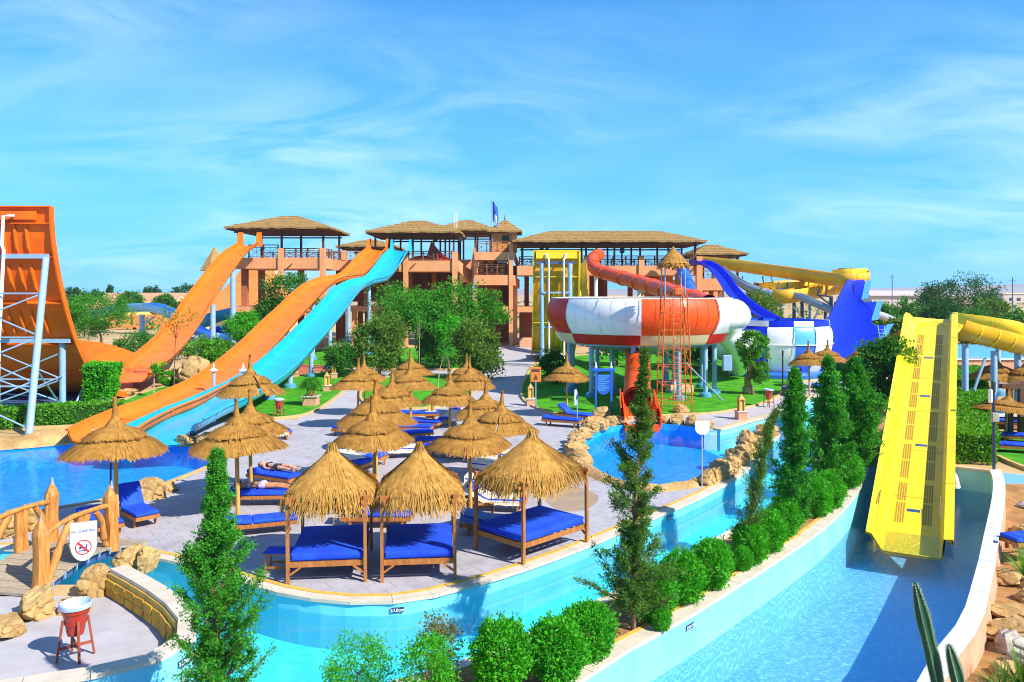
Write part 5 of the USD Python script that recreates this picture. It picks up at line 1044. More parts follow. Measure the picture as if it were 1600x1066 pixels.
def prism_xz(pts, y0, y1):
    v, f = prism(sg.Polygon(pts), 0, 1); return (np.c_[v[:, 0], y0 + v[:, 2] * (y1 - y0), v[:, 1]], f[:, ::-1])
# ---------------------------------------------------------------- the slide tower building
T = Thing("slide_tower", "long terracotta slide tower building with thatched roofs and open storeys", "building", (0, 100, 0))
def roof(name, x0, x1, y0, y1, ze, zp, ridge=0.0, rows=7, seed=1, peak=None):
    """hipped thatch roof: an underside with beams, and rows of thatch lying over each other"""
    rs = np.random.RandomState(seed); cx, cy = (x0 + x1) / 2, (y0 + y1) / 2
    if peak: cx, cy = peak
    def ring(k, m=14):
        a0, a1 = cx - ridge / 2 + (x0 - cx + ridge / 2) * k, cx + ridge / 2 + (x1 - cx - ridge / 2) * k; b0, b1 = cy + (y0 - cy) * k, cy + (y1 - cy) * k
        s = np.linspace(0, 1, m, endpoint=False)
        mx = max(m, int((x1 - x0) * 2.2)); sx_ = np.linspace(0, 1, mx, endpoint=False); my = max(m, int((y1 - y0) * 2.0)); sy_ = np.linspace(0, 1, my, endpoint=False)
        return np.vstack([np.c_[a0 + (a1 - a0) * sx_, 0 * sx_ + b0], np.c_[0 * sy_ + a1, b0 + (b1 - b0) * sy_], np.c_[a1 + (a0 - a1) * sx_, 0 * sx_ + b1], np.c_[0 * sy_ + a0, b1 + (b0 - b1) * sy_]])
    zf = lambda k: zp + (ze - zp) * k ** 1.06
    r1, rt_ = ring(1.0), ring(.02); n = len(r1); zc = ze - .16
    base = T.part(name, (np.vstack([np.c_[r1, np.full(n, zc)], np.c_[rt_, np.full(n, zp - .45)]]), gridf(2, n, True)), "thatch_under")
    for i in range(rows):
        k1 = 1.0 - i / rows * .985; k0 = max(.015, k1 - 1.28 / rows)
        q1, q0 = ring(k1), ring(k0); j = rs.uniform(-.03, .05, n); nz = rs.uniform(-.05, .02, n); d = q1 - [cx, cy]; d /= np.linalg.norm(d, axis=1, keepdims=True)
        e1 = q1 + d * j[:, None] + d * .05; h = .20
        v = np.vstack([np.c_[q0, np.full(n, zf(k0) + .10)], np.c_[e1, zf(k1) + h + nz], np.c_[e1 - d * .04, zf(k1) - .03 + nz * 1.6]])
        T.part("thatch_row", (v, gridf(3, n, True)), "thatch_roof", under=base)
    for s in (0, 1):
        T.part("eave_beam", bx(x0 + .9, x1 - .9, (y0 + .8, y1 - .9)[s], (y0 + .9, y1 - .8)[s], ze - .52, ze - .34), "dark_wood", under=base)
    for xx in np.arange(x0 + .5, x1 - .3, 1.5): T.part("rafter", beam((xx, y0 + .1, ze - .2), (cx + (xx - cx) * .55, cy - .2, zp - .55 - abs(xx - cx) / (x1 - x0) * 1.2), .10), "dark_wood", under=base)
    return base
def post(x, y, z0, z1, w=.22, m="dark_wood"): T.part("roof_post", bx(x - w / 2, x + w / 2, y - w / 2, y + w / 2, z0, z1), m)
def column(x, y, z0, z1, w=.55, m="plaster", d=None): T.part("column", bx(x - w / 2, x + w / 2, y - (d or w) / 2, y + (d or w) / 2, z0, z1), m)
def slab(x0, x1, y0, y1, z0, z1, m="plaster"): T.part("floor_slab", bx(x0, x1, y0, y1, z0, z1), m)
def railing(p, q, z, h=1.12, solid=False):
    p, q = np.array([*p, z]), np.array([*q, z]); L = np.linalg.norm(q - p); n = max(1, int(round(L / 1.5))); ms = [beam(p + [0, 0, h], q + [0, 0, h], .13, .10), beam(p + [0, 0, h * .80], q + [0, 0, h * .80], .06, .07), beam(p + [0, 0, .12], q + [0, 0, .12], .07, .08)]
    for i in range(n + 1):
        a = p + (q - p) * i / n; ms.append(box((*a[:2], z + h / 2), (.15, .15, h)))
        if i < n:
            b = p + (q - p) * (i + 1) / n; ms += [beam(a + [0, 0, .15], b + [0, 0, h * .78], .05), beam(a + [0, 0, h * .78], b + [0, 0, .15], .05)]
            m_ = (a + b) / 2; ms += [beam(m_ + [0, 0, .15], m_ + [0, 0, h * .78], .04)]
    T.part("railing", cat(ms), "rail_wood")
# left pavilion
slab(-33.6, -22.4, 95.5, 105.2, 9.30, 10.60)
roof("thatched_roof", -34.0, -21.5, 94.0, 105.8, 14.05, 15.95, 1.0, 7, 1)
for x in (-32.9, -27.7, -22.7):
    post(x, 95.75, 10.6, 13.9, .24); post(x, 104.6, 10.6, 13.9, .24)
for x, w in ((-27.72, .62), (-22.72, .62)): column(x, 95.6, 0, 11.75, w)
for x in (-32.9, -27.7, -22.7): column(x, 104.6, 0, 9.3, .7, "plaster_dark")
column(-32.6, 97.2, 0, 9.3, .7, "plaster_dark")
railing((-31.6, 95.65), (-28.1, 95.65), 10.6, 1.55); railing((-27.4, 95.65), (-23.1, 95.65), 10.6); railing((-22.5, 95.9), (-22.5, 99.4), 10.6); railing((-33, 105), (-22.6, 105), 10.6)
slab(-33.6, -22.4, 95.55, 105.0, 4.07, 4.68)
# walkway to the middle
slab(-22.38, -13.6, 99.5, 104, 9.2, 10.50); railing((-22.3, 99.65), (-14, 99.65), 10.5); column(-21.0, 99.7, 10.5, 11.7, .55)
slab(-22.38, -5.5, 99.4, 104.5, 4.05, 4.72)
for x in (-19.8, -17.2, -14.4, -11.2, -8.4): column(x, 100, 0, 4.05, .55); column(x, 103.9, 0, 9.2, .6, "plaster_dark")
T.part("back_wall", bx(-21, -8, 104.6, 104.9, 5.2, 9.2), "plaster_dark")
for x in (-18.4, -15.7, -12.8, -9.8): column(x, 100, 4.72, 9.2, .55, "plaster_dark")
roof("thatched_roof", -24.6, -16.2, 111, 120, 12.8, 14.0, .3, 5, 2)
slab(-24, -16.8, 112, 119, 9.2, 10.4)
for x in (-23.8, -20.4, -17): post(x, 112.2, 10.4, 12.7); column(x, 112.3, 0, 9.2, .6, "plaster_dark")
# middle pavilion
slab(-13.55, -6.6, 95.4, 104.6, 8.95, 10.25); slab(-13.5, -6.6, 95.5, 104.5, 4.05, 4.72)
roof("thatched_roof", -17.3, -6.1, 94.0, 105.6, 13.55, 15.35, .8, 7, 3)
for x in (-16.4, -14.6, -11.9, -9.4, -7.0): post(x, 95.6, 10.2, 13.4); post(x, 104.4, 10.2, 13.4)
for x, w in ((-12.75, .55), (-6.85, .62)): column(x, 95.5, 0, 11.3, w)
column(-13.2, 99.8, 4.72, 8.9, .6); railing((-12.4, 95.6), (-7.2, 95.6), 10.25)
for x in (-11.4, -9.0, -7.2): column(x, 104, 0, 9, .6, "plaster_dark")
T.part("parapet", hexa([(-6.58, 95.4, 8.95), (-6.3, 95.4, 8.95), (-4.95, 99.4, 7.2), (-5.2, 99.4, 7.2)], [(-6.58, 95.4, 10.25), (-6.3, 95.4, 10.25), (-4.95, 99.4, 9.0), (-5.2, 99.4, 9.0)]), "plaster")
T.part("parapet", hexa([(-5.15, 99.3, 7.3), (-4.9, 99.3, 7.3), (-4.45, 97.0, 9.2), (-4.7, 97.0, 9.2)], [(-5.15, 99.3, 9.2), (-4.9, 99.3, 9.2), (-4.45, 97.0, 11.9), (-4.7, 97.0, 11.9)]), "plaster")
T.part("red_slide_fin", prism_xz([(-10.6, 10.3), (-9.9, 12.7), (-8.7, 11.3), (-7.6, 10.3)], 97.5, 97.7), "deep_red"); T.part("red_slide_fin", prism_xz([(-13.2, 10.3), (-12.0, 10.9), (-8.4, 11.1), (-7.2, 10.3)], 98.2, 98.4), "deep_red")
for x in (-9.2, -6.2): T.part("loudspeaker", bx(x - .2, x + .2, 96, 96.3, 12.6, 13.3), "black_metal")
# rear roof
roof("thatched_roof", -10.2, -2.0, 102.5, 114.5, 14.45, 16.2, .6, 6, 4); slab(-9.8, -2.4, 105.8, 114, 9.6, 10.8)
for x in (-8.9, -6.9, -4.9, -2.9): post(x, 106.2, 10.8, 14.3); post(x, 113.4, 10.8, 14.3)
# stair tower
for z0, z1 in ((10.32, 11.28), (7.32, 8.52), (3.95, 4.72)): slab(-4.5, -.42, 95.4, 101.5, z0, z1)
column(-.12, 95.55, 0, 12.25, .5); column(-4.3, 95.9, 0, 10.3, .4); column(-.25, 101.2, 0, 10.3, .5, "plaster_dark"); column(.42, 98.6, 0, 7.2, .5)
railing((-4.3, 95.6), (-.5, 95.6), 11.28, 1.3); railing((-4.3, 95.7), (-.5, 95.7), 8.52, 1.3)
T.part("parapet", hexa([(.14, 95.6, 7.3), (.36, 95.6, 7.3), (.95, 99.6, 6.9), (.7, 99.6, 6.9)], [(.14, 95.6, 8.5), (.36, 95.6, 8.5), (.95, 99.6, 8.0), (.7, 99.6, 8.0)]), "plaster")
T.part("parapet", hexa([(.14, 95.6, 10.4), (.36, 95.6, 10.4), (.95, 99.6, 9.4), (.7, 99.6, 9.4)], [(.14, 95.6, 11.3), (.36, 95.6, 11.3), (.95, 99.6, 9.9), (.7, 99.6, 9.9)]), "plaster")
T.part("core_wall", bx(-4.2, -.6, 101.6, 101.9, 8.5, 10.3), "plaster_ochre"); T.part("stair_flight", hexa([(-3.4, 97, 4.7), (-1.5, 97, 4.7), (-1.5, 100.5, 4.7), (-3.4, 100.5, 4.7)], [(-3.4, 97, 5.2), (-1.5, 97, 5.2), (-1.5, 100.5, 7.3), (-3.4, 100.5, 7.3)]), "plaster_ochre")
for x in (-3.4, -2.1): column(x, 101, 4.7, 10.3, .5, "plaster_dark")
# turret with pointed thatch
T.part("turret_wall", bx(-2.35, .55, 96.6, 99.5, 11.3, 13.75), "plaster_ochre")
T.part("turret_window", bx(-1.2, -.35, 96.52, 96.62, 12.55, 13.35), "dark_opening")
T.part("corner_pier", bx(.0, .62, 96.52, 97.1, 11.3, 13.76), "plaster")
roof("turret_roof", -3.0, 1.2, 95.9, 100.2, 13.75, 15.25, 0, 5, 5)
T.part("finial", tube([(-.9, 98.05, 15.1), (-.9, 98.05, 16.0)], [.14, .03], 6), "straw_dark")
# long right wing
slab(.62, 22.7, 95.5, 104.5, 8.50, 9.62)
roof("thatched_roof", .1, 23.0, 94.0, 105.4, 12.45, 14.05, 12.8, 7, 6)
for x in (1.2, 4.3, 8.9, 12.3, 15.4, 18.8, 22.0): post(x, 95.7, 9.6, 12.4); post(x + .2, 104.2, 9.6, 12.4)
for x in (10.6, 13.8): post(x, 100, 9.6, 12.4, .18)
railing((.9, 95.7), (4.6, 95.7), 9.62); railing((7.6, 95.7), (15.2, 95.7), 9.62, 1.2); railing((15.6, 95.7), (21.8, 95.7), 9.62, 1.2); railing((1, 104.3), (22, 104.3), 9.62)
for x, w in ((8.95, .6), (15.5, .62), (22.45, .7)): column(x, 95.6, 0, 10.75, w)
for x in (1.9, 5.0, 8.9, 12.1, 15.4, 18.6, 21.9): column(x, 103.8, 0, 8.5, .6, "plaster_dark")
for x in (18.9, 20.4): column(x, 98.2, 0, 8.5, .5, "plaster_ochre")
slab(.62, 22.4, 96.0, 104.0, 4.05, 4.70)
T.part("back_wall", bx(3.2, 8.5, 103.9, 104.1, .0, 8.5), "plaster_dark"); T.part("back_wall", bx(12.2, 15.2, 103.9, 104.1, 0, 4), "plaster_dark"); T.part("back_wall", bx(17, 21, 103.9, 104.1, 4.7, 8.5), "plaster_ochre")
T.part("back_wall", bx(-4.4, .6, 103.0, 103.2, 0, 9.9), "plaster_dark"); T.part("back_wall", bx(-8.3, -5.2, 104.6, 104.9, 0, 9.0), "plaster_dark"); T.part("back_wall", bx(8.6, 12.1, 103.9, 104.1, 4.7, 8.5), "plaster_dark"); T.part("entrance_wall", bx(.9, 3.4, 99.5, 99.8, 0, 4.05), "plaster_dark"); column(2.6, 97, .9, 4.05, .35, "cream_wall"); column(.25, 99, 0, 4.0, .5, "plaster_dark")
for k in range(6): T.part("entrance_step", bx(.9, 4.6, 93.2 + k * .42, 97, -.02 + k * .16, .14 + k * .16), "pink_render")
T.part("yellow_box", bx(6.8, 7.6, 96.3, 97.2, 4.75, 6.9), "yellow_wall")
for x, y in ((3.6, 96.6), (13.3, 95.95)): T.part("loudspeaker", bx(x - .25, x + .25, y, y + .4, 11.2, 12.1), "black_metal")
T.part("flood_lamp", tube([(-12.2, 95.3, 9.3), (-11.5, 95.2, 9.9)], .05, 6), "black_metal"); T.part("flood_lamp", tube([(-27.0, 95.4, 9.3), (-26.3, 95.3, 9.9)], .05, 6), "black_metal")
# right rear pavilion
roof("thatched_roof", 23.2, 30.3, 102, 113, 11.3, 12.8, .6, 6, 7); slab(22.72, 29.4, 103, 112.4, 6.7, 8.2)
for x in (24.2, 26.9, 28.2, 29.2): post(x, 103.2, 8.2, 11.2); post(x, 112, 8.2, 11.2)
railing((23, 103.1), (29.3, 103.1), 8.2); 
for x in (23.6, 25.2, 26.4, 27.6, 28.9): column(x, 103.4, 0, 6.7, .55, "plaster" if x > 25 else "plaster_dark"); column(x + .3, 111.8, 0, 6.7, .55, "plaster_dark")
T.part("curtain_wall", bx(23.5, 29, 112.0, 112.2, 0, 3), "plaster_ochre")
# flag
t = Thing("flag", "blue and white flag on a tall pole beside the thatched turret", "flag", (-2.42, 97, 11.2))
t.part("flagpole", tube([(-2.42, 96.4, 11.3), (-2.42, 96.4, 17.75)], .05, 6), "grey_plastic")
gx, gz = np.meshgrid(np.linspace(0, 1, 10), np.linspace(0, 1, 12), indexing="ij"); w_ = .72 * (1 - .35 * np.abs(gz - .5)); vx = -2.36 + gx * w_; vy = 96.4 + .10 * np.sin(gx * 6 + gz * 3); vz = 15.2 + gz * 2.4 - gx * .9
fv = np.stack([vx, vy, vz], -1).reshape(-1, 3); ff = gridf(10, 12); t.part("flag_cloth", (fv, ff[: len(ff)]), "flag_blue", smooth=60)
sv = np.stack([vx[3:8] , vy[3:8] - .012, vz[3:8]], -1)[:, :6].reshape(-1, 3) ; t.part("flag_stripe", (sv, gridf(5, 6)), "white_paint", smooth=60)
T2 = Thing("antenna", "pair of short white masts on the middle thatched roof", "mast", (-4.6, 100, 14.2))
for s in (0, .25): T2.part("mast", tube([(-6.9 + s, 96, 14.2), (-6.9 + s, 96, 16.1)], .04, 6), "white_paint")

# ---------------------------------------------------------------- far buildings and hills
def gable_house(px0, px1, ytop, Y, lab, wallm="yellow_wall"):
    a, b = P(px0, ytop, Y), P(px1, ytop, Y); t = Thing("house", lab, "building", ((a[0] + b[0]) / 2, Y, 0)); w = b[0] - a[0]; zt = a[2]
    t.part("wall", bx(a[0] + .3, b[0] - .3, Y, Y + 6, -.5, zt * .70), wallm)
    pts = [(a[0] - .3, zt * .70), (a[0] + w * .25, zt * .80), (a[0] + w * .42, zt * .92), ((a[0] + b[0]) / 2, zt)]; pts = pts + [(a[0] + b[0] - x, z) for x, z in pts[-2::-1]]
    pg = np.array(pts); n = len(pg); f = np.c_[pg[:, 0], np.full(n, Y - .15), pg[:, 1]]; g = f + [0, .4, 0]; lo_ = f - [0, -.05, .45 * zt / 6]; lg_ = lo_ + [0, .3, 0]
    t.part("gable_trim", (np.stack([f, g, lg_, lo_], 1).reshape(-1, 3), gridf(n, 4, True)), "cream_wall")
    tri = [(a[0] + .2, zt * .68), (b[0] - .2, zt * .68), ((a[0] + b[0]) / 2, zt * .97)]
    t.part("gable", prism_xz(tri, Y, Y + .2), wallm); t.part("gable_window", bx((a[0] + b[0]) / 2 - w * .1, (a[0] + b[0]) / 2 + w * .1, Y - .04, Y, zt * .66, zt * .80), "dark_opening")
    t.part("door", bx((a[0] + b[0]) / 2 - w * .08, (a[0] + b[0]) / 2 + w * .08, Y - .05, Y, -.5, zt * .4), "dark_wood")
    for s in (-1, 1): t.part("window", bx((a[0] + b[0]) / 2 + s * w * .28 - w * .07, (a[0] + b[0]) / 2 + s * w * .28 + w * .07, Y - .04, Y, zt * .2, zt * .5), "dark_opening")
    return t
t = Thing("house", "long low building with pale tiled roof along the left horizon", "building", (-95, 175, 0))
t.part("wall", bx(P(150, 460, 176)[0], P(500, 460, 176)[0], 176, 186, -.5, 3.2), "cream_wall")
xa, xb = P(140, 460, 174)[0], P(505, 460, 174)[0]
for k in range(14):
    u0, u1 = xa + (xb - xa) * k / 14 + .03, xa + (xb - xa) * (k + 1) / 14 - .03
    t.part("roof_panel", hexa([(u0, 174.5, 2.9), (u1, 174.5, 2.9), (u1, 181, 6.0), (u0, 181, 6.0)], [(u0, 174.5, 3.1), (u1, 174.5, 3.1), (u1, 181, 6.2), (u0, 181, 6.2)]), "roof_tile")
for k in range(12):
    x = xa + 4 + (xb - xa - 8) * k / 12; t.part("window", bx(x, x + 1.6, 175.9, 176, .8, 2.4), "dark_opening")
for i, (p0, p1, yt, Y) in enumerate(((198, 226, 466, 172), (262, 304, 463, 168), (240, 256, 470, 173), (382, 430, 462, 150))):
    gable_house(p0, p1, yt, Y, ("small yellow gabled pavilion left of the arched flume", "yellow gabled pavilion with curled eaves behind the arched flume", "tiny yellow gable peeking between green trees on the left", "yellow gabled hut under the left pavilion floor")[i])
t = Thing("house", "pale house with tiled veranda roof behind the long orange slide", "building", (-60, 150, 0))
a, b = P(316, 470, 150)[0], P(420, 470, 150)[0]
t.part("wall", bx(a, b, 152, 158, -.5, 3.9), "cream_wall"); t.part("veranda_roof", hexa([(a - 1, 149, 3.3), (b + 1, 149, 3.3), (b, 155, 6.6), (a, 155, 6.6)], [(a - 1, 149, 3.5), (b + 1, 149, 3.5), (b, 155, 6.8), (a, 155, 6.8)]), "roof_tile")
for k in range(6):
    x = a + (b - a) * (k + .5) / 6; t.part("veranda_post", bx(x - .2, x + .2, 149.5, 149.9, -.5, 3.3), "cream_wall"); t.part("screen" if k % 2 else "doorway", bx(x + .5, x + 1.9, 151.9, 152, -.5, 2.6), "redstone" if k % 2 else "dark_opening")
t = Thing("house", "big tan tent shaped roof with thatched tip behind the left pavilion", "building", (-52, 135, 0))
tx, ty = P(338, 400, 135)[0], 138.0; pr_ = [(13, 2.6), (9.4, 4.6), (6.4, 6.6), (4.2, 8.8), (2.4, 11.0), (1.6, 12.2)]
t.part("tent_roof", mv(lathe(pr_, 4, PI / 4, PI / 4 + 2 * PI), (tx + 6, ty, 0)), "tent_roof"); t.part("thatch_tip", mv(lathe([(2.6, 11.3), (1.7, 12.9), (.15, 15.4)], 8), (tx - 1.4, ty, -1.2)), "thatch_roof"); t.part("tip_base", mv(lathe([(1.5, 9.6), (1.5, 11.0)], 8), (tx - 1.4, ty, -.6)), "tent_roof")
t.part("wall", bx(tx - 3, tx + 15, ty - 8, ty + 8, -.5, 2.6), "cream_wall")
t = Thing("house", "sand coloured house with dark windows seen under the left pavilion", "building", (-44, 160, 0)); a, b = P(406, 470, 160)[0], P(432, 470, 160)[0]
t.part("wall", bx(a, b, 160, 166, -.5, 7.5), "cream_wall"); t.part("upper_storey", bx(a + .3, b - .3, 160.5, 165, 7.5, 11), "cream_wall")
for k in range(2): t.part("window", bx(a + .8 + k * 1.6, a + 1.6 + k * 1.6, 160.4, 160.5, 8.2, 9.6), "dark_opening")
t.part("band", bx(a - .2, b + .2, 159.8, 160, 3.5, 3.9), "pink_render")
single("boundary_wall", bx(P(165, 500, 140)[0], P(258, 500, 140)[0], 140, 140.5, -.5, 2.4), "plaster_ochre", "low terracotta wall below the arched flume", "wall")
for i in range(2):
    q = P(206 + i * 14, 505, 136); tt = Thing("gazebo", ("yellow shade roof left of the flume pillar", "yellow shade roof right beside the flume pillar")[i], "canopy", q * [1, 1, 0]); tt.part("shade_roof", mv(lathe([(2.0, 2.6), (.1, 3.5)], 4, PI / 4, PI / 4 + 2 * PI), q * [1, 1, 0]), "yellow_wall"); tt.part("post", tube([q * [1, 1, 0], q * [1, 1, 0] + [0, 0, 2.8]], .08, 6), "pole_wood")
# right distance
t = Thing("shed", "long pale shed roof on the right horizon beyond the trees", "building", (140, 330, 0))
a, b = P(1362, 460, 330)[0], P(1441, 460, 330)[0]; t.part("wall", bx(a, b, 330, 350, -1, 4.6), "grey_shed"); t.part("roof", hexa([(a - 1, 329, 4.6), (b + 1, 329, 4.6), (b + 1, 340, 6.5), (a - 1, 340, 6.5)], [(a - 1, 329, 4.9), (b + 1, 329, 4.9), (b + 1, 340, 6.8), (a - 1, 340, 6.8)]), "grey_shed")
single("boundary_wall", bx(P(1574, 480, 120)[0], P(1700, 480, 120)[0], 120, 121, -.5, 3.4), "redstone", "dark red boundary wall at far right edge", "wall")
t = Thing("house", "low grey flat roofed block on the right horizon", "building", (260, 420, 0)); a, b = P(1568, 460, 420)[0], P(1640, 460, 420)[0]; t.part("wall", bx(a, b, 420, 440, -1, 5.0), "grey_shed"); t.part("parapet", bx(a - .5, b + .5, 419.6, 440, 5.0, 5.6), "cream_wall")
for k in range(5): t.part("window", bx(a + 3 + k * 4, a + 5 + k * 4, 419.9, 420, 1.5, 3), "dark_opening")
for i, (px, Y, z) in enumerate(((1394, 300, 13.0), (1582, 260, 11.0), (1550, 400, 14))):
    q = P(px, 460, Y); tt = Thing("pylon", ("thin mast on the right horizon above the pale shed", "dark pole standing before the far hills at right", "faint pylon pair beside the large dark tree")[i], "mast", (q[0], Y, 0)); tt.part("mast", tube([(q[0], Y, 0), (q[0], Y, z)], .14, 6), "steel_dark"); tt.part("crossarm", bx(q[0] - 1.1, q[0] + 1.1, Y - .1, Y + .1, z - 1.2, z - 1.0), "steel_dark")
X = np.linspace(-400, 1900, 220); ridge = 8 + 34 * meshkit.fbm(np.stack([X * .004, X * 0, X * 0], -1), 5, 9) * np.clip((X - 200) / 900, 0.15, 1); hv = []
for k, (dy, s) in enumerate(((0, 0.0), (60, .55), (160, 1.0), (420, .8))): hv.append(np.c_[X, np.full(220, 1350.0 + dy) + 25 * meshkit.noise(np.stack([X * .01, X * 0 + k, X * 0], -1)), ridge * s - 1.0])
struct("hills", (np.array(hv).reshape(-1, 3), gridf(4, 220)), "hill", smooth=True)
# ---------------------------------------------------------------- rocks, bridge, bins, lanterns, signs
def rock_mesh(seed, sub=4, rough=.35, flat=.8):
    m = trimesh.creation.icosphere(sub); v = np.array(m.vertices); rs = np.random.RandomState(seed * 13 + 1)
    n = meshkit.fbm(v * 1.2 + seed * 7.1, 3, seed) - .5; v = v * (1 + rough * 1.3 * n)[:, None]
    for _ in range(11):                      # broken faces
        d = unit_(rs.normal(size=3)); o = rs.uniform(.55, .86); h = v @ d - o; v = v - np.where(h > 0, h * .90, 0)[:, None] * d
    cr = np.abs(meshkit.noise(v * 2.3 + seed * 3.3, seed + 5) - .5); v = v * (1 - .16 * np.clip(.10 - cr, 0, 1) / .10)[:, None]      # clefts
    v = v * (1 + .09 * (meshkit.fbm(v * 5.0 + seed, 4, seed + 9) - .5))[:, None]; v[:, 2] *= flat; v[:, 2] = np.maximum(v[:, 2], -.35); return v, np.array(m.faces)
def unit_(x): return x / np.linalg.norm(x)
rockm = []
for s in range(6):
    t = Thing("rock_model", proto=True); t.part("stone", rock_mesh(s + 1), "sandstone", smooth=28); rockm.append(t)
for s in range(3):
    t = Thing("rock_model", proto=True); t.part("stone", rock_mesh(s + 20, 4, .25, .6), ("greystone", "redstone", "greystone")[s], smooth=28); rockm.append(t)
rr = random.Random(31)
def rock(x, y, s, lab, grp=None, z=0.0, k=None, rz=None): dup(rockm[rr.randrange(6) if k is None else k], "rock", lab, "rock", (x, y, z + .2 * (s if np.ndim(s) == 0 else s[2])), rr.uniform(0, 6) if rz is None else rz, s, grp)
ORD = ["first", "second", "third", "fourth", "fifth", "sixth", "seventh", "eighth", "ninth", "tenth", "eleventh", "twelfth", "thirteenth", "fourteenth", "fifteenth", "sixteenth", "seventeenth", "eighteenth", "nineteenth", "twentieth", "twenty first", "twenty second", "twenty third", "twenty fourth", "twenty fifth"] + ["thirtieth"] * 0 + [w + " " + x for w in ("thirty", "forty", "fifty") for x in ("first", "second", "third", "fourth", "fifth", "sixth", "seventh", "eighth", "ninth")]
cnt = {}
def nth(key): cnt[key] = cnt.get(key, -1) + 1; return ORD[cnt[key]]
ring_pts = resample(round_s, .72)
for i, q in enumerate(ring_pts):
    d = (q - np.array([6.2, 33.2])); d /= np.linalg.norm(d); q = q + d * .34
    near = q[1] < 29.3
    if near: continue
    if abs(q[0] - 6.4) < .95 and q[1] > 38: continue
    s = rr.uniform(.42, .62); rock(q[0], q[1], (s, s * rr.uniform(.8, 1.1), s * rr.uniform(.6, 1.2)), nth("ring") + " sandy boulder clockwise round the round pool from its left side", "rocks ringing the round pool")
rl = resample(np.array(ridge_s[:-1]), .62)
for i, q in enumerate(rl[1:]):
    w = q + np.array([.55, -.45]) * .75; s = rr.uniform(.34, .62); rock(w[0], w[1], (s, s * .85, s * rr.uniform(.7, 1.35)), nth("ridge") + " jagged tan rock on the pool ridge counted from the far end", "rocks on the pool ridge")
# smooth moulded near rim of the round pool
arc = resample(np.vstack([[ridge_s[-2]], [ridge_s[-1]], round_s[:14]]), .25); arc = arc - 0.0
out_ = np.array([(q - np.array([6.0, 32.5])) / np.linalg.norm(q - np.array([6.0, 32.5])) for q in arc]); k_ = len(arc)
wob = meshkit.fbm(np.c_[arc * .9, np.zeros(k_)], 3, 2) - .5
rim = np.stack([np.c_[arc + out_ * -.02, np.full(k_, -.12)], np.c_[arc + out_ * .06, .12 + wob * .1], np.c_[arc + out_ * .35, .20 + wob * .25], np.c_[arc + out_ * (.62 + wob * .4)[:, None], .06 + wob * .1], np.c_[arc + out_ * (.78 + wob * .4)[:, None], np.full(k_, -.03)]], 1)
single("pool_rim", (rim.reshape(-1, 3), gridf(k_, 5)), "sandstone", "smooth moulded sandstone rim on the near side of the round pool", "pool rim", smooth=50)
# splash pool far shore: pale moulded rock bank
bankp = resample(chaikin([(-34, 28.6), (-30, 31.6), (-24, 33.4), (-21.3, 33.8), (-20.07, 34.7), (-18.7, 35.4), (-17.0, 35.6)], 1, False), .4); k_ = len(bankp); wob = meshkit.fbm(np.c_[bankp * .8, np.zeros(k_)], 4, 5) - .5
rim = np.stack([np.c_[bankp + [0.1, -.45], np.full(k_, -.05)], np.c_[bankp + [0, -.25], .22 + wob * .3], np.c_[bankp + [-.1, .3], .42 + wob * .5], np.c_[bankp + [-.2, 1.0], .34 + wob * .4], np.c_[bankp + [-.3, 1.7], np.full(k_, -.03)]], 1)
single("rock_bank", (rim.reshape(-1, 3), gridf(k_, 5)), "sandstone", "long pale moulded rock bank along the far splash pool shore", "rock bank", smooth=40)
for (px, py, s, lab) in ((168, 690, (.5, .45, .6), "grey streaked rock at left foot of the orange slide"), (212, 688, (.4, .4, .35), "small pale rock between the two slide ends"), (290, 694, (.75, .45, .55), "wide pale rock right of the blue slide end"), (322, 697, (.5, .4, .6), "upright pale rock before the parasol right of blue slide end"), (350, 703, (.45, .4, .45), "pale rock at the far right corner of splash pool"),
                         (236, 776, (.72, .55, .62), "big golden boulder at splash pool edge behind the loungers"), (262, 768, (.38, .34, .42), "small golden boulder right against the big one at pool edge"), (45, 826, (.6, .5, .7), "pale boulder behind the far bridge rail"), (18, 835, (.6, .5, .6), "boulder at left edge behind the bridge"),
                         (204, 884, (.46, .42, .55), "tan rock block under the right end of the bridge"), (230, 886, (.24, .36, .55), "green stained upright rock at right end of bridge"), (58, 958, (.66, .45, .62), "large pale boulder at the left end of the bridge"), (152, 925, (.42, .40, .62), "tan boulder at the left tip of the curved planter wall"), (116, 956, (.36, .34, .42), "smooth tan boulder beside the red bin"), (8, 985, (.6, .45, .3), "low tan rock at the left picture edge")):
    q = G(px, py); rock(q[0], q[1], s, lab, None, k=rr.randrange(6))
for i, (px, py, s) in enumerate(((940, 655, .62), (926, 668, .45), (1012, 650, .5), (1066, 648, .55))): q = G(px, py); rock(q[0], q[1] + .4, (s * 1.2, s * .8, s), ("tall pale rock left of the orange exit tube", "low pale rock at left end of the round pool ring", "pale block just right of the orange exit tube", "blocky pale rock by the lattice tower foot")[i])
gl = ("grey rounded stone", "rust red stone", "pale grey angular stone")
for i in range(84):   # rockery right of the landing pool
    y = 11.5 + 14.0 * (i / 84) + rr.uniform(-.3, .3); x0 = np.interp(y, L_right_s[:, 1], L_right_s[:, 0]) + .85; x = x0 + abs(rr.gauss(0, 1.3)) + rr.uniform(0, .3); s = rr.uniform(.18, .46); k = rr.choice([6, 7, 8, 0, 3, 6, 1])
    rock(x, y, (s * 1.25, s, s * .8), nth("g%d" % k if k > 5 else "gt") + (" rounded %s stone up from the near end of the pool side rockery" % ("grey", "rust red", "pale grey")[k - 6] if k > 5 else " tan stone up from the near end of the pool side rockery"), "rockery stones", z=float(rg_z(np.array(x), np.array(y))) - .06, k=k)
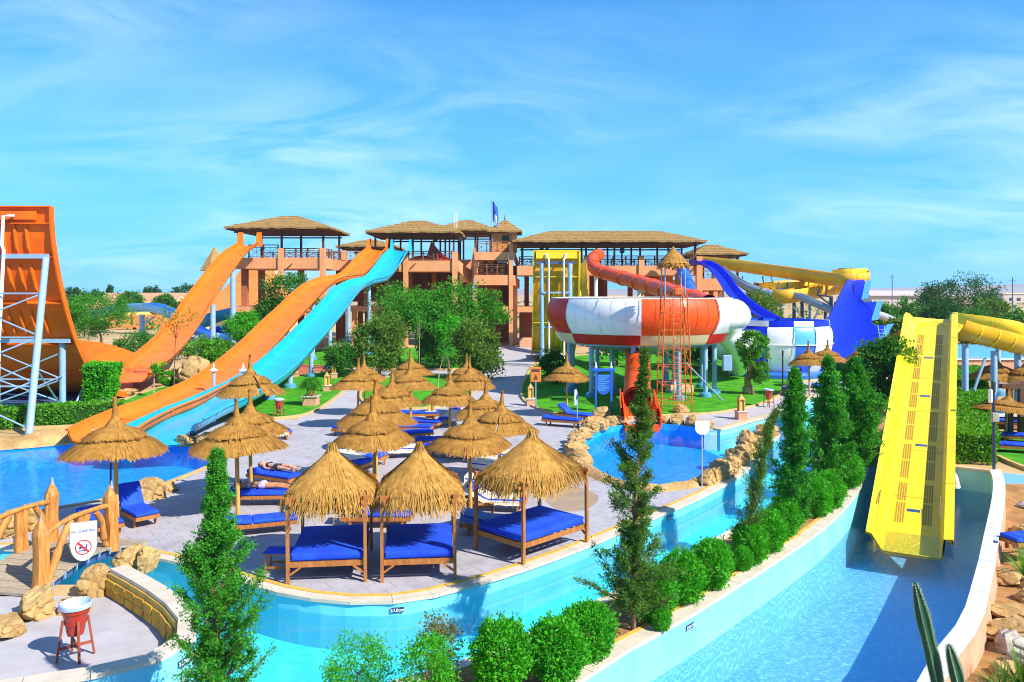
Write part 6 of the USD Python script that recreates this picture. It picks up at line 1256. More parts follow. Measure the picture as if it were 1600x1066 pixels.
for i, (px, py, s) in enumerate(((1590, 990, (1.0, .55, .35)), (1575, 905, (.7, .5, .35)), (1580, 1010, (.42, .5, .5)), (1566, 955, (.6, .4, .25)))): q = G(px, py, -.5); rock(q[0], q[1], s, ("long yellow slab of rock at right edge", "tan slab below the palm shadow at right edge", "bluish grey upright stone above the cactus tips", "flat striped shaded stone beside pool wall")[i], None, -.55, (3, 1, 6, 4)[i])
# paddling bridge of logs
t = Thing("bridge", "small arched wooden bridge with log rails at lower left", "bridge", (-11, 19.2, 0))
u = np.array([.22, 1.0]); u /= np.linalg.norm(u); w_ = np.array([u[1], -u[0]]); c0 = np.array([-11.25, 17.7]); zb = lambda s: .06 + .30 * math.sin(PI * min(max(s / 3.1, 0), 1))
bp = lambda s, q, z=0: np.array([*(c0 + u * s + w_ * q), z])
for i in range(15):
    s0, s1 = -.35 + i * .255, -.35 + i * .255 + .235
    t.part("plank", hexa([bp(s0, -.95, zb(s0) - .06), bp(s0, .98, zb(s0) - .06), bp(s1, .98, zb(s1) - .06), bp(s1, -.95, zb(s1) - .06)], [bp(s0, -.95, zb(s0)), bp(s0, .98, zb(s0)), bp(s1, .98, zb(s1)), bp(s1, -.95, zb(s1))]), "grey_wood")
for q in (-.8, .8): t.part("bearer", sweep(np.array([bp(s, q, zb(s) - .17) for s in np.linspace(-.3, 3.3, 12)]), [(-.06, -.1), (.06, -.1), (.06, .1), (-.06, .1)], True), "steel_dark")
for i in range(8): s = .25 + i * .36; t.part("plank_bracket", beam(bp(s, .985, zb(s) - .16), bp(s, 1.0, zb(s) - .02), .03), "steel_pale")
def log_post(x, y, h, r, seed):
    rs_ = np.random.RandomState(seed); z = np.array([0, .15, .4, .7, h * .6, h * .74, h * .80, h * .90, h * .985, h]); rad = np.array([1.12, 1.0, .98, .97, .95, 1.0, .98, .55, .15, .05]) * r; n = 14; a = np.arange(n) * 2 * PI / n; cr = 1 + .10 * np.cos(a * 5 + seed) + .06 * rs_.uniform(-1, 1, n)
    v = np.stack([x + rad[:, None] * np.cos(a) * cr + .03 * np.sin(z * 2.2 + seed)[:, None], y + rad[:, None] * np.sin(a) * cr, np.broadcast_to(z[:, None], (10, n))], -1); return v.reshape(-1, 3), gridf(10, n, True)
def log_bar(path, r, seed, n=9): p = smooth_path(path, 8); return tube(p, [r * (1 + .12 * math.sin(i * 1.9 + seed)) for i in range(8)], n)
for k, (s, q) in enumerate(((.05, .86), (2.25, .86), (.05, -.86), (2.25, -.86))):
    x, y = bp(s, q)[:2]; t.part("log_post", mv(log_post(x, y, 1.62, .165, k), (0, 0, zb(s) - .1)), "log_wood", smooth=40)
    t.part("post_tip", mv(lathe([(.015, 1.72), (.03, 1.60), (.05, 1.53)], 8), (x + .01, y, zb(s) - .1)), "greystone")
for q in (.86, -.86):
    t.part("handrail", log_bar([bp(.05, q, 1.16), bp(1.1, q, 1.36), bp(2.25, q, 1.30)], .062, 2), "log_wood", smooth=40)
    t.part("log_strut", log_bar([bp(.25, q, zb(.2)), bp(.5, q, .6), bp(.62, q, .85), bp(.95, q, 1.28)], .085, 3), "log_wood", smooth=40)
    t.part("log_strut", log_bar([bp(2.15, q, zb(2.2)), bp(2.0, q, .55), bp(1.98, q, .8), bp(1.72, q, 1.28)], .075, 4), "log_wood", smooth=40)
    t.part("log_baluster", log_bar([bp(1.22, q, zb(1.2)), bp(1.24, q, .7), bp(1.22, q, 1.3)], .10, 5), "log_wood", smooth=40); t.part("log_baluster", log_bar([bp(1.42, q, zb(1.2)), bp(1.38, q, .7), bp(1.44, q, 1.3)], .09, 6), "log_wood", smooth=40)
# flat sign helpers: drawn in (x right, z up), facing -y, then turned
def face(pts, d=.006): v, f = prism(sg.Polygon(pts), 0, d); return np.c_[v[:, 0], -v[:, 2], v[:, 1]], f
def letters(txt, h, bold=True, d=.004):
    m = meshkit.text_mesh(txt, h, d, bold); v = np.array(m.vertices); v[:, 0] -= (v[:, 0].min() + v[:, 0].max()) / 2; return np.c_[v[:, 0], -v[:, 2], v[:, 1]], np.array(m.faces)
def ringm(r0, r1, d=.004, n=32): g = sg.Point(0, 0).buffer(r1, 16).difference(sg.Point(0, 0).buffer(r0, 16)); v, f = prism(g, 0, d); return np.c_[v[:, 0], -v[:, 2], v[:, 1]], f
def shield(w, h):
    b = [(-w, h)] + [(w, h)] + [(w, 0)] + [(w * math.cos(a), -h * .75 * math.sin(a)) for a in np.linspace(.1, PI - .1, 12)] + [(-w, 0)]; return b
def no_jump(t, at, s=1.0, rz=0.0, txt=True, shape="shield", r=.3):
    L = lambda m, o=(0, 0, 0): mv(mv(m, o), at, rz, 1)
    if shape == "shield": t.part("sign_board", L(face(shield(.25 * s, .48 * s), .02)), "white_paint"); t.part("sign_edge", L(mv(face(shield(.27 * s, .50 * s), .015), (0, .016, -.004))), "greystone")
    else: t.part("sign_board", L(mv(lathe([(0, 0), (r * 1.12, 0), (r * 1.12, .02), (0, .02)], 28), (0, 0, 0), 0, 1, PI / 2)), "white_paint")
    o = -.06 * s if shape == "shield" else 0; R = .165 * s if shape == "shield" else r * .8
    t.part("red_ring", L(ringm(R * .86, R), (0, -.022, o)), "sign_red"); c = math.cos(.785) * R * .9
    t.part("red_bar", L(face([(-c - .014 * s, c - .014 * s), (-c + .014 * s, c + .014 * s), (c + .014 * s, -c + .014 * s), (c - .014 * s, -c - .014 * s)], .004), (0, -.027, o)), "sign_red")
    k = R / .165
    fig = cat([face([(-.10 * k, -.085 * k), (.09 * k, -.085 * k), (.10 * k, -.065 * k), (-.10 * k, -.06 * k)], .003), face([(-.03 * k, -.05 * k), (.075 * k, -.03 * k), (.085 * k, .07 * k), (.06 * k, .07 * k), (.05 * k, .0), (-.02 * k, -.03 * k)], .003), face([(-.06 * k + .03 * k * math.cos(a), -.01 * k + .03 * k * math.sin(a)) for a in np.linspace(0, 2 * PI, 10)[:-1]], .003)])
    t.part("diver_symbol", L(fig, (0, -.022, o)), "sign_blue")
    if txt: t.part("lettering", L(letters("NO JUMPING", .052 * s), (0, -.021, .27 * s)), "sign_blue")
q = bp(1.0, 1.14, .74); t = Thing("sign", "white shield sign reading NO JUMPING on the bridge rail", "sign", q); no_jump(t, q, 1.05, .45)
q = G(173, 806); t = Thing("sign", "round no diving sign on a blue pole behind the leaning parasol", "sign", q); t.part("pole", tube([q, q + [0, 0, 2.05]], .03, 8), "sign_blue"); no_jump(t, q + [0, -.05, 1.88], 1, .2, False, "round", .20)
q = G(837, 640); t = Thing("sign", "orange brown notice board on a post beside the shaded path", "sign", q); t.part("post", tube([q, q + [0, 0, 1.6]], .035, 6), "steel_blue"); t.part("board", rbox(q + [0, 0, 1.95], (.60, .05, .85), .02), "sign_orange"); t.part("header", mv(face([(-.22, .06), (.22, .06), (.22, .2), (-.22, .2)]), q + [0, -.03, 2.05]), "dark_wood"); t.part("figure", mv(face([(-.12, -.3), (.12, -.3), (.0, -.02)]), q + [0, -.03, 1.98]), "dark_wood")
q = G(902, 668); t = Thing("sign", "narrow white board on a thin post at the double bed", "sign", q); t.part("post", tube([q, q + [0, 0, 1.75]], .03, 6), "steel_pale"); t.part("board", rbox(q + [-.08, 0, 1.45], (.14, .04, .75), .01, .5), "white_paint"); t.part("symbol", mv(face([(-.03, -.1), (.03, -.1), (.03, .1), (-.03, .1)]), q + [0.02, -.05, 1.5]), "sign_blue")
q = G(1099, 762) + [0, .2, 0]; t = Thing("sign", "blank white shield sign on a thin grey post by the ridge rocks", "sign", q); t.part("post", tube([q, q + [0, 0, 1.75]], .028, 8), "grey_plastic"); t.part("board", mv(face(shield(.24, .27), .03), q + [0, -.04, 1.95]), "white_paint")
q0, q1 = G(931, 645), G(955, 645); c = (q0 + q1) / 2; t = Thing("sign", "blue portal frame with shield shaped rules board under the bowl", "sign", c)
for q in (q0, q1): t.part("post", rbox(q + [0, 0, 1.15], (.11, .11, 2.3), .02), "mid_blue_plastic"); t.part("post_cap", mv(lathe([(.07, 2.42), (.075, 2.5), (.03, 2.56), (.045, 2.62), (.005, 2.8)], 8), q), "white_paint")
t.part("lintel", rbox(c + [0, 0, 2.32], (1.25, .14, .16), .02), "mid_blue_plastic"); t.part("board", mv(face(shield(.40, .62), .04), c + [0, 0, 1.45]), "sign_panel_blue")
for k in range(9): t.part("text_line", mv(face([(-.3, 0), (.3 - .1 * (k % 3), 0), (.3 - .1 * (k % 3), .035), (-.3, .035)]), c + [0, -.045, 1.98 - k * .1]), "sky_blue_plastic")
def depth_sign(at, rz, txt, lab, w=.40, tilt=0.0):
    t = Thing("depth_sign", lab, "sign", at); L = lambda m: mv(m, at, rz, 1, tilt)
    t.part("plate", L(face([(-w / 2, -w * .19), (w / 2, -w * .19), (w / 2, w * .19), (-w / 2, w * .19)], .012)), "tie_navy"); t.part("lettering", L(mv(letters(txt, w * .225), (0, -.013, -w * .11))), "white_paint")
def wall_at(line, px, zt):
    q = resample(line, .05); s = 800 + q[:, 0] / q[:, 1] * F; i = int(np.argmin(np.abs(s - px))); i = min(max(i, 1), len(q) - 2); d = q[i + 1] - q[i - 1]; return q[i], math.atan2(d[1], d[0])
c, a = wall_at(R_far_s[20:], 620, 0); depth_sign(np.array([c[0] + .02 * math.sin(a), c[1] - .02 * math.cos(a), -.185]), a, "110cm", "navy plate reading 110cm under the river coping below middle cabana", .28)
c, a = wall_at(R_far_s[20:], 1045, 0); depth_sign(np.array([c[0] + .02 * math.sin(a), c[1] - .02 * math.cos(a), -.2]), a, "110cm", "small navy plate reading 110cm on river wall right of the cabanas", .30)
c, a = wall_at(L_left_s, 1078, 0); a += PI; depth_sign(np.array([c[0] + .02 * math.sin(a), c[1] - .02 * math.cos(a), -.23]), a, "110 CM", "navy plate reading 110 CM on landing pool wall below the shrubs", .28)
q = np.array([12.62, 20.75, .075]); depth_sign(q, 1.05, "110", "small navy plate lying on the white right hand pool coping", .22, -PI / 2)
# red bins on wooden legs
def bin_model():
    t = Thing("bin_model", proto=True)
    t.part("bucket", lathe([(.001, .42), (.13, .42), (.15, .50), (.165, .62), (.215, .84), (.245, .95), (.255, .95), (.225, .82)], 24), "bin_red", smooth=40)
    t.part("band", lathe([(.168, .62), (.18, .62), (.188, .66), (.176, .66)], 24), "bin_red")
    t.part("bin_liner", lathe([(.262, .90), (.268, .965), (.25, .985), (.22, .94), (.17, .74), (.10, .66), (.001, .65)], 24), "bin_bag", smooth=50)
    for k in range(4): a = k * PI / 2 + .4; c, s = math.cos(a), math.sin(a); t.part("leg", beam((.30 * c, .30 * s, 0), (.20 * c, .20 * s, .70), .042, .035), "bin_wood")
    for k in range(2): a = k * PI / 2 + .4; c, s = math.cos(a), math.sin(a); t.part("cross_brace", beam((-.27 * c, -.27 * s, .22 + .04 * k), (.27 * c, .27 * s, .22 + .04 * k), .03, .045), "bin_wood")
    return t
bm = bin_model()
for px, py, s, lab in ((118, 1028, 1.02, "red bin with pale liner on wooden legs behind the curved wall"), (436, 652, 1.0, "red bin on the lawn edge left of the open deck"), (1201, 636, 1.05, "red bin with pale lid liner at the corner of bowl lawn"), (1236, 600, 1.0, "dark red bin beside the thin black lamp post")): dup(bm, "litter_bin", lab, "bin", G(px, py), .3 if s < 1.03 else 1.0, s, "red litter bins")
def lantern_model():
    t = Thing("lantern_model", proto=True)
    t.part("plinth", rbox((0, 0, .19), (.52, .52, .42), .02), "pink_render"); t.part("plinth_cap", rbox((0, 0, .43), (.60, .60, .07), .015), "coping")
    for i in (-1, 1):
        for j in (-1, 1): t.part("pillar", box((i * .13, j * .13, .76), (.07, .07, .60)), "lantern_stone")
    t.part("lamp_core", box((0, 0, .74), (.2, .2, .54)), "yellow_wall"); t.part("hood", cat([box((0, 0, 1.08), (.36, .36, .05)), mv(lathe([(.24, 1.10), (.12, 1.22), (.03, 1.34), (.001, 1.40)], 4, PI / 4, PI / 4 + 2 * PI), (0, 0, 0))]), "lantern_stone"); return t
lm = lantern_model()
for px, py, lab in ((829, 634, "stone lantern at the lawn corner beside the shaded path"), (1158, 655, "stone lantern at the front edge of the bowl lawn"), (460, 590, "stone lantern by the red brick path left"), (522, 592, "stone lantern right beside the blue slide pillar"), (511, 612, "stone lantern at the kerb before the tree shade"), (673, 655, "stone lantern between the blue loungers and middle lawn"), (1168, 615, "narrow lantern post in the middle of the bowl lawn")): dup(lm, "lantern", lab, "lantern", G(px, py), .1, .95 if py > 600 else .9, "stone lanterns along the paths")
# lamp posts
q = G(1553, 736); t = Thing("lamp_post", "dark slim lamp post beside the long box hedge", "lamp post", q)
t.part("post", tube([q, q + [-.02, 0, 2.9]], [.055, .05], 10), "tie_navy"); t.part("lamp_head", rbox(q + [-.02, 0, 3.08], (.13, .13, .42), .03), "black_metal"); t.part("junction_box", rbox(q + [-.02, -.09, 1.98], (.26, .14, .34), .02), "greystone"); t.part("side_lamp", rbox(q + [-.14, -.02, 2.75], (.10, .16, .5), .03), "white_paint")
q = G(1223, 600); t = Thing("lamp_post", "thin black lamp post before the blue and white bowl", "lamp post", q); t.part("post", tube([q, q + [0, 0, 2.3]], .05, 8), "black_metal"); t.part("lamp_head", rbox(q + [0, 0, 2.2], (.12, .12, .4), .03), "black_metal")
for i, (px, py, z) in enumerate(((334, 636, 1.6), (346, 636, 1.7))):
    q = G(px + i * 34, py); t = Thing("slide_sign_frame", ("left white capped blue post of the gate before blue slide", "right white capped blue post of the gate before blue slide")[i], "post", q); t.part("post", tube([q, q + [0, 0, 2.0]], .09, 8), "steel_blue"); t.part("cap", mv(lathe([(.1, 2.0), (.24, 2.06), (.24, 2.12), (.06, 2.2), (.06, 2.34), (.005, 2.5)], 8), q), "white_paint")
# return pipe in the landing pool
c = G(1487, 752, -.3); t = Thing("inlet_pipe", "pale curved water pipe on the back wall of landing pool", "pipe", c); t.part("pipe", tube(smooth_path([c + [-.7, .35, .25], c + [-.25, .1, .32], c + [.05, -.05, .22], c + [.12, -.08, -.15]], 14), .11, 12), "white_plastic", smooth=50); t.part("collar", tube([c + [.115, -.08, -.12], c + [.125, -.082, -.22]], .135, 12), "white_plastic")
# curved planter wall at lower left
def raised(line, z0, z1, zin):
    t = Thing("curved_wall", "curved white capped wall with golden stone inner face round the bin terrace", "wall", (-7, 14, -1.05)); p = resample(line, .45); d = np.gradient(p, axis=0); d /= np.linalg.norm(d, axis=1, keepdims=True); n = np.stack([-d[:, 1], d[:, 0]], 1)   # inwards
    for i in range(len(p) - 1):
        q = lambda o, z, k: (*(p[k] + n[k] * o), z)
        t.part("wall_panel", hexa([q(0, z0, i), q(0, z0, i + 1), q(.14, z0, i + 1), q(.14, z0, i)], [q(0, z1 - .08, i), q(0, z1 - .08, i + 1), q(.14, z1 - .08, i + 1), q(.14, z1 - .08, i)]), "pool_paint_pale")
    rs_ = random.Random(8); p2 = resample(line, .95); d = np.gradient(p2, axis=0); d /= np.linalg.norm(d, axis=1, keepdims=True); n2 = np.stack([-d[:, 1], d[:, 0]], 1)
    for i in range(len(p2) - 1):
        a, b = p2[i] + (p2[i + 1] - p2[i]) * .008, p2[i + 1] - (p2[i + 1] - p2[i]) * .008
        t.part("coping_stone", hexa([(*(a - n2[i] * .05), z1 - .08), (*(b - n2[i + 1] * .05), z1 - .08), (*(b + n2[i + 1] * .29), z1 - .08), (*(a + n2[i] * .29), z1 - .08)], [(*(a - n2[i] * .05), z1), (*(b - n2[i + 1] * .05), z1), (*(b + n2[i + 1] * .29), z1), (*(a + n2[i] * .29), z1)]), "coping")
        t.part("plaster_band", hexa([(*(a + n2[i] * .145), zin), (*(b + n2[i + 1] * .145), zin), (*(b + n2[i + 1] * .38), zin), (*(a + n2[i] * .38), zin)], [(*(a + n2[i] * .145), z1 - .085), (*(b + n2[i + 1] * .145), z1 - .085), (*(b + n2[i + 1] * .33), z1 - .085), (*(a + n2[i] * .33), z1 - .085)]), "ochre_edge")
        zs = [zin + .02, zin + .20, zin + .38]
        for j in range(2):
            for h_ in range(2):
                f0, f1 = h_ * .5 + .01 + rs_.uniform(0, .02), h_ * .5 + .49 - rs_.uniform(0, .02); A, B = a + (b - a) * f0, a + (b - a) * f1; NA = n2[i] * (1 - f0) + n2[i + 1] * f0; NB = n2[i] * (1 - f1) + n2[i + 1] * f1; o = .39 + rs_.uniform(.01, .025); e = rs_.uniform(-.012, .012)
                t.part("facing_stone", hexa([(*(A + NA * .37), zs[j] + e * j), (*(B + NB * .37), zs[j] - e * j), (*(B + NB * o), zs[j] - e * j), (*(A + NA * o), zs[j] + e * j)], [(*(A + NA * .36), zs[j + 1] - .02 + e), (*(B + NB * .36), zs[j + 1] - .02 - e), (*(B + NB * (o - .02)), zs[j + 1] - .03 - e), (*(A + NA * (o - .02)), zs[j + 1] - .03 + e)]), "yellow_stone")
    return t
raised(pen_s[: len(pen_s) - 2], -1.1, .54, -.01)
st = resample(pen_s[18:40] if len(pen_s) > 40 else pen_s[8:], .4); 
c, a = wall_at(pen_s, 258, 0); 
q = np.array([-5.62, 13.75]); depth_sign(np.array([-5.60, 13.62, .27]), 1.25, "110cm", "navy plate reading 110cm on the curved wall at lower left", .30)
# far right pools and pergola
t = Thing("far_pool", "narrow turquoise pool strip with brick red front wall at right", "pool", (28, 40, 0))
t.part("front_wall", bx(21.6, 34, 38.6, 38.8, -.1, .52), "redstone"); t.part("coping_strip", bx(21.6, 34, 38.5, 38.95, .52, .60), "coping_white"); t.part("water_surface", bx(21.6, 34, 38.95, 42.5, .2, .50), "pool_paint"); t.part("back_coping", bx(21.6, 34, 42.5, 42.8, .2, .62), "coping_white"); t.part("side_wall", bx(21.4, 21.6, 38.6, 42.8, -.1, .58), "pool_paint_pale")
t = Thing("far_pool", "far raised blue pool wall behind the yellow trough pillars", "pool", (45, 66, 0)); a, b = P(1478, 550, 66)[0], P(1720, 550, 66)[0]
t.part("pool_face", bx(a, b, 66, 66.3, 1.0, 2.15), "sky_blue_plastic"); t.part("coping_strip", bx(a, b, 65.9, 66.0, .92, 1.0), "white_paint"); t.part("lower_wall", bx(a, b, 66.05, 66.4, -.1, .92), "pink_render"); t.part("deck", bx(a, b, 66.4, 72, .5, 1.6), "path_paving")
t = Thing("pergola", "dark wooden pergola frame at the right edge", "pergola", (24, 36, 0))
for x, y in ((22.0, 35.2), (23.4, 36.6), (25.6, 35.2)): t.part("post", bx(x - .11, x + .11, y - .11, y + .11, -.05, 2.45), "dark_wood")
t.part("beam", bx(21.6, 27.2, 35.05, 35.35, 2.3, 2.5), "dark_wood"); t.part("beam", beam((22.0, 35.3, 2.4), (23.6, 36.9, 2.4), .16), "dark_wood"); t.part("rail", bx(22, 27, 35.15, 35.25, .9, 1.02), "dark_wood")
for i, (px, py, h) in enumerate(((1526, 640, 1.5), (1541, 636, 1.5))): q = G(px, py); single("stump_post", mv(log_post(0, 0, 1.7, .16, i), q), "log_wood", ("left brown log post right of the box hedge", "right brown log post right of the box hedge")[i], "post", smooth=40)
# bathing chairs stacked right behind the hedge
for i, (hx, fx, y) in enumerate(((1560, 1600, 668), (1556, 1602, 690), (1552, 1600, 706))): lounge("flat", (hx, y), (fx, y + 3), ("blue lounger farthest of the three right of hedge", "blue lounger in the middle of the three right of hedge", "blue lounger nearest of the three right of hedge")[i])

pt = np.array([G(*q)[:2] for q in ((846, 762), (884, 757), (915, 764), (938, 775), (930, 790), (905, 800), (872, 798), (850, 782))]); struct("sand_patch", prism(sg.Polygon(chaikin(pt, 2)), -.004, .0055), "wet_patch")
# ---------------------------------------------------------------- vegetation
def unit(v): return v / (np.linalg.norm(v, axis=-1, keepdims=True) + 1e-9)
def leaves(c, s, rs, aspect=.45, dirs=None, jit=.6):
    n = len(c); u = rs.normal(size=(n, 3)) if dirs is None else dirs + rs.normal(size=(n, 3)) * jit; u = unit(u); w = unit(np.cross(u, rs.normal(size=(n, 3)))); s = np.broadcast_to(s, (n,)) * rs.uniform(.7, 1.3, n)
    a, b = u * s[:, None] * .5, w * s[:, None] * aspect * .5
    v = np.stack([c - a, c + b, c + a, c - b], 1).reshape(-1, 3); k = np.arange(n)[:, None] * 4; return v, np.vstack([k + [0, 1, 2], k + [0, 2, 3]])
def clumped(rs, n, ctr, rad, clumps, spread, shell=.55):
    d = unit(rs.normal(size=(clumps, 3))); r = shell + (1 - shell) * rs.rand(clumps) ** .5; cc = d * r[:, None] * np.asarray(rad) + np.asarray(ctr)
    k = rs.randint(0, clumps, n); o = np.clip(rs.normal(size=(n, 3)), -1.7, 1.7) * spread * rs.uniform(.6, 1.2, clumps)[k][:, None]; return cc[k] + o, unit(o + d[k] * spread)
def limbs(base, tips, r0, rs, n=6):
    out = []
    for tp in tips:
        b = np.asarray(base, float); m = b + (tp - b) * .5 + rs.normal(size=3) * .06 * np.linalg.norm(tp - b); out.append(tube(smooth_path([b, m, tp], n), np.linspace(r0, r0 * .25, n), 6))
    return cat(out)
def tree(name, lab, x, y, h, crown, leaf_s, mat, n, clumps=60, spread=.35, trunk=.12, bark="bark", seed=1, group=None, zb=0.0, trunk_to=.45, lean=(0, 0), aspect=.45):
    """crown: list of ellipsoids (dx, dy, z, rx, ry, rz, share)"""
    rs = np.random.RandomState(seed); t = Thing(name, lab, "shrub" if "shrub" in name else "tree", (x, y, zb), group); B = np.array([x, y, zb]); top = B + [lean[0], lean[1], h * trunk_to]
    tips = [B + [c[0] + rs.normal() * c[3] * .5, c[1] + rs.normal() * c[4] * .5, c[2] + rs.uniform(-.2, .6) * c[5]] for c in crown for _ in range(3)]
    t.part("trunk", cat([tube(smooth_path([B - [0, 0, .1], B + (top - B) * .5 + rs.normal(size=3) * .03 * h, top], 7), np.linspace(trunk, trunk * .65, 7), 8), limbs(top - [0, 0, .05], tips, trunk * .55, rs)]), bark, smooth=60)
    ms = []
    for c in crown:
        m = int(n * c[6]); p, d = clumped(rs, m, B + c[:3], c[3:6], max(6, int(clumps * c[6])), spread); ms.append(leaves(p, leaf_s, rs, aspect, d, .8))
    t.part("crown", cat(ms), mat); return t
def conifer(name, lab, x, y, h, prof, nb, mat, seed, leaf_s=.06, sprigs=16, per=12, elev=(.3, .8), zb=0.0, trunk=.06, lean=(0, 0), asym=0.0, z0=.06, pw=1.0, aspect=.42, bend=.25, jit=.45):
    rs = np.random.RandomState(seed); t = Thing(name, lab, "conifer", (x, y, zb)); B = np.array([x, y, zb])
    axis = lambda f: B + np.stack([lean[0] * f ** 1.6, lean[1] * f ** 1.6, h * f], -1) + .02 * np.stack([np.sin(f * 9 + seed), np.cos(f * 7), 0 * f], -1)
    fz = np.linspace(0, 1, 14); t.part("trunk", tube(axis(fz), np.linspace(trunk, .008, 14), 8), "bark", smooth=60)
    f = z0 + (1 - z0) * ((np.arange(nb) + rs.rand(nb)) / nb) ** pw; az = np.arange(nb) * 2.399 + rs.normal(0, .5, nb); L = np.interp(f, np.linspace(0, 1, len(prof)), prof) * rs.uniform(.42, 1.3, nb) * (1 + asym * np.cos(az)); el = rs.uniform(*elev, nb) + .3 * f
    base = axis(f); hd = np.stack([np.cos(az) * np.cos(el), np.sin(az) * np.cos(el), np.sin(el)], 1)
    at = lambda i, q: base[i] + hd[i] * (L[i] * q)[:, None] + np.stack([0 * q, 0 * q, bend * L[i] * q ** 2], 1)
    sticks = [tube(at(np.full(4, i), np.linspace(0, 1, 4)), np.linspace(.013, .003, 4) * (1 + L[i]), 4, cap=False) for i in range(nb)]
    t.part("branches", cat(sticks), "bark")
    I = np.repeat(np.arange(nb), sprigs); q = np.clip(.12 + .95 * rs.rand(len(I)) ** .75, 0, 1.05); sb = at(I, q); sd = unit(hd[I] + .75 * rs.normal(size=(len(I), 3)) * [1, 1, .7] + [0, 0, .28]); sl = L[I] * .42 * (1.15 - .55 * q) * rs.uniform(.5, 1.2, len(I)) + .05
    J = np.repeat(np.arange(len(I)), per); w = rs.rand(len(J)); c = sb[J] + sd[J] * (sl[J] * w)[:, None] + rs.normal(size=(len(J), 3)) * (.012 + .02 * leaf_s / .06)
    t.part("crown", leaves(c, leaf_s, rs, aspect, sd[J], jit), mat); return t
# round bushes on the planter strip
bush_models = []
for s in range(3):
    rs = np.random.RandomState(50 + s); t = Thing("bush_model", proto=True)
    def bush_pts(n, k):
        d = unit(rs.normal(size=(n, 3))); nz = meshkit.fbm(d * 2.2 + s * 9 + 20, 3, s) - .5; r = (.74 + .26 * rs.rand(n) ** .7) * (1 + .55 * nz) * (1 + .22 * (meshkit.noise(d * 6 + s * 5, s) - .5)) * k; p = d * r[:, None] * [.51, .49, .58] + [.03 * s, 0, .54]; p[:, 2] = np.maximum(p[:, 2], .04 + .08 * rs.rand(n)); return p, d
    p, d = bush_pts(4200, 1.0); p2, d2 = bush_pts(900, .72); p3, d3 = bush_pts(420, 1.13)
    t.part("stems", limbs((0, 0, -.05), [np.array([.25 * math.cos(a), .25 * math.sin(a), .6]) for a in range(6)], .018, rs), "bark")
    t.part("crown", cat([leaves(p, .078, rs, .45, d + [0, 0, .5], .9), leaves(p2, .09, rs, .6, d2, .9), leaves(p3, .075, rs, .4, d3 + [0, 0, .6], .5)]), "leaf_bright"); bush_models.append(t)
BUSH = [(782, 1078, 1.02, "nearest round bright bush at the bottom of the planter strip"), (872, 1062, 1.0, "second round bright bush from the bottom of the strip"), (914, 1030, .93, "round bright bush just left of the tall thin conifer"), (1022, 968, .93, "round bright bush just right of the tall thin conifer"), (1066, 940, .95, "round bright bush third right of the tall conifer"), (1110, 920, .92, "round bright bush left of the leaning wispy conifer"), (1172, 880, .85, "round bright bush behind the leaning wispy conifer foot"), (1198, 862, .92, "round bright bush left of the mid conifer"), (1228, 838, .9, "round bright bush under the mid conifer"), (1274, 806, .98, "round bright bush below the dense conifer pair, left one"), (1296, 792, .98, "round bright bush below dense conifer pair, right one"), (1324, 762, 1.0, "round bright bush near the landing pool's far corner"), (1350, 728, .95, "farthest round bush beside the yellow landing slide"), (1160, 892, .5, "small low sprout beside the leaning conifer trunk"), (1035, 985, .38, "tiny green sprout at the planter kerb")]
rb_ = random.Random(3)
for i, (px, py, s, lab) in enumerate(BUSH): dup(bush_models[i % 3], "round_bush", lab, "shrub", G(px, py), rb_.uniform(0, 6), (s * rb_.uniform(.94, 1.06), s, s * rb_.uniform(.95, 1.1)), "clipped round bushes on the planter strip")
# the conifers
conifer("conifer", "large bright green conifer in the left foreground before the river", -4.3, 11.55, 4.25, [.52, .62, .66, .64, .60, .54, .42, .30, .18, .10, .03], 128, "leaf_conifer", 5, .042, 17, 32, (.35, 1.0), trunk=.07, asym=.12, aspect=.5, jit=.8)
conifer("conifer", "tall thin sparse conifer standing before the round pool", 2.35, 15.5, 5.42, [.60, .80, .66, .36, .40, .46, .40, .40, .20, .10, .06, .02], 132, "leaf_cypress", 7, .066, 17, 17, (.05, .6), pw=1.45, trunk=.055, lean=(.25, .1), aspect=.30)
conifer("conifer", "leaning wispy conifer with long upright plumes over the river", 5.72, 19.35, 3.5, [.35, .62, .62, .55, .42, .40, .34, .22, .1], 62, "leaf_cypress", 9, .065, 16, 12, (.75, 1.25), lean=(.85, .4), aspect=.26, trunk=.05)
conifer("conifer", "mid sized conifer between the river and landing pool", 7.75, 21.8, 4.4, [.46, .58, .58, .52, .48, .42, .34, .25, .15, .05], 110, "leaf_conifer", 11, .085, 18, 12, (.2, .75), aspect=.4)
conifer("conifer", "dense conifer, left of the pair behind the last round bushes", 10.25, 25.8, 4.35, [.60, .74, .76, .70, .62, .52, .40, .28, .16, .06], 130, "leaf_conifer", 13, .10, 18, 12, (.2, .75), aspect=.42)
conifer("conifer", "dense conifer, right of the pair beside the yellow landing slide", 12.15, 28.2, 4.1, [.70, .84, .86, .84, .78, .68, .54, .40, .24, .09], 140, "leaf_conifer", 15, .11, 18, 12, (.25, .8), aspect=.42)
tree("leafy_tree", "broad leafy olive tree left of the yellow landing slide top", 16.9, 36.4, 4.8, [(0, 0, 3.1, 1.15, 1.1, 1.35, .6), (.5, .2, 3.7, .9, .9, .9, .2), (-.6, .2, 2.2, 1.0, .9, 1.0, .2)], .20, "leaf_mid", 8500, 110, .24, .10, seed=4)
tree("leafy_tree", "low green leafy shrub tree beside the landing pool back corner", 13.4, 32.6, 2.4, [(0, 0, 1.4, 1.0, .9, 1.1, 1.0)], .15, "leaf_mid", 5200, 80, .2, .06, seed=5)
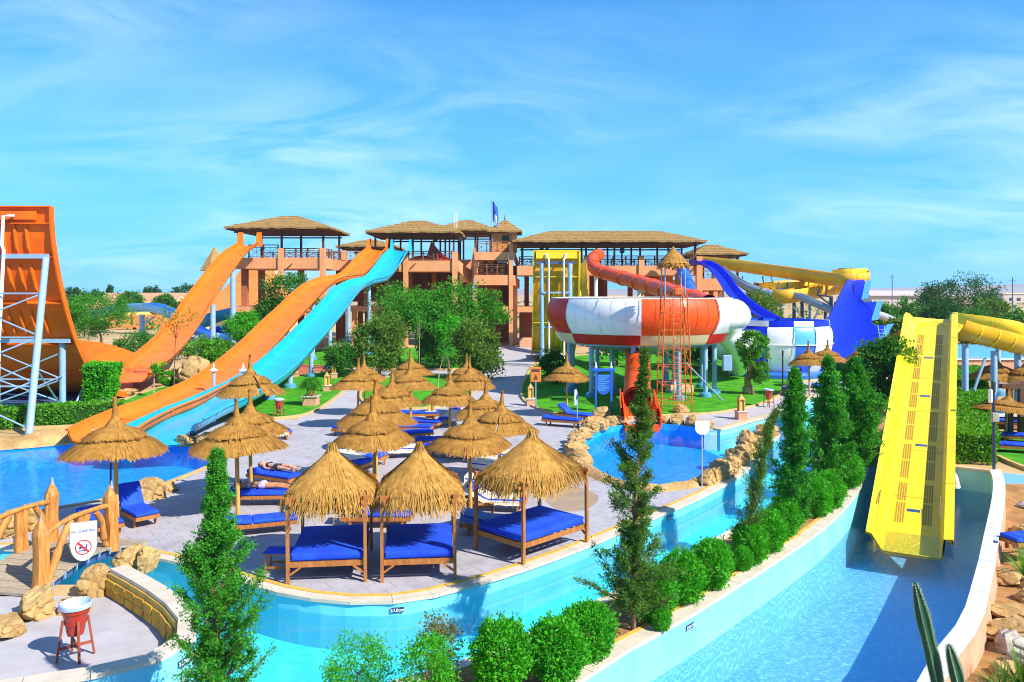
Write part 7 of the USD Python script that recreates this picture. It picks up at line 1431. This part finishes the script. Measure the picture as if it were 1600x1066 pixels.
tree("shrub", "yellowish green sprawling shrub at the bottom of the strip", -1.35, 12.6, 1.15, [(0, 0, .62, .42, .4, .5, 1.0)], .055, "leaf_bright", 3600, 60, .10, .02, seed=6)
tree("shrub", "small bright feathery conifer bush at bottom left of the strip", -2.5, 12.9, .95, [(0, 0, .55, .55, .5, .42, 1.0)], .05, "leaf_bright", 4200, 80, .09, .02, seed=7)
tree("shrub", "rusty brown and green shrub between the bottom bushes", -1.25, 13.6, 1.0, [(0, 0, .6, .34, .3, .45, 1.0)], .055, "leaf_dry", 2400, 46, .10, .02, seed=8)
# hedges
def hedge(name, lab, base, topq, leaf_s, dens, mat="leaf_hedge", seed=1, cat_="hedge"):
    """base and top: four corners each; leaves over every face"""
    rs = np.random.RandomState(seed); base, topq = np.array(base, float), np.array(topq, float); c = base.mean(0) * [1, 1, 0] + [0, 0, base[:, 2].min()]
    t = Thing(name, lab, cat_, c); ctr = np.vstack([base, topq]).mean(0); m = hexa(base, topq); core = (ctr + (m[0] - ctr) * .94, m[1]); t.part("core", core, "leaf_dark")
    ps, ds = [], []
    for q in [topq] + [np.array([base[i], base[(i + 1) % 4], topq[(i + 1) % 4], topq[i]]) for i in range(4)]:
        nrm = np.cross(q[1] - q[0], q[3] - q[0]); A = np.linalg.norm(nrm); nrm /= A; n = int(A * dens); u, v = rs.rand(n, 1), rs.rand(n, 1); p = (q[0] * (1 - u) + q[1] * u) * (1 - v) + (q[3] * (1 - u) + q[2] * u) * v
        if nrm @ (q.mean(0) - ctr) < 0: nrm = -nrm
        wv = meshkit.fbm(p * .9, 3, seed)[:, None] - .5; ps.append(p + nrm * (rs.normal(0, leaf_s * .35, (n, 1)) + wv * leaf_s * 1.6)); ds.append(np.tile(nrm, (n, 1)))
    t.part("foliage", leaves(np.vstack(ps), leaf_s, rs, .55, np.vstack(ds) * .6 + [0, 0, .3], .8), mat); return t
def hb(p0, p1, w, z0, z1, **k): d = np.array(p1) - np.array(p0); n = np.array([-d[1], d[0]]) / np.linalg.norm(d) * w; q = [(*p0, z0), (*p1, z0), (p1[0] + n[0], p1[1] + n[1], z0), (p0[0] + n[0], p0[1] + n[1], z0)]; return q, [(x, y, z1) for x, y, _ in q]
b, tq = hb((-29.5, 36.9), (-23.6, 38.1), 1.0, 0, .95); hedge("hedge", "long low clipped hedge below the steel frame, left stretch", b, tq, .13, 330, seed=2)
b, tq = hb((-23.58, 38.1), (-19.5, 40.0), 1.0, 0, .98); hedge("hedge", "long low clipped hedge behind the orange slide foot, right stretch", b, tq, .13, 330, seed=3)
hedge("hedge", "long tall box hedge right of the yellow landing slide", [(16.75, 30.75, 0), (18.35, 30.25, 0), (28.4, 48, 0), (26.7, 48.6, 0)], [(16.7, 30.7, 1.12), (18.4, 30.2, 1.12), (28.4, 48, 2.05), (26.7, 48.6, 2.05)], .13, 420, seed=4)
X0 = P(138, 600, 45)[0]; hedge("hedge", "upright clipped leafy block at the foot of the orange half pipe", [(X0 + .1, 44.4, .5), (X0 + 1.25, 44.4, .5), (X0 + 1.2, 45.6, .5), (X0 + .1, 45.6, .5)], [(X0, 44.3, 2.48), (X0 + 1.62, 44.3, 2.48), (X0 + 1.55, 45.8, 2.48), (X0, 45.8, 2.48)], .17, 420, "leaf_bright", 5)
c = G(1168, 618); t = tree("topiary_tree", "clipped topiary tree leaning over the bowl slide lawn", c[0], c[1], 4.2, [(.35, 0, 3.2, .98, .9, .95, .55), (.5, 0, 2.3, .85, .8, .9, .25), (.8, 0, 1.5, .55, .5, .7, .2)], .15, "leaf_hedge", 9000, 260, .10, .12, seed=9, trunk_to=.25)
# trees of the middle ground
TR = [
 ("willowy_tree", "bushy grey green tree behind the left parasols", 592, 588, 4.6, [(0, 0, 2.6, 2.0, 1.9, 1.9, .7), (.6, 0, 3.4, 1.3, 1.2, 1.1, .3)], .24, "leaf_olive", 8500, 120, .34, .14),
 ("willowy_tree", "willowy green tree beside the shaded path", 742, 592, 4.2, [(0, 0, 2.3, 1.8, 1.7, 1.8, .6), (.8, 0, 1.5, 1.1, 1.0, 1.2, .2), (-.4, 0, 3.0, 1.2, 1.1, 1.1, .2)], .24, "leaf_olive", 8500, 120, .32, .14),
 ("acacia_tree", "broad feathery acacia in front of the tower, centre one", 655, 575, 7.2, [(-.5, 0, 5.2, 3.2, 2.6, 1.3, .5), (2.2, 0, 4.2, 2.2, 2.0, 1.2, .3), (-2.3, 0, 3.8, 1.8, 1.6, 1.2, .2)], .26, "leaf_acacia", 7800, 84, .42, .16),
 ("acacia_tree", "feathery acacia reaching up beside the stair tower", 712, 572, 8.0, [(.8, 0, 6.0, 3.0, 2.4, 1.4, .5), (2.8, 0, 4.6, 1.9, 1.8, 1.2, .25), (-1.6, 0, 4.6, 1.9, 1.8, 1.3, .25)], .26, "leaf_acacia", 7800, 84, .42, .16),
 ("acacia_tree", "feathery acacia left of the centre one near blue pillars", 624, 568, 7.4, [(0, 0, 5.6, 2.3, 2.0, 1.5, .6), (.8, 0, 3.9, 1.9, 1.7, 1.2, .4)], .26, "leaf_acacia", 5600, 70, .42, .15),
 ("leafy_tree", "dark round tree at the foot of the acacias", 690, 576, 4.6, [(0, 0, 2.4, 2.1, 1.8, 1.7, 1.0)], .26, "leaf_mid", 6500, 90, .36, .14),
 ("leafy_tree", "young bright tree in front of the dark round one", 702, 580, 4.9, [(0, 0, 3.1, 1.3, 1.2, 1.3, 1.0)], .22, "leaf_bright", 4200, 70, .26, .08),
 ("leafy_tree", "dark green round bush tree under the humped slides", 531, 590, 2.6, [(0, 0, 1.5, 1.3, 1.2, 1.1, 1.0)], .2, "leaf_mid", 4200, 70, .22, .08),
 ("leafy_tree", "deep green tree between left pavilion and orange slide", 452, 546, 8.6, [(0, 0, 6.0, 3.0, 2.4, 2.4, .6), (-1.8, 0, 3.8, 2.0, 1.9, 1.8, .4)], .32, "leaf_mid", 8000, 90, .5, .18),
 ("leafy_tree", "round green bush tree beside the left pavilion pillar", 384, 560, 4.8, [(0, 0, 3.0, 1.9, 1.7, 1.5, 1.0)], .24, "leaf_bright", 5200, 80, .3, .12),
 ("leafy_tree", "clipped dark green shrub tree right of the long orange slide", 322, 598, 3.6, [(0, 0, 2.2, 1.3, 1.2, 1.2, .5), (.9, 0, 1.3, 1.3, 1.2, 1.1, .5)], .2, "leaf_hedge", 6500, 100, .22, .1),
 ("leafy_tree", "second green shrub between slide and humped orange slide", 343, 596, 3.0, [(0, 0, 1.8, 1.2, 1.1, 1.1, 1.0)], .2, "leaf_mid", 4200, 70, .22, .1),
 ("feathery_tree", "feathery bright green tree behind the half pipe's right edge", 152, 555, 6.4, [(0, 0, 4.4, 3.3, 2.6, 1.9, .7), (-1.8, 0, 2.9, 2.2, 2.0, 1.4, .3)], .22, "leaf_acacia", 12000, 130, .46, .14),
 ("leafy_tree", "dark bush right of the shaded path under the bowl", 868, 600, 2.6, [(0, 0, 1.4, .95, .9, 1.15, 1.0)], .2, "leaf_mid", 3600, 60, .2, .08),
 ("leafy_tree", "lime green tree behind the bowl's steel legs", 965, 572, 4.0, [(0, 0, 2.5, 2.2, 2.0, 1.4, 1.0)], .28, "leaf_bright", 4200, 60, .4, .12),
 ("leafy_tree", "green tree behind the lattice tower legs", 1066, 578, 4.2, [(0, 0, 2.4, 1.9, 1.7, 1.6, 1.0)], .28, "leaf_mid", 4200, 60, .4, .12),
 ("leafy_tree", "brownish green tree behind the white bowl outlet", 1182, 556, 6.2, [(0, 0, 4.2, 2.2, 2.0, 2.2, 1.0)], .3, "leaf_olive", 5200, 70, .42, .14),
 ("leafy_tree", "dark tree just behind the bowl's right legs", 1100, 574, 3.8, [(0, 0, 2.2, 1.7, 1.5, 1.5, 1.0)], .26, "leaf_dark", 3800, 60, .36, .1),
]
for i, (nm, lab, px, py, h, cr, ls, m, n, cl, sp, tr) in enumerate(TR):
    q = G(px, py); tree(nm, lab, q[0], q[1], h, cr, ls, m, n, cl, sp, tr, seed=60 + i)
def sapling(lab, px, py, h, lean, n, seed, mat="leaf_bright", bark="pale_bark", s=.13):
    q = G(px, py); rs = np.random.RandomState(seed); t = Thing("sapling", lab, "tree", q); tp = q + [lean, 0, h]; pth = smooth_path([q - [0, 0, .05], q + [lean * .2, 0, h * .5], tp], 8); t.part("trunk", tube(pth, np.linspace(.045, .018, 8), 6), bark, smooth=60)
    tips = [tp + rs.normal(size=3) * [.5, .5, .28] * h * .22 for _ in range(9)]; t.part("twigs", limbs(pth[5], tips, .015, rs), bark); p = np.vstack([tt + rs.normal(size=(n // 9, 3)) * .13 * h * .5 for tt in tips]); t.part("crown", leaves(p, s, rs, .45), mat)
sapling("thin pale leaning sapling on the middle lawn", 684, 612, 2.6, .55, 420, 1)
sapling("young tree with slim pale trunk before the acacias", 655, 585, 4.3, .05, 700, 2, "leaf_acacia")
sapling("spindly sapling in front of the long orange slide", 272, 612, 4.9, .25, 520, 3, "leaf_olive", "bark", .16)
sapling("small leafy sapling on the lawn beside the half pipe", 240, 622, 1.9, .1, 900, 4, "leaf_bright", "pale_bark", .11)
sapling("small sapling before the acacia tree's left side", 700, 588, 2.4, -.2, 320, 5)
q = G(262, 604); t = tree("shrub", "small clipped round shrub before the humped orange slide", q[0], q[1], 1.1, [(0, 0, .6, .55, .5, .5, 1.0)], .12, "leaf_bright", 2600, 80, .06, .04, seed=90)
# planter box with arching palm-like plant
q = G(486, 634); t = Thing("planter", "stone planter box on the lawn corner", "planter", q); t.part("box", rbox(q + [0, 0, .25], (.8, .8, .55), .03), "pink_render"); t.part("cap", rbox(q + [0, 0, .56], (.95, .95, .08), .02), "coping"); t.part("urn", mv(lathe([(.2, .6), (.28, .75), (.24, .95), (.2, .95)], 12), q), "lantern_stone", smooth=40)
rs = np.random.RandomState(77); n = 900; a = rs.uniform(0, 2 * PI, n); el = rs.uniform(.1, 1.4, n); ln = rs.uniform(.7, 1.25, n); b0 = np.tile(q + [0, 0, .95], (n, 1)) + rs.normal(0, .05, (n, 3)); mid = b0 + np.stack([np.cos(a) * np.cos(el), np.sin(a) * np.cos(el), np.sin(el)], 1) * (ln * .6)[:, None]; end = mid + np.stack([np.cos(a) * .5, np.sin(a) * .5, rs.uniform(-.7, .1, n)], 1) * (ln * .5)[:, None]
single("fountain_plant", blades(b0, end, .035, .012, mid), "leaf_acacia", "arching grassy plant growing in the stone planter box", "plant")
# sand coloured rock mound under the long slide
for (px, py, s, lab) in ((300, 606, (2.3, 1.5, 2.0), "big sandy rock mound under the long orange slide"), (262, 598, (1.6, 1.0, .9), "lower sandy rock left of the big mound"), (318, 612, (1.2, .9, 1.1), "sandy rock block right of the big mound"), (192, 618, (1.6, .7, .35), "flat sandy rock edge below the half pipe outlet"), (180, 542, (3.4, 1.6, 1.5), "sandy rock crest behind the half pipe pan")):
    q = G(px, py) if py > 560 else P(px, 560, 63) * [1, 1, 0]; rock(q[0], q[1] + s[1] * .6, s, lab, None, k=rr.randrange(6))
for i in range(5): q = G(172 + i * 20, 541); 
tree("shrub", "dark blue green shrub row behind the half pipe pan, left", *P(215, 540, 78)[:2], 2.4, [(0, 0, 1.3, 2.2, 1.2, 1.1, 1.0)], .24, "leaf_mid", 3000, 60, .3, .08, seed=91); tree("shrub", "dark shrub behind the half pipe pan, right", *P(262, 540, 76)[:2], 2.8, [(0, 0, 1.5, 1.7, 1.2, 1.3, 1.0)], .24, "leaf_mid", 3000, 60, .3, .08, seed=92)
# distant trees
FAR = [("large dark spreading tree on the right skyline", 1506, 433, 128, 150, "leaf_dark", 9000), ("dark tree at left shoulder of the large skyline tree", 1462, 446, 62, 146, "leaf_dark", 5000), ("mid green tree left in the right hand tree belt", 1405, 466, 84, 120, "leaf_mid", 6000), ("olive tree right above the blue ramp top", 1372, 474, 50, 110, "leaf_mid", 3500), ("dark tree below the large skyline tree", 1476, 476, 78, 112, "leaf_dark", 6000), ("pale olive tree right of the large skyline tree", 1552, 468, 62, 112, "leaf_olive", 4500), ("bright green tree at far right before the red wall", 1594, 490, 56, 88, "leaf_mid", 4500), ("bushy olive tree just behind yellow slide top, left", 1412, 498, 60, 80, "leaf_olive", 5500), ("green tree in the middle of the right belt", 1520, 488, 66, 96, "leaf_mid", 5000), ("dark green tree behind the pale shed", 1446, 474, 44, 124, "leaf_dark", 3500), ("green tree behind the yellow trough", 1566, 503, 46, 84, "leaf_mid", 3500)]
for i, (lab, px, yt, wpx, Y, m, n) in enumerate(FAR):
    top = P(px, yt, Y); w = wpx * Y / F / 2; h = top[2]; rz = min(h * .46, w * .95); tree("skyline_tree", lab, top[0], Y, h, [(0, 0, h - rz * .95, w * .82, w * .7, rz * .95, .55), (-w * .45, 0, h - rz * 1.25, w * .5, w * .5, rz * .8, .15), (w * .45, 0, h - rz * 1.3, w * .5, w * .5, rz * .8, .15), (0, -.3, h * .34, w * .85, w * .6, h * .32, .15)], .42, m, n, 80, .09 * w + .2, .22, seed=120 + i, group="trees on the right skyline")
for i, (px, yt, wpx, Y, nm) in enumerate(((118, 452, 40, 190, "dark palm like tree above the left roofs"), (236, 447, 30, 205, "round dark tree behind the long tiled roof, left"), (291, 446, 46, 200, "dark tree behind the long tiled roof beside the orange slide"), (172, 446, 9, 210, "narrow dark cypress behind the left roofs"), (150, 455, 34, 200, "low dark tree between the left roofs"), (205, 458, 40, 165, "green tree before the long tiled roof, left"), (258, 462, 34, 160, "green tree before the long tiled roof, right"))):
    top = P(px, yt, Y); w = wpx * Y / F / 2; h = top[2]; tree("skyline_tree", nm, top[0], Y, h, [(0, 0, h * .70, w, w * .8, h * .30, 1.0)], .55, "leaf_dark" if i < 5 else "leaf_mid", 2600, 60, .1 * w + .15, .2, seed=150 + i, group="trees on the left skyline")
for i, (px, py, s) in enumerate(((1398, 545, 2.4), (1422, 548, 2.0), (1408, 556, 1.6))):
    q = P(px, py, 78) * [1, 1, 0]; tree("shrub", ("rust coloured dry bush left of the yellow slide top", "second rust coloured dry bush by yellow slide top", "low rust bush in front of the other two")[i], q[0], q[1] - i * 2, s, [(0, 0, s * .6, s * .75, s * .6, s * .5, 1.0)], .2, "leaf_rust", 2200, 60, .2, .06, seed=170 + i)
scrub = np.random.RandomState(9); sc = []
for i in range(420):
    Y = scrub.uniform(120, 520); X = scrub.uniform(-.9, .9) * Y; s = scrub.uniform(.5, 2.0); n_ = 26; sc.append(leaves(np.array([X, Y, s * .4]) + scrub.normal(size=(n_, 3)) * [s * .8, s * .5, s * .3], .8, scrub, .6))
struct("far_scrub", cat(sc), "leaf_mid", kind="stuff")
# cactus in the foreground
def cactus(lab, pts, r, seed):
    p = smooth_path(pts, 40); n = 36; a = np.arange(n) * 2 * PI / n; prof = np.r_[np.ones(33) * r, r * np.array([.97, .93, .86, .76, .60, .40, .08])] * (1 + .05 * np.sin(np.arange(40) * .8 + seed)); rad = 1 + .17 * np.cos(a * 6); _, tt = frames(p); s = np.cross(tt, [0, 1.0, 0]); s = unit(s); u = np.cross(s, tt)
    ring = lambda k: p[:, None] + (prof[:, None] * rad * k)[:, :, None] * (np.cos(a)[None, :, None] * s[:, None] + np.sin(a)[None, :, None] * u[:, None])
    t = Thing("cactus", lab, "cactus", p[0]); v = ring(1.0).reshape(-1, 3); t.part("stem", (v, gridf(40, n, True)), "cactus_skin", smooth=True)
    sp = []; rs = np.random.RandomState(seed)
    for k in range(6):
        c, d = math.cos(k * PI / 3), math.sin(k * PI / 3)
        for i in range(1, 39, 1):
            for f_ in (0, .5):
                b = p[i] * (1 - f_) + p[min(i + 1, 39)] * f_; o = (s[i] * c + u[i] * d); b = b + o * prof[i] * 1.15
                e = b + (o + rs.normal(size=3) * .6) * .016; sp.append(tube([b, e], [.0026, .0008], 4, cap=False)); sp.append(tm(trimesh.creation.icosphere(0, .006)) if False else mv(box((0, 0, 0), (.009, .009, .011)), b))
    t.part("spines", cat(sp), "cactus_rib")
Yc = 7.6; cactus("taller dark green cactus stem in the right foreground", [P(1486, 1240, Yc), P(1472, 1110, Yc), P(1462, 1050, Yc), P(1447, 985, Yc), P(1434, 930, Yc), P(1429, 909, Yc)], .056, 1)
cactus("shorter dark green cactus stem in the right foreground", [P(1516, 1240, Yc - .1), P(1505, 1120, Yc - .1), P(1496, 1060, Yc - .1), P(1487, 1025, Yc - .1), P(1482, 1006, Yc - .1)], .054, 2)
# spiky yucca plants at right
def yucca(lab, q, n, ln, seed, mat="leaf_dry"):
    rs = np.random.RandomState(seed); a = rs.uniform(0, 2 * PI, n); el = rs.uniform(.25, 1.35, n); l = ln * rs.uniform(.7, 1.15, n); d = np.stack([np.cos(a) * np.cos(el), np.sin(a) * np.cos(el), np.sin(el)], 1); b = np.tile(q, (n, 1)) + d * .04; m = b + d * (l * .55)[:, None]; e = m + (d - [0, 0, .25]) * (l * .5)[:, None]; v, f = blades(b, e, .05, .004, m); single("yucca", (v, f), mat, lab, "plant")
for i, (px, py, ln, m) in enumerate(((1596, 1075, .75, "leaf_olive"), (1568, 1090, .6, "leaf_olive"), (1606, 905, .9, "leaf_hedge"), (1540, 1100, .45, "leaf_dry"))): yucca(("spiky yucca at the bottom right corner", "second spiky yucca left of the corner one", "long leaved green yucca at right edge above yellow slab", "small dry yucca beside the landing pool wall")[i], G(px, py, -.45), 60, ln, 200 + i, m)

# ---------------------------------------------------------------- air
LOOK["haze_look"] = usdkit.material(stage, "/World/Looks/haze_look", {"v": ("principled_volume", {"color": (0.72, 0.86, 1.0), "density": 0.00016, "anisotropy": 0.2})}, [], volume="v.volume")
struct("haze", bx(-1000, 2000, -130, 2000, -4, 45), "haze_look", kind="stuff")
